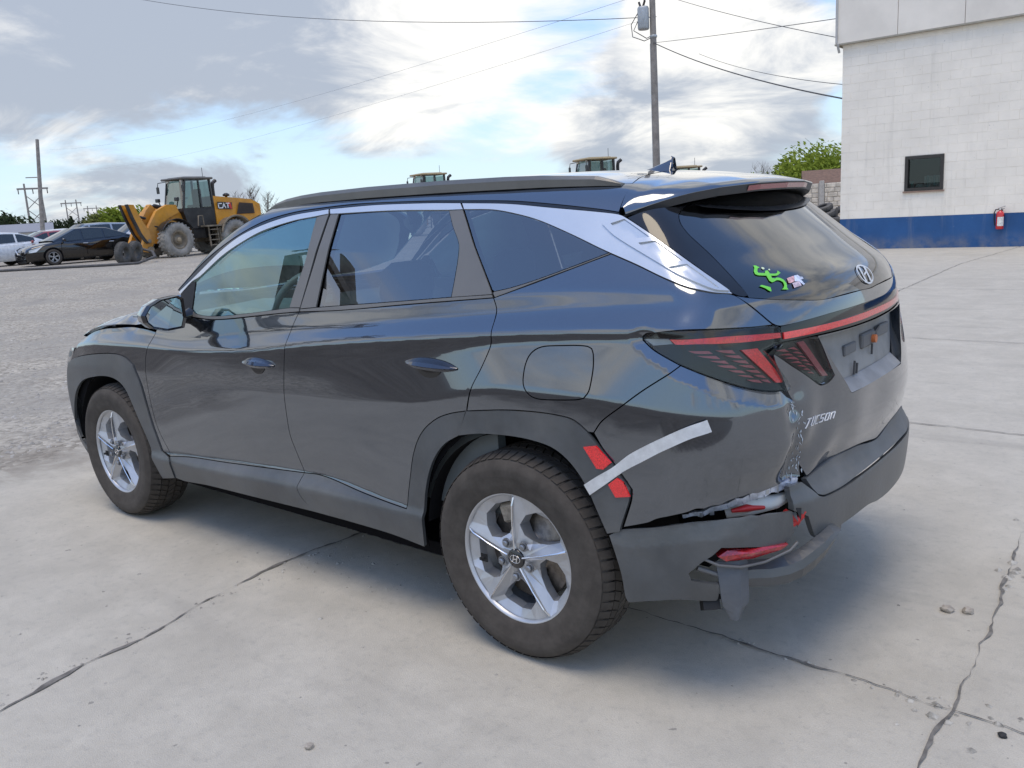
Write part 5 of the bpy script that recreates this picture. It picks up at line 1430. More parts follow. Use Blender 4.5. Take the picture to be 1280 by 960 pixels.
# fascia: overhanging metal panels with seams and a flashing below
fas = [(5.72, 4.32), (4.32, 2.92), (2.92, 1.52), (1.52, .12), (.12, -1.28), (-1.28, -2.68), (-2.68, -5.4), (-5.4, -8.0)]
for a1, a0 in fas:
    m = MB(); m.box(((a0 + a1) / 2, YW + .02, 5.46), (a1 - a0 - .012, .14, 1.14)); bpart(m, 'fascia_panel', FASC)
m = MB(); m.box((-1.2, YW - .02, 5.5), (13.8, .12, 1.1)); m.box((5.66, YW - 5.9, 5.46), (.14, 11.6, 1.14)); m.box((-1.2, YW - 6, 6.06), (13.9, 12.2, .08)); bpart(m, 'roof_edge', FASC)
m = MB(); m.box((-1.14, YW + .035, 4.872), (13.76, .17, .035)); m.box((5.735, YW - 5.9, 4.872), (.03, 11.6, .035)); bpart(m, 'flashing', mat('flashing_tan', (.34, .31, .25), .6))
m = MB(); m.box((5.70, YW + .105, 5.40), (.05, .03, 1.0)); m.box((2.2, YW + .096, 5.78), (1.3, .012, .5)); bpart(m, 'corner_trim', mat('trim_grey', (.45, .44, .42), .5))
m = MB(); m.tube([(5.66, YW + .13, 4.89), (5.66, YW + .10, 4.80), (5.66, YW + .02, 4.70)], .03, 8); bpart(m, 'scupper', mat('trim_grey', (.45, .44, .42), .5))
# fire extinguisher on the wall
ext = empty('fire_extinguisher', (2.03, YW, .40), label='red fire extinguisher with white label hanging on the blue wall base', cat='extinguisher')
RED = mat('red_enamel', (.55, .018, .02), .25, coat=.6)
m = MB(); m.lathe([(0, 0), (.07, .0), (.078, .012), (.078, .33), (.066, .375), (.030, .40), (.026, .42), (0, .42)], (0, .10, 0), 'z', 28); m.build('cylinder', RED, ext)
m = MB(); m.lathe([(.0795, .07), (.0795, .27)], (0, .10, 0), 'z', 16, a0=R_(60), a1=R_(165)); m.build('paper_label', mat('label_white', (.7, .69, .65), .6, nscale=60, var=.3), ext)
m = MB(); m.box((-.02, .179, .19), (.05, .004, .10)); m.build('inspection_tag', mat('tag_cream', (.75, .72, .66), .6), ext)
m = MB(); m.box((0, .10, .435), (.05, .05, .04), bev=.006); m.beam((.04, .10, .455), (-.10, .12, .50), .018, .008); m.beam((.02, .10, .435), (-.09, .12, .455), .018, .008); m.build('valve', mat('dark_metal', (.09, .09, .09), .4, metal=.6), ext)
m = MB(); m.tube([(.02, .11, .44), (.09, .12, .43), (.115, .12, .36), (.11, .12, .22), (.095, .13, .12), (.085, .14, .08)], .012, 8); m.build('hose', RUBBER, ext)
m = MB(); m.lathe([(0, 0), (.018, 0), (.018, .012), (0, .014)], (0, .13, .435), 'y', 14); m.build('gauge', mat('label_white', (.7, .69, .65), .6), ext)
m = MB(); m.box((0, .012, .25), (.06, .02, .36)); m.box((0, .06, .30), (.17, .10, .025)); m.build('bracket', RUBBER, ext)

# ------------------------------------------------------------------ vehicles in the yard
def loft(rows_by_station, smooth=True):
    m = MB(); V = []; k = len(rows_by_station[0])
    for st in rows_by_station: V += st
    n = len(rows_by_station)
    m.add(V, [(i * k + j, i * k + j + 1, (i + 1) * k + j + 1, (i + 1) * k + j) for i in range(n - 1) for j in range(k - 1)], smooth)
    m.add(rows_by_station[0], [tuple(range(k))[::-1]]); m.add(rows_by_station[-1], [tuple(range(k))])
    return m
_wheel = {}
def car_wheel(parent, x, y, r, s_, spokes=5):
    key = (r, spokes)
    w = empty('wheel', (x, y, r)); w.parent = parent
    if s_ < 0: w.rotation_euler = (0, 0, math.pi)
    if key not in _wheel:
        m = MB(); m.lathe([(r * .62, -.02), (r * .66, .0), (r * .86, .005), (r * .97, -.015), (r, -.04), (r, -.18), (r * .94, -.2), (r * .6, -.2)], n=32); a = m.build('tyre', TYRE)
        m = MB(); m.lathe([(r * .655, -.006), (r * .63, .003), (r * .58, -.012), (r * .57, -.10), (.02, -.10)], n=32)
        for q in range(spokes):
            t_ = 2 * math.pi * q / spokes + .3
            for dt in (-.09, .09):
                m.beam((.04 * math.cos(t_), -.02, .04 * math.sin(t_)), (r * .6 * math.cos(t_ + dt * 1.6), -.008, r * .6 * math.sin(t_ + dt * 1.6)), .028, .035, upv=(0, 1, 0))
        m.lathe([(0, -.012), (.05, -.012), (.055, -.03)], n=16)
        b = m.build('rim', mat('alloy_far', (.42, .43, .44), .35, metal=.8))
        m = MB(); m.lathe([(0, -.075), (r * .56, -.075)], n=24); c = m.build('brake_disc', mat('wheel_dark', (.02, .02, .02), .8))
        _wheel[key] = (a, b, c)
        for o in (a, b, c): o.parent = w
    else:
        for o in _wheel[key]:
            d = o.copy(); C.objects.link(d); d.parent = w
def parked_car(name, loc, rz, label, pm, kind='sedan', L=4.85, Wd=1.83, H=1.46, group='cars parked in the yard behind', shut=False):
    root = empty(name, loc, rz, label=label, cat='car', group=group)
    hw = Wd / 2; f = L / 2
    # stations: x, belt z, shoulder z, half width
    if kind == 'sedan':
        S = [(-f, .62, .70, .74), (-f + .06, .78, .90, .82), (-f + .35, .88, 1.02, .90), (-f + .9, .90, 1.05, .94), (-.9, .90, .99, .97), (0, .88, .95, 1.), (.8, .86, .93, .99), (1.15, .85, .97, .97), (f - .75, .80, .88, .95), (f - .3, .72, .79, .88), (f - .06, .58, .68, .76), (f, .45, .55, .66)]
        G = [(-f + .55, 1.05, .0), (-.95, H - .05, 1.), (-.3, H, 1.), (.35, H - .03, 1.), (1.35, .97, .0)]
    else:
        S = [(-f, .70, .95, .80), (-f + .08, .85, 1.10, .90), (-f + .35, .92, 1.12, .96), (-1.2, .95, 1.10, .98), (0, .94, 1.06, 1.), (.8, .93, 1.04, .99), (1.15, .93, 1.07, .97), (f - .7, .90, 1.0, .95), (f - .25, .82, .92, .9), (f - .05, .62, .75, .8), (f, .45, .55, .7)]
        G = [(-f + .12, 1.12, .0), (-f + .55, H - .06, 1.), (-.7, H, 1.), (.3, H - .03, 1.), (1.25, 1.06, .0)]
    st = []
    for x, zb, zs, w in S:
        w *= hw
        half = [(w * .84, .20), (w * .96, .30), (w, .52), (w, zb), (w * .96, zs - .03), (w * .85, zs), (0, zs + .02)]
        st.append([(x, y, z) for y, z in half] + [(x, -y, z) for y, z in half[-2::-1]])
    loft(st).build('body', pm, root)
    # greenhouse: glass block, with painted roof and pillars over it
    gx = [g[0] for g in G]
    wb, wt_ = hw * .90, hw * .68
    def gsec(x, z, t_):
        zb = np.interp(x, [q[0] for q in S], [q[2] for q in S]) - .02
        wtop = wb + (wt_ - wb) * t_ if t_ else wb * .97
        return [(x, wb, zb), (x, wtop, z - .02 if t_ else z), (x, wtop * .9, z + .012), (x, 0, z + .03), (x, -wtop * .9, z + .012), (x, -wtop, z - .02 if t_ else z), (x, -wb, zb)]
    GL_ = mat('car_glass_dark', (.02, .026, .028), .04, spec=.8)
    sec = [gsec(*g) for g in G]
    m = MB()
    def quad(nm, pts, mt):
        q = MB(); q.add(pts, [tuple(range(len(pts)))]); return q.build(nm, mt, root)
    rf = MB(); k = 5
    rv = [[p for p in s_[1:6]] for s_ in sec[1:4]]
    rf.add([p for s_ in rv for p in s_], [(i * 5 + j, i * 5 + j + 1, (i + 1) * 5 + j + 1, (i + 1) * 5 + j) for i in range(2) for j in range(4)], True)
    rf.build('roof', pm, root)
    ws_ = MB(); A, B = sec[4], sec[3]
    ws_.add(A[1:6] + B[1:6], [(j, j + 1, 6 + j, 5 + j) for j in range(4)], True); ws_.build('windscreen', GL_, root)
    rw_ = MB(); A, B = sec[0], sec[1]
    rw_.add(A[1:6] + B[1:6], [(j + 5, 6 + j, j + 1, j) for j in range(4)], True); rw_.build('rear_window', GL_, root)
    for s_ in (1, -1):
        lo = [(g[0], wb * s_, np.interp(g[0], [q[0] for q in S], [q[2] for q in S]) - .01) for g in G]
        hi = [(s[1][0], s[1][1] * s_, s[1][2]) for s in sec]
        # one pillar-framed pane per door: cut where the pillars stand
        prow = np.linspace(gx[0], gx[4], 400)
        def edge(x): 
            return np.array([np.interp(x, gx, [p[i] for p in lo]) for i in range(3)]), np.array([np.interp(x, gx, [p[i] for p in hi]) for i in range(3)])
        pil = MB(); full_ = [gx[0], gx[1], gx[2], gx[3], gx[4]]
        cuts = [(gx[0] + .38, -.78), (-.70, .12), (.20, gx[4] - .38)] if kind == 'sedan' else [(gx[0] + .30, -1.02), (-.92, .05), (.13, gx[4] - .34)]
        N_ = 40; xs_ = np.linspace(gx[0], gx[4], N_)
        sk = []
        for x in xs_:
            a, b = edge(x); sk += [tuple(a), tuple(b)]
        pil.add(sk, [((2 * i, 2 * i + 1, 2 * i + 3, 2 * i + 2) if s_ < 0 else (2 * i, 2 * i + 2, 2 * i + 3, 2 * i + 1)) for i in range(N_ - 1)], True)
        pil.build('window_frame', pm, root)
        for c0, c1 in cuts:
            gw = MB(); V = []
            for x in np.linspace(c0, c1, 8):
                a, b = edge(x); n_ = np.array([0, s_ * .010, .004])
                V += [tuple(a + (b - a) * .08 + n_), tuple(a + (b - a) * .90 + n_)]
            gw.add(V, [((2 * i, 2 * i + 1, 2 * i + 3, 2 * i + 2) if s_ < 0 else (2 * i, 2 * i + 2, 2 * i + 3, 2 * i + 1)) for i in range(7)], True)
            gw.build('side_window', GL_, root)
        md = MB(); md.box((.98, (hw + .10) * s_, 1.0 if kind == 'sedan' else 1.1), (.10, .17, .12), bev=.03); md.beam((.98, (hw - .06) * s_, .97 if kind == 'sedan' else 1.07), (.98, (hw + .05) * s_, .98 if kind == 'sedan' else 1.08), .05); md.build('door_mirror', pm, root)
        for x0 in (.1, -.98):
            md = MB(); md.box((x0, (hw + .012) * s_, .82), (.20, .03, .035), bev=.01); md.build('door_handle', CHROME if pm.name != 'white_car_paint' else pm, root)
        hl = MB(); hl.prism([(f - .62, .80), (f - .12, .66), (f - .10, .56), (f - .34, .58)], lambda p: s_ * hw * (.80 if p[0] > f - .3 else .90), lambda p: s_ * hw * (.86 if p[0] > f - .3 else .955)); hl.build('headlight', mat('headlamp_clear', (.55, .58, .60), .12, coat=1.), root)
        tl = MB(); tl.box((-f + .10, s_ * hw * .78, .84), (.16, .30, .14), bev=.03); tl.build('tail_light', REDLENS, root)
        dm = MB(); sx_ = [(x, .0) for x in (0,)]
        for xd in (1.12, .08, -1.0):
            dm.beam((xd, (hw * 1.0 + .004) * s_, .34), (xd - (.05 if xd > 1 else 0), (hw * .985 + .004) * s_, .92), .008, .006)
        dm.build('door_gap', BLACK, root)['kind'] = 'stuff'
        for xw in (f - .98, -f + 1.02):
            ar = MB(); ar.lathe([(0, .0), (.375, .0)], (xw, hw * .992 * s_ + (.004 * s_), .36), 'y', 28); ar.build('wheel_arch', BLACK, root)
            car_wheel(root, xw, (hw + .012) * s_, .33, s_)
    g = MB(); g.box((f - .02, 0, .50), (.08, 1.0, .22), bev=.03); g.build('grille', GLOSSB, root)
    g = MB()
    for s_ in (1, -1):
        g.beam((f + .02, .34 * s_, .68), (f + .035, .12 * s_, .50), .035, .03); 
    g.beam((f + .035, .14, .50), (f + .035, -.14, .50), .035, .03)
    g.build('chrome_surround', CHROME, root)
    g = MB(); g.box((f - .06, 0, .27), (.16, 1.2, .08), bev=.03); g.build('lower_intake', BLACK, root)
    return root
BLKP = mat('black_car_paint', (.004, .004, .005), .12, spec=.5, coat=1., nscale=2)
WHTP = mat('white_car_paint', (.62, .65, .68), .25, coat=1.)
SLVP = mat('silver_car_paint', (.36, .38, .40), .28, metal=.6, coat=1.)
REDP = mat('red_car_paint', (.28, .05, .05), .3, coat=1.)
gz = lambda x, y: ground_z(x, y)
def pc(name, x, y, rz, *a, **k): return parked_car(name, (x, y, gz(x, y)), R_(rz), *a, **k)
pc('parked_car', 36.2, -14.2, 87, 'black sedan with chrome grille parked beside the loader, nearest in its row', BLKP)
pc('parked_car', 40.2, -12.2, 88, 'white sedan cut off by the left edge behind the black sedan', WHTP)
pc('parked_car', 44.0, -16.3, 82, 'white hatchback roof showing far behind the white and black sedans', WHTP, kind='suv', L=4.3, H=1.50)
pc('parked_car', 40.2, -14.6, 85, 'dull red car half hidden between the white and black sedans', REDP, H=1.42)
pc('parked_car', 41.5, -17.0, 88, 'silver SUV whose pale roof shows right above the black sedan', SLVP, kind='suv', H=1.68)
pc('parked_car', 38.2, -18.2, 86, 'pale grey minivan with dark windows between black sedan and loader', WHTP, kind='suv', L=5.0, H=1.74)
# two worn tyres standing on edge by the black sedan, and the heap beside the building
_tm = None
def loose_tyre(loc, rot, label, group, R=.42, w=.26, name='worn_tyre'):
    global _tm
    if _tm is None:
        m = MB(); m.lathe([(.21, -.10), (.215, -.12), (.27, -.128), (.35, -.125), (.40, -.105), (.42, -.06), (.425, 0), (.42, .06), (.40, .105), (.35, .125), (.27, .128), (.215, .12), (.21, .10), (.225, .05), (.225, -.05)], n=36, closed=True)
        for k in range(30):
            a = 2 * math.pi * k / 30
            for s_ in (-1, 1):
                m.beam((.424 * math.cos(a), .02 * s_, .424 * math.sin(a)), (.412 * math.cos(a + .05), .105 * s_, .412 * math.sin(a + .05)), .035, .022, upv=(math.cos(a), 0, math.sin(a)))
        _tm = m.build('worn_tyre', mat('weathered_rubber', (.085, .083, .080), .85, spec=.2, nscale=6, var=.25, dirt=.3)); o = _tm
    else: o = _tm.copy(); C.objects.link(o)
    o.location = loc; o.rotation_euler = rot; o.scale = (R / .425,) * 3
    return tag(o, label, 'tyre', group)
z_ = gz(30., -13.)
loose_tyre((29.95, -12.92, z_ + .415), (R_(6), 0, R_(-62)), 'grey worn tyre standing upright, nearer the black sedan', 'loose tyres by the loader')
loose_tyre((30.3, -13.55, z_ + .41), (R_(9), 0, R_(-58)), 'grey worn tyre standing upright, nearer the yellow loader bucket', 'loose tyres by the loader')
heap = [(11.5, -35.6, .14, 1.57, 0, 0), (12.3, -35.9, .14, 1.5, 0, .4), (11.9, -36.5, .14, 1.6, 0, .9), (11.75, -35.8, .40, 1.35, .2, .2), (12.2, -36.4, .41, 1.7, -.2, 1.), (11.2, -36.3, .34, .5, 0, .3), (12.6, -36.6, .36, .6, .1, -.5), (12.0, -36.1, .66, 1.4, .3, .6), (10.9, -35.2, .14, 1.57, 0, .2)]
HL = ('flat black tyre at the front of the heap behind the building corner', 'flat black tyre at the right foot of the scrap heap', 'flat black tyre at the back foot of the scrap heap', 'black tyre tilted on the middle layer of the scrap heap, nearest the SUV',
      'black tyre tilted on the middle layer of the scrap heap, nearest the building', 'black tyre leaning at the left end of the scrap heap', 'black tyre leaning at the right end of the scrap heap', 'topmost black tyre of the scrap heap', 'single black tyre lying flat just in front of the scrap heap')
for (x, y, z, a, b, c), lb in zip(heap, HL): loose_tyre((x, y, z), (a, b, c), lb, 'scrap tyres heaped by the panel wall')
m = MB(); pts_ = [(34.5, -7.5), (33.1, -9.6), (31.2, -11.0), (29.7, -12.0), (28.9, -12.9), (29.3, -13.8), (30.2, -14.2), (30.6, -13.9)]
m.tube([(x, y, gz(x, y) + (.05 if i < 5 else .05 + .16 * (i - 4))) for i, (x, y) in enumerate(pts_)], .055, 6)
tag(m.build('drag_hose', mat('hose_grey', (.06, .06, .065), .7, dirt=.3)), 'long dark grey hose lying on gravel before the black sedan', 'hose')
# wheel loaders
YEL = mat('machine_yellow', (.58, .25, .010), .42, nscale=2.4, var=.14, dirt=.3)
MUD = mat('machine_mud', (.20, .165, .12), .85, nscale=5, var=.3)
MBLK = mat('machine_black', (.012, .012, .014), .35, dirt=.12)
MGLS = glass('loader_glass', (.36, .48, .46), .8)
MTYRE = mat('loader_tyre_rubber', (.27, .255, .23), .9, spec=.2, nscale=3, var=.25)
def make_loader(loc, rz, label):
    L = empty('wheel_loader', loc, rz, label=label, cat='wheel loader', group='wheel loaders in the yard')
    b = lambda m, n, mt, par=L: m.build(n, mt, par)
    # rear frame and engine hood
    m = MB(); hood = [(-1.75, 1.35), (-1.95, 1.7), (-1.92, 2.18), (-1.5, 2.42), (.62, 2.62), (.62, 1.25), (-.2, 1.2)]
    m.prism(hood, lambda p: -.78 + (.10 if p[1] > 2.3 else 0), lambda p: .78 - (.10 if p[1] > 2.3 else 0)); hd = b(m, 'engine_hood', YEL)
    for s_ in (1, -1):
        m = MB(); m.prism([(-1.55, 1.75), (-1.5, 2.22), (-.72, 2.28), (-.50, 1.75)], .785 * s_, .80 * s_); b(m, 'side_grille', mat('grille_brown', (.06, .04, .03), .8), hd)
        for q in range(6):
            m = MB(); m.beam((-1.5 + .02 * q, .803 * s_, 1.80 + .07 * q), (-.62, .803 * s_, 1.80 + .07 * q), .012, .02); b(m, 'grille_bar', MBLK, hd)
        m = MB(); m.prism([(-.30, 1.98), (-.30, 2.30), (.50, 2.34), (.50, 2.02)], .782 * s_, .792 * s_); pn = b(m, 'name_panel', MBLK, hd)
        m = MB(); m.prism([(-.20, 2.0), (.02, 2.31), (-.22, 2.30), (-.29, 2.0)] if s_ > 0 else [(.40, 2.0), (.48, 2.0), (.48, 2.31), (.22, 2.31)], .792 * s_, .797 * s_); b(m, 'red_stripe', RED, pn)
        m = MB(); letters(m, 'CAT', (.46 if s_ > 0 else -.26, .799 * s_, 2.06), (-s_, 0, 0), (0, 0, 1), .17, .20, .045, .045, .006); b(m, 'letter', mat('letter_white', (.8, .8, .78), .5), pn)
        m = MB(); m.lathe([(.80, .45), (.84, 1.28), (.90, 1.30), (.90, 1.36), (.82, 1.34)], (-.05, 0, .82), 'y', 18, a0=R_(10), a1=R_(165))
        if s_ < 0: m.v = [(v[0], -v[1], v[2]) for v in m.v]; m.f = [f[::-1] for f in m.f]
        b(m, 'rear_mudguard', MUD)
        m = MB(); m.lathe([(.82, .72), (.84, 1.26), (.88, 1.28), (.86, 1.31)], (3.05, 0, .80), 'y', 16, a0=R_(30), a1=R_(150))
        if s_ < 0: m.v = [(v[0], -v[1], v[2]) for v in m.v]; m.f = [f[::-1] for f in m.f]
        b(m, 'front_mudguard', MBLK)
    m = MB(); m.tube([(.30, .30, 2.55), (.30, .30, 3.05), (.27, .30, 3.22), (.10, .30, 3.34)], .085, 10); b(m, 'exhaust_pipe', MBLK)
    m = MB(); m.lathe([(.06, 2.5), (.06, 2.60), (.16, 2.62), (.16, 2.70), (.06, 2.76), (0, 2.76)], (-.55, .1, 0), 'z', 16); b(m, 'air_cleaner', MBLK)
    m = MB(); m.box((-.3, 0, 1.05), (2.8, .9, .6)); m.box((-1.85, 0, 1.1), (.5, 1.7, .75), bev=.06); b(m, 'counterweight', MBLK)
    # cab
    cabp = [(.66, 1.35), (.66, 3.38), (2.02, 3.38), (2.32, 2.05), (2.02, 1.35)]
    m = MB(); m.prism([(.64, 1.2), (.64, 2.12), (2.26, 2.12), (2.28, 1.95), (2.05, 1.2)], -.72, .72); cab = b(m, 'cab', MBLK)
    m = MB()
    for s_ in (1, -1):
        m.beam((.70, .70 * s_, 2.1), (.72, .66 * s_, 3.36), .10); m.beam((1.32, .71 * s_, 2.1), (1.32, .67 * s_, 3.36), .07); m.beam((2.24, .70 * s_, 2.1), (2.0, .66 * s_, 3.36), .08)
    b(m, 'cab_pillar', MBLK, cab)['kind'] = 'stuff'
    m = MB(); m.box((1.40, 0, 3.42), (1.72, 1.56, .10), bev=.04); m.box((1.4, 0, 3.48), (1.2, 1.2, .05), bev=.02); b(m, 'cab_roof', mat('roof_tan', (.36, .28, .15), .6, dirt=.3), cab)
    for nm, pts in (('window', [(.74, .70, 2.14), (.76, .67, 3.34), (1.30, .67, 3.34), (1.30, .70, 2.14)]), ('window', [(1.35, .70, 1.6), (1.35, .68, 3.34), (1.98, .67, 3.34), (2.2, .70, 2.14), (2.16, .70, 1.75)]),
                    ('windscreen', [(2.28, .66, 2.1), (2.02, .62, 3.34), (2.02, -.62, 3.34), (2.28, -.66, 2.1)]), ('rear_window', [(.65, .62, 2.2), (.68, .6, 3.3), (.68, -.6, 3.3), (.65, -.62, 2.2)])):
        for s_ in ((1, -1) if nm == 'window' else (1,)):
            q = MB(); V_ = [Vector((a, y * s_, z)) for a, y, z in pts]; q.add(V_, [tuple(range(len(V_)))]); b(q, nm, MGLS, cab)
    m = MB(); m.box((1.15, 0, 2.2), (.5, .55, .14), bev=.04); m.box((.95, 0, 2.6), (.14, .5, .75), bev=.04); b(m, 'seat', MBLK, cab)
    m = MB(); m.tube([(1.75, 0, 2.2), (1.68, 0, 2.55)], .03, 6); m.lathe([(.17, -.015), (.19, 0), (.17, .015)], (1.68, 0, 2.58), 'z', 18, closed=True); b(m, 'steering_wheel', MBLK, cab)
    for s_ in (1, -1):
        m = MB(); m.tube([(2.08, .60 * s_, 3.34), (2.30, .92 * s_, 3.30), (2.32, .95 * s_, 3.12)], .018, 6); m.box((2.32, .95 * s_, 2.98), (.05, .20, .30), bev=.02); b(m, 'mirror', MBLK, cab)
        m = MB(); m.box((2.06, .52 * s_, 3.33), (.10, .18, .13), bev=.02); b(m, 'work_light', mat('lamp_white', (.65, .65, .6), .3), cab)
    m = MB(); m.tube([(.9, .5, 3.5), (.9, .5, 3.9)], .012, 5); b(m, 'aerial', MBLK, cab)
    # platform, steps and rails on the left
    for s_ in (1, -1):
        m = MB(); m.box((.75, .95 * s_, 1.28), (1.5, .55, .07)); b(m, 'platform', MUD)
        for q in range(4):
            m = MB(); m.box((1.12, 1.10 * s_, .42 + .23 * q), (.42, .22, .04)); b(m, 'step', MUD)
        m = MB(); m.beam((.90, 1.14 * s_, .35), (.90, 1.08 * s_, 1.30), .05); m.beam((1.36, 1.14 * s_, .35), (1.36, 1.08 * s_, 1.30), .05); b(m, 'step_rail', MUD)['kind'] = 'stuff'
        m = MB(); m.box((.42, .92 * s_, .88), (.75, .45, .65), bev=.05); b(m, 'tank', MUD)
        m = MB(); m.tube([(1.5, 1.0 * s_, 1.3), (1.55, 1.02 * s_, 1.75), (1.75, 1.0 * s_, 1.75), (1.8, .98 * s_, 1.3)], .025, 6); b(m, 'handrail', MUD)
    # front frame, lift arms, bucket
    m = MB(); m.prism([(1.85, .55), (1.85, 1.25), (2.45, 2.15), (2.95, 2.25), (3.45, 1.5), (3.5, .65)], -.45, .45); b(m, 'front_frame', YEL)
    for s_ in (1, -1):
        m = MB(); m.prism([(2.45, 1.95), (2.55, 2.28), (3.0, 2.30), (3.55, 2.05), (4.05, 1.35), (4.42, .62), (4.45, .35), (4.15, .30), (3.95, .55), (3.6, 1.20), (3.1, 1.68)], .42 * s_, .62 * s_); b(m, 'lift_arm', YEL)
        m = MB(); m.tube([(2.4, .62 * s_, 1.05), (3.2, .60 * s_, 1.25)], .085, 8); m.tube([(3.2, .60 * s_, 1.25), (3.75, .58 * s_, 1.4)], .05, 8); b(m, 'lift_cylinder', MBLK)
        m = MB(); m.box((2.55, .72 * s_, 2.52), (.14, .22, .16), bev=.02); m.tube([(2.5, .60 * s_, 2.2), (2.5, .72 * s_, 2.45)], .025, 5); b(m, 'headlight', MBLK)
    m = MB(); m.prism([(3.35, 1.5), (3.3, 2.15), (3.5, 2.35), (3.75, 2.1), (4.25, 1.35), (4.1, 1.15), (3.75, 1.55)], -.16, .16); b(m, 'tilt_lever', YEL)
    m = MB(); m.tube([(2.75, 0, 2.15), (3.25, 0, 2.28)], .10, 8); m.tube([(3.25, 0, 2.28), (3.6, 0, 2.22)], .055, 8); b(m, 'tilt_cylinder', MBLK)
    side_ = [(4.92, 2.36), (4.64, 2.34), (4.40, 1.75), (4.08, 1.20), (3.98, .72), (4.22, .70), (4.48, 1.12), (4.74, 1.78)]
    m = MB(); m.prism([(4.56, 2.22), (4.72, 2.20), (4.22, 1.0), (4.04, .95)], .18, .60); bk = b(m, 'coupler', YEL)
    for s_ in (1, -1):
        q = MB(); q.prism(side_, .60 if s_ > 0 else .10, .72 if s_ > 0 else .18); b(q, 'coupler_plate', YEL, bk)
        q = MB(); q.prism([(4.98, 2.36), (4.91, 2.37), (4.72, 1.78), (4.46, 1.12), (4.20, .70), (4.28, .68), (4.54, 1.10), (4.80, 1.76)], .58 if s_ > 0 else .08, .74 if s_ > 0 else .20); b(q, 'worn_edge', MBLK, bk)
    q = MB(); q.tube([(4.14, .05, .78), (4.14, .74, .78)], .09, 8); q.tube([(4.12, -.8, .42), (4.12, .8, .42)], .12, 8); b(q, 'hinge_pin', MUD, bk)
    q = MB(); q.tube([(3.9, .25, 1.75), (4.22, .25, 1.85), (4.60, .25, 1.95)], .06, 6); b(q, 'hydraulic_hose', MBLK, bk)
    q = MB(); q.tube([(3.9, -.25, 1.75), (4.22, -.25, 1.85), (4.60, -.25, 1.95)], .06, 6); b(q, 'hydraulic_hose', MBLK, bk)
    for x in (0, 3.05):
        for s_ in (1, -1):
            w = empty('wheel', (x, 1.30 * s_, .76)); w.parent = L
            if s_ < 0: w.rotation_euler = (0, 0, math.pi)
            q = MB(); q.lathe([(.40, -.06), (.42, -.02), (.56, .01), (.68, -.01), (.735, -.06), (.745, -.12), (.745, -.44), (.73, -.5), (.6, -.55), (.4, -.5)], n=40)
            for k in range(26):
                a = 2 * math.pi * k / 26
                for y0, y1, sk in ((-.04, -.27, .10), (-.29, -.52, -.10)):
                    q.beam((.745 * math.cos(a), y0, .745 * math.sin(a)), (.75 * math.cos(a + sk), y1, .75 * math.sin(a + sk)), .07, .045, upv=(math.cos(a), 0, math.sin(a)))
            b(q, 'tyre', MTYRE, w)
            q = MB(); q.lathe([(.41, -.03), (.38, -.02), (.33, -.05), (.30, -.14), (.20, -.15), (.19, -.08), (.12, -.06), (.0, -.055)], n=28); b(q, 'rim', MUD, w)
            q = MB(); q.lathe([(.10, -.05), (.10, -.02), (.06, .0), (0, .0)], n=16); b(q, 'hub', mat('hub_tan', (.33, .26, .17), .7), w)
    return L
def copy_tree(o, parent=None):
    c = o.copy(); C.objects.link(c); c.parent = parent
    for ch in list(o.children): copy_tree(ch, c)
    return c
LS = .95
l1 = make_loader((33.25, -19.15, gz(33., -19.)), R_(94), 'yellow wheel loader with raised bucket beside the black sedan and tyres')
l1.scale = (LS,) * 3
for o_ in l1.children_recursive:
    if o_.name.startswith('cab_roof'): nearroof = o_
for (x, y, rz, lab) in ((20.35, -32.6, 60, 'wheel loader whose cab roof rises above the middle of the SUV roof'),
                        (31.7, -33.0, 70, 'wheel loader of which only a thin tan roof shows over the roof rail'),
                        (15.6, -31.9, 52, 'lower wheel loader with tan roof right behind the SUV aerial fin')):
    c = copy_tree(l1); c.location = (x, y, gz(x, y)); c.rotation_euler = (0, 0, R_(rz)); c['label'] = lab
    if 'lower' in lab: c.scale = (.77,) * 3
nearroof.data = nearroof.data.copy(); nearroof.data.materials[0] = mat('roof_dark', (.10, .095, .085), .5, dirt=.2)

# ------------------------------------------------------------------ poles, lines, trees, far buildings
WOOD = mat('weathered_pole', (.26, .235, .21), .85, nscale=3, var=.2, bump=.003)
STEELD = mat('galvanised', (.40, .42, .43), .5, metal=.3)
INSUL = mat('insulator_brown', (.06, .045, .04), .3)
WIREM = mat('wire_dark', (.07, .07, .075), .6)
WIREP = mat('wire_pale', (.30, .32, .36), .5)
def leaf_mat(name, a, b):
    t = NT(name)
    inf = t.noise(1.3, 4, .6); f2 = t.noise(23, 2, .5)
    c = t.mix(t.ramp(inf, .3, .7), a, b); c = t.mix(t.math('MULTIPLY', t.ramp(f2, .4, .7), .4), c, tuple(x * 1.35 for x in b))
    d = t.n('ShaderNodeBsdfDiffuse'); t.l(c, d.inputs[0]); tr = t.n('ShaderNodeBsdfTranslucent'); t.l(c, tr.inputs[0])
    m = t.n('ShaderNodeMixShader'); m.inputs[0].default_value = .35; t.l(d.outputs[0], m.inputs[1]); t.l(tr.outputs[0], m.inputs[2]); t.l(m.outputs[0], t.out.inputs[0])
    return t.m
LEAF_SPRING = leaf_mat('spring_leaf', (.16, .21, .03), (.27, .33, .055))
LEAF_DARK = leaf_mat('evergreen_leaf', (.030, .045, .026), (.050, .068, .034))
LEAF_MID = leaf_mat('poplar_leaf', (.13, .15, .05), (.19, .21, .07))
TWIG = mat('twig_brown', (.13, .105, .085), .9)
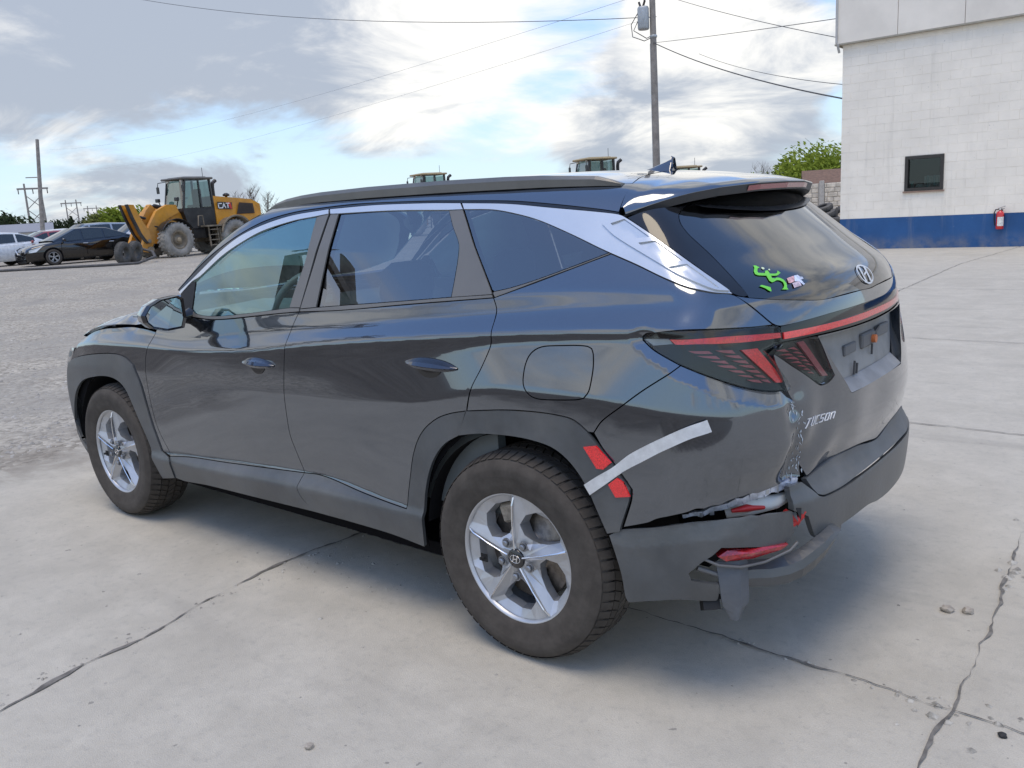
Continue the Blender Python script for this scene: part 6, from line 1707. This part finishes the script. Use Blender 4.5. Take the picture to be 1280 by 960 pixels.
def tree(name, x, y, h, w, leaf, label, group=None, leaves=900, size=.35, shape='round', bare=0., seed=1, cat='tree'):
    r = random.Random(seed)
    z0 = ground_z(x, y)
    root = empty(name, (x, y, z0), label=label, cat=cat, group=group)
    m = MB(); tops = []
    m.tube([(0, 0, -.1), (.02 * h, 0, h * .25), (0, .02 * h, h * .5), (.01 * h, 0, h * .82)], [.028 * h, .022 * h, .015 * h, .004 * h], 7)
    nl = 9 if not bare else 16
    for k in range(nl):
        a = 2.4 * k + r.random(); zz = h * (.22 + .6 * k / nl); L = w * .5 * (.55 + .5 * r.random()) * (1 - .45 * k / nl)
        p0 = Vector((0, 0, zz)); p1 = p0 + Vector((math.cos(a) * L * .5, math.sin(a) * L * .5, L * .38)); p2 = p0 + Vector((math.cos(a) * L, math.sin(a) * L, L * (.75 if not bare else 1.1)))
        m.tube([p0, p1, p2], [.009 * h, .006 * h, .002 * h], 5, cap=False); tops.append(p2)
        if bare:
            for q in range(10):
                b = r.random() * 6.28; s_ = p0.lerp(p2, .3 + .7 * r.random()); e_ = s_ + Vector((math.cos(b), math.sin(b), 1.2)).normalized() * w * (.12 + .16 * r.random())
                m.tube([s_, s_.lerp(e_, .5) + Vector((r.random() - .5, r.random() - .5, 0)) * .06 * w, e_], [.003 * h, .0022 * h, .001 * h], 4, cap=False)
    m.build('trunk', TWIG, root)
    if leaves:
        V = []; Fc = []
        clumps = []
        for k in range(26):
            while True:
                p = Vector((r.uniform(-1, 1), r.uniform(-1, 1), r.uniform(-1, 1)))
                if p.length < 1: break
            if shape == 'round': c = Vector((p.x * w * .42, p.y * w * .42, h * .60 + p.z * h * .32)); rad = w * (.13 + .09 * r.random())
            elif shape == 'cone':
                f = (p.z + 1) / 2; c = Vector((p.x * w * .45 * (1 - f), p.y * w * .45 * (1 - f), h * (.12 + .85 * f))); rad = w * (.20 * (1 - f) + .06)
            else: c = Vector((p.x * w * .32, p.y * w * .32, h * .55 + p.z * h * .42)); rad = w * (.16 + .08 * r.random())
            clumps.append((c, rad))
        for k in range(leaves):
            c, rad = clumps[k % len(clumps)]
            d = Vector((r.gauss(0, 1), r.gauss(0, 1), r.gauss(0, .8))); d = d.normalized() * rad * r.random() ** .4
            p = c + d; s_ = size * (.6 + .8 * r.random())
            n1_ = Vector((r.gauss(0, 1), r.gauss(0, 1), r.gauss(0, 1) + .4)).normalized(); a = n1_.orthogonal().normalized(); b = n1_.cross(a)
            i = len(V); V += [p + a * s_, p + b * s_ * .5, p - a * s_, p - b * s_ * .5]; Fc.append((i, i + 1, i + 2, i + 3))
        q = MB(); q.add(V, Fc); q.build('crown', leaf, root)
    return root
def pole(x, y, h, lean, label, r0=.17):
    z0 = ground_z(x, y); root = empty('utility_pole', (x, y, z0), label=label, cat='utility pole')
    m = MB(); m.tube([(0, 0, -.3), (lean[0] * .5, lean[1] * .5, h * .5), (lean[0], lean[1], h)], [r0, r0 * .85, r0 * .68], 12); m.build('shaft', WOOD, root)
    return root
up_ = (17.97, -31.85)
pr_ = pole(up_[0], up_[1], 12.6, (.02, .0), 'tall wooden utility pole with transformer and cross arms behind the SUV')
ux, uy = .80, .60        # arm direction
m = MB(); m.beam((-1.25 * ux, -1.25 * uy, 10.55), (1.25 * ux, 1.25 * uy, 10.55), .10, .13); m.build('cross_arm', WOOD, pr_)
m = MB(); m.beam((-1.05 * ux, -1.05 * uy, 11.9), (1.05 * ux, 1.05 * uy, 11.9), .10, .13); m.build('cross_arm', WOOD, pr_)
for q in (-1.1, -.5, .55, 1.1):
    for zz in (10.64, 11.98):
        m = MB(); m.lathe([(.02, 0), (.05, .04), (.035, .08), (.06, .12), (.04, .17), (.02, .20)], (q * ux, q * uy, zz), 'z', 10); m.build('insulator', INSUL, pr_)
m = MB(); m.lathe([(0, 8.55), (.22, 8.56), (.25, 8.62), (.25, 9.42), (.22, 9.50), (0, 9.52)], (.42 * ux, .42 * uy, 0), 'z', 20); tr_ = m.build('transformer', STEELD, pr_)
m = MB(); m.tube([(.42 * ux, .42 * uy, 9.5), (.42 * ux - .1, .42 * uy, 9.75)], .05, 8); m.tube([(.42 * ux + .12, .42 * uy, 9.5), (.42 * ux + .2, .42 * uy, 9.72)], .05, 8); m.build('bushing', INSUL, tr_)
m = MB()
for dx, zt_ in ((-.75, 10.5), (-.2, 10.6)):
    m.tube([(.42 * ux - .1, .42 * uy, 9.75), (-dx * ux + .25, -dx * uy + .2, 10.1), (-dx * ux, -dx * uy, zt_)], .018, 5)
m.tube([(.62 * ux, .62 * uy, 9.3), (.95 * ux, .95 * uy, 8.8), (.9 * ux, .9 * uy, 8.3), (.4 * ux, .4 * uy, 8.1), (0, 0, 8.25)], .02, 5)
m.tube([(.62 * ux, .62 * uy, 9.0), (.85 * ux, .85 * uy, 8.55), (.3 * ux, .3 * uy, 8.2), (.1, 0, 8.3)], .02, 5)
m.build('jumper_lead', WIREM, pr_)
m = MB(); m.tube([(.20, -.05, 0), (.18, -.05, 8.0)], .035, 6); m.build('conduit', STEELD, pr_)
m = MB(); m.lathe([(.135, 8.2), (.16, 8.22), (.16, 8.3), (.135, 8.32)], ax='z', n=12); m.build('clamp', STEELD, pr_)
pl_ = pole(102.8, -40.2, 11.9, (-1.0, -.85), 'plain wooden pole leaning beside the power line towers on the left', .26)
m = MB(); m.beam((-.1, -.55, 7.8), (.3, .55, 7.8), .08, .10); m.build('cross_arm', WOOD, pl_)
m = MB(); m.lathe([(.03, 11.6), (.08, 11.75), (.03, 11.95)], (-1.0, -.85, 0), 'z', 8); m.build('insulator', INSUL, pl_)
def hframe(x, y, h, gap, ang, label, r=.35):
    root = empty('power_line_tower', (x, y, ground_z(x, y)), R_(ang), label=label, cat='power line tower', group='wooden H-frame power line towers')
    for s_ in (-1, 1):
        m = MB(); m.tube([(0, gap * s_, -.5), (0, gap * s_ * .94, h)], [r, r * .7], 8); m.build('leg', WOOD, root)
    m = MB(); m.beam((0, -gap * 1.9, h * .91), (0, gap * 1.9, h * .91), .35, .5); m.build('cross_arm', WOOD, root)
    for a, b in ((.30, .55), (.55, .80)):
        for s_ in (-1, 1):
            m = MB(); m.beam((.2 * s_, -gap * s_, h * a), (.2 * s_, gap * s_, h * b), .18, .22); m.build('brace', WOOD, root)
    for q in (-1.75, 0, 1.75):
        m = MB(); m.tube([(0, gap * q, h * .90), (0, gap * q, h * .82)], .14, 6); m.build('insulator', INSUL, root)
    return root
hframe(275.6, -111.2, 17.0, 2.2, -20, 'H-frame power line tower nearest and tallest, beside the leaning pole', .36)
hframe(424.6, -188.9, 17.6, 2.4, -22, 'H-frame power line tower second from the left, above dark trees', .36)
hframe(556.9, -261.1, 18.6, 2.7, -23, 'H-frame power line tower third from the left, above dark trees', .38)
hframe(747.2, -363.0, 18.4, 2.7, -24, 'smallest H-frame power line tower, just left of the pale green trees', .38)
# the tower that the SUV's rear side window mirrors, standing behind the photographer
hframe(31.9, 19.0, 19.0, 2.2, -35, 'H-frame power line tower mirrored in the rear side window', .38)
def wire(a, b, sag, label, r=.016, n=18):
    A, B = Vector(a), Vector(b); pts = []
    for i in range(n + 1):
        f = i / n; p = A.lerp(B, f); p.z -= sag * 4 * f * (1 - f); pts.append(p)
    m = MB(); m.tube(pts, r, 5, cap=False)
    return tag(m.build('overhead_wire', WIREP if 'faint' in label else WIREM), label, 'wire', 'overhead wires')
WIRES = [
 ((18.0, -32.2, 9.3), (64.0, -32.0, 19.0), .9, 'overhead wire running from the pole to the top left edge of the sky', .016),
 ((18.1, -31.9, 8.2), (5.66, -19.9, 5.63), .03, 'thin overhead wire rising from the pole towards the building roof', .010),
 ((18.0, -31.9, 8.2), (5.66, -19.6, 3.66), .22, 'thick sagging service cable from the pole to the building wall', .020),
 ((16.4, -33.0, 7.6), (5.66, -19.6, 4.0), .18, 'thinner service cable just above the thick sagging one', .009),
 ((18.6, -31.5, 10.6), (5.70, -19.7, 5.08), .15, 'overhead wire from the pole arm descending to the right', .010),
 ((18.9, -31.3, 10.7), (10.0, -27.0, 11.4), .1, 'topmost overhead wire leaving the pole to the upper right', .010),
 ((17.6, -32.1, 10.4), (158.8, -66.8, 16.4), 1.6, 'faint overhead wire falling from the pole arm towards the left horizon', .008),
 ((18.0, -32.0, 9.3), (153.0, -70.5, 12.5), 1.2, 'faintest and lowest overhead wire crossing the sky to the left', .007)]
for a, b, s_, lab, r in WIRES: wire(a, b, s_, lab, r)
# trees
tree('spring_tree', 25.6, -77.4, 4.5, 10.5, LEAF_SPRING, 'broad fresh green tree behind the stone panel wall', leaves=6500, size=.20, seed=3)
tree('spring_tree', 31.2, -75.2, 3.3, 3.6, LEAF_SPRING, 'thin green branches left of the broad green tree', leaves=260, size=.15, seed=5, bare=1)
for i, (x, y, h, w, lab) in enumerate(((144.5, -70.0, 4.7, 8.0, 'pale green tree directly left of the loader bucket'), (148., -68.6, 4.0, 7.0, 'pale green bushy tree left of the other pale one'), (141.5, -72.6, 4.4, 6.5, 'smaller pale green tree half behind the loader bucket'))):
    tree('spring_tree', x, y, h, w, LEAF_MID if i == 1 else LEAF_SPRING, lab, leaves=1300, size=.42, seed=11 + i, shape='tall')
far = [(211.4, -86.5, 5.4, 5.5, 'round'), (210.3, -87.4, 4.6, 5, 'cone'), (209.1, -88.4, 5.2, 6, 'round'), (208, -89.4, 4.4, 5.5, 'round'), (206.8, -90.3, 5.6, 4.6, 'cone'), (205.7, -91.3, 4.5, 6, 'round'), (204.5, -92.3, 5.3, 5, 'cone'), (203.3, -93.2, 4.3, 6.0, 'round'), (202.2, -94.2, 5.2, 5.2, 'round'), (201, -95.2, 4.6, 6.0, 'round'), (199.5, -96.4, 4.2, 6.5, 'round')]
FL = ('round dark tree at the left end of the row below the towers', 'low pointed dark tree second from left in the tower row', 'wider round dark tree third from left in the tower row', 'low round dark tree fourth from left in the tower row', 'tall pointed dark tree fifth from left in the tower row', 'low round dark tree in the middle of the tower row', 'pointed dark tree right of the middle of the tower row',
      'low wide dark tree fourth from right in the tower row', 'round dark tree third from right in the tower row', 'round dark tree second from right in the tower row', 'lowest dark tree at the right end of the tower row')
for i, (x, y, h, w, sh) in enumerate(far):
    tree('evergreen_tree', x, y, h, w, LEAF_DARK, FL[i], 'dark trees along the left horizon', leaves=420, size=.32, seed=30 + i, shape=sh)
tree('hill_tree', 239.4, -89.2, 7.6, 12, LEAF_DARK, 'wide dark green tree behind the long grey roof', leaves=900, size=.55, seed=51)
for i, (x, y, h, lab) in enumerate(((101.1, -67.6, 6.6, 'bare tree just behind the loader hood'), (103.7, -72.0, 5.8, 'bare tree right of the loader beside the SUV windscreen'), (100.9, -65.2, 5.6, 'small bare tree between the two bare ones behind the loader'))):
    tree('bare_tree', x, y, h, 3.4, None, lab, leaves=0, bare=1, seed=60 + i)
tree('bare_tree', 63.6, -143.1, 5.0, 2.6, None, 'faint bare treetop just above the SUV spoiler', leaves=0, bare=1, seed=70)
tree('bare_tree', 51.3, -126.6, 3.9, 2.6, None, 'pale bare treetop left of the brown roof', leaves=0, bare=1, seed=71)
# far houses
def house(x, y, rz, L, Wd, eave, ridge, wallm, roofm, label):
    root = empty('far_building', (x, y, ground_z(x, y)), R_(rz), label=label, cat='building')
    m = MB(); m.box((0, 0, eave / 2), (L, Wd, eave)); w = m.build('wall', wallm, root)
    m = MB(); m.prism([(-Wd / 2 - .4, eave - .05), (0, ridge), (Wd / 2 + .4, eave - .05), (Wd / 2 + .4, eave + .12), (0, ridge + .2), (-Wd / 2 - .4, eave + .12)], -L / 2 - .4, L / 2 + .4, 'x'); m.build('roof', roofm, root)
    for k in range(int(L // 4)):
        m = MB(); m.box((-L / 2 + 2.2 + 4 * k, -Wd / 2 - .02, eave * .5), (1.4, .08, 1.2)); m.build('window', GLOSSB, w)
        m = MB(); m.box((-L / 2 + 2.2 + 4 * k, Wd / 2 + .02, eave * .5), (1.4, .08, 1.2)); m.build('window', GLOSSB, w)
    return root
house(206., -74.5, 66, 20, 9, 2.3, 4.0, mat('far_cream', (.52, .50, .46), .8), mat('far_grey_roof', (.24, .25, .28), .7), 'long low building with grey roof at the left horizon')
house(18.0, -62.6, 22, 8.5, 6, 1.6, 2.5, mat('far_tan', (.40, .34, .28), .8), mat('brown_shingle', (.16, .095, .065), .85, nscale=5, var=.25), 'brown roofed house behind the stone panel wall')
# precast stone-pattern panel wall
STONEP = mat('precast_stone', (.66, .585, .48), .85, nscale=4, var=.22)
POSTM = mat('precast_post', (.46, .43, .385), .8)
fr_ = empty('panel_wall', (13.1, -39.0, 0), R_(20), label='tan stone pattern precast wall between the SUV and building', cat='wall')
for i in range(-4, 9):
    m = MB(); m.box((2.4 * i, 0, .95), (.22, .26, 1.9), bev=.02); m.build('post', POSTM, fr_)
    if i == 8: continue
    m = MB(); m.box((2.4 * i + 1.2, 0, .89), (2.18, .08, 1.78)); pnl = m.build('panel', POSTM, fr_)
    q = MB(); r = random.Random(40 + i)
    for row in range(8):
        x = .02; z = .02 + row * .22
        while x < 2.12:
            w = .24 + .22 * r.random(); w = min(w, 2.14 - x)
            if w > .06: q.box((2.4 * i + .13 + x + w / 2, .035, z + .105), (w - .018, .07 + .03 * r.random(), .20), bev=.02)
            x += w
    so = q.build('stone', STONEP, pnl); so['kind'] = 'stuff'
# ------------------------------------------------------------------ joints, cracks and grit on the concrete
HAIR = mat('hairline_dirt', (.15, .14, .125), .95, nscale=18, var=.4)
JOINT = mat('joint_dirt', (.14, .13, .112), .95, nscale=18, var=.4)
def crack(pts, w, seed, name='pavement_joint', wob=.02, jit=.5, mt=None):
    r = random.Random(seed); P_ = []
    for a, b in zip(pts[:-1], pts[1:]):
        a, b = Vector(a), Vector(b); n_ = max(2, int((b - a).length / .035))
        for i in range(n_): P_.append(a.lerp(b, i / n_))
    P_.append(Vector(pts[-1])); V = []
    for i, p in enumerate(P_):
        d = (P_[min(i + 1, len(P_) - 1)] - P_[max(i - 1, 0)]).normalized(); nn = Vector((-d.y, d.x))
        off = wob * (noise.noise(Vector((p.x * 5, p.y * 5, seed))) + .6 * noise.noise(Vector((p.x * 19, p.y * 19, seed + 3.))))
        f = max(.06, .85 + 1.6 * jit * noise.noise(Vector((p.x * 7, p.y * 7, seed * 3.3)))+ jit * noise.noise(Vector((p.x * 30, p.y * 30, seed * 1.3))))
        c = p + nn * off
        for s_ in (-1, 1):
            q = c + nn * s_ * w * .5 * f; V.append((q.x, q.y, .0035 + .0006 * seed))
    m = MB(); m.add(V, [(2 * i, 2 * i + 1, 2 * i + 3, 2 * i + 2)[::-1] for i in range(len(P_) - 1)])
    return tag(m.build(name, mt or (HAIR if w < .02 else JOINT)), kind='structure')
crack([(1.20, 2.4), (1.23, 2.12), (1.25, 2.0), (1.28, 1.92), (1.30, 1.77), (1.31, 1.59), (1.39, 1.26), (1.44, .86), (1.41, .52), (1.38, .2), (1.40, -2.7)], .012, 1, wob=.014, jit=1.25)
crack([(1.42, -2.8), (1.7, -8), (1.9, -14.6), (1.6, -19.0)], .012, 2, jit=.3)
crack([(1.35, .42), (.3, .40), (-.4, .41), (-.68, .43), (-1.0, .43), (-1.25, .46), (-1.6, .49), (-2.6, .5)], .0085, 3, wob=.018, jit=1.0)
crack([(-1.14, -2.7), (-1.18, -1.4), (-1.2, -.87), (-1.24, -.31), (-1.25, .08), (-1.25, .46), (-1.24, .65), (-1.26, .9), (-1.5, 1.8)], .0065, 4, wob=.022, jit=1.1)
crack([(1.4, -2.77), (-.26, -2.77), (-.97, -2.76), (-4, -2.75)], .010, 5, jit=.4)
crack([(4.5, -6.2), (1.5, -6.1), (-4, -6.0)], .010, 6, jit=.4)
crack([(4.6, -10.5), (-4, -10.4)], .012, 7, jit=.4)
r = random.Random(5)
GRIT = mat('loose_grit', (.34, .32, .28), .9, nscale=30, var=.45)
m = MB()
def chip(x, y, s_, z=0):
    b = Vector((x, y, z)); a0 = r.random() * 6.28; V = []
    for k in range(5):
        a = a0 + 1.257 * k; rr = s_ * (.6 + .6 * r.random()); V.append(b + Vector((math.cos(a) * rr, math.sin(a) * rr, .0005)))
    V.append(b + Vector((r.uniform(-.3, .3) * s_, r.uniform(-.3, .3) * s_, s_ * (.45 + .4 * r.random()))))
    m.add(V, [(k, (k + 1) % 5, 5) for k in range(5)])
for k in range(230):
    a = r.random(); x = -3.2 + 7 * r.random(); y = 2.6 - 12 * r.random() ** 1.4
    chip(x, y, .003 + .010 * r.random() ** 3)
for k in range(150):        # crumbs along the joints
    t_ = r.random(); x = 1.3 + .1 * t_ + r.gauss(0, .03); y = 2.3 - 2.2 * t_; chip(x, y, .003 + .007 * r.random() ** 2)
for k in range(16): chip(-1.25 + r.gauss(0, .12), .5 + r.gauss(0, .12), .003 + .008 * r.random() ** 2)
for k in range(60): chip(1.2 + r.gauss(0, .35), .75 + r.gauss(0, .12), .003 + .008 * r.random() ** 2)
for k in range(9): chip(-1.27 + r.gauss(0, .05), .50 + r.gauss(0, .07), .008 + .014 * r.random())
for k in range(12): chip(-1.24 + r.gauss(0, .02), -.62 + r.gauss(0, .07), .012 + .012 * r.random())
for k in range(30): q_ = r.random(); chip(-.45 - .8 * q_ + r.gauss(0, .01), .41 + .04 * q_ + r.gauss(0, .012), .005 + .009 * r.random())
tag(m.build('loose_grit', GRIT), kind='stuff')
m = MB()
for k in range(5200):       # crushed stone lying on the gravel yard
    x = 4.75 + 12 * r.random() ** 1.5; y = 2.8 - (6 + 1.2 * (x - 4.5)) * r.random()
    chip(x, y, .006 + .020 * r.random() ** 2.5, ground_z(x, y))
tag(m.build('gravel', mat('gravel_stone', (.34, .32, .29), .9, nscale=3, var=.35)), kind='stuff')

STN = [(.207, 1.654), (-1.392, .512), (-1.096, -.186), (-1.159, -.211)]
def stone(x, y, s_, m_, label, seed):
    r = random.Random(seed); bm = bmesh.new(); bmesh.ops.create_icosphere(bm, subdivisions=2, radius=s_)
    for v in bm.verts:
        n_ = noise.noise(v.co * (1.6 / s_) + Vector((seed, 0, 0))); v.co *= 1 + .35 * n_; v.co.z *= .62
    me = bpy.data.meshes.new('stone'); bm.to_mesh(me); bm.free(); me.materials.append(m_)
    o = link('stone', me, None, (x, y, s_ * .45)); return tag(o, label, 'stone')
stone(STN[0][0], STN[0][1], .014, mat('pebble_tan', (.36, .32, .27), .9, nscale=40, var=.3), 'small tan pebble on the concrete in the foreground left of middle', 3)
stone(STN[1][0], STN[1][1], .012, mat('chip_black', (.02, .02, .02), .7), 'small black lump on the concrete near the lower right corner', 8)
stone(STN[2][0], STN[2][1], .022, mat('pebble_tan', (.36, .32, .27), .9, nscale=40, var=.3), 'tan stone lying on the crack right of the car, left of two', 5)
stone(STN[3][0], STN[3][1], .020, mat('pebble_tan', (.36, .32, .27), .9, nscale=40, var=.3), 'tan stone lying beside the crack right of the car, right of two', 6)
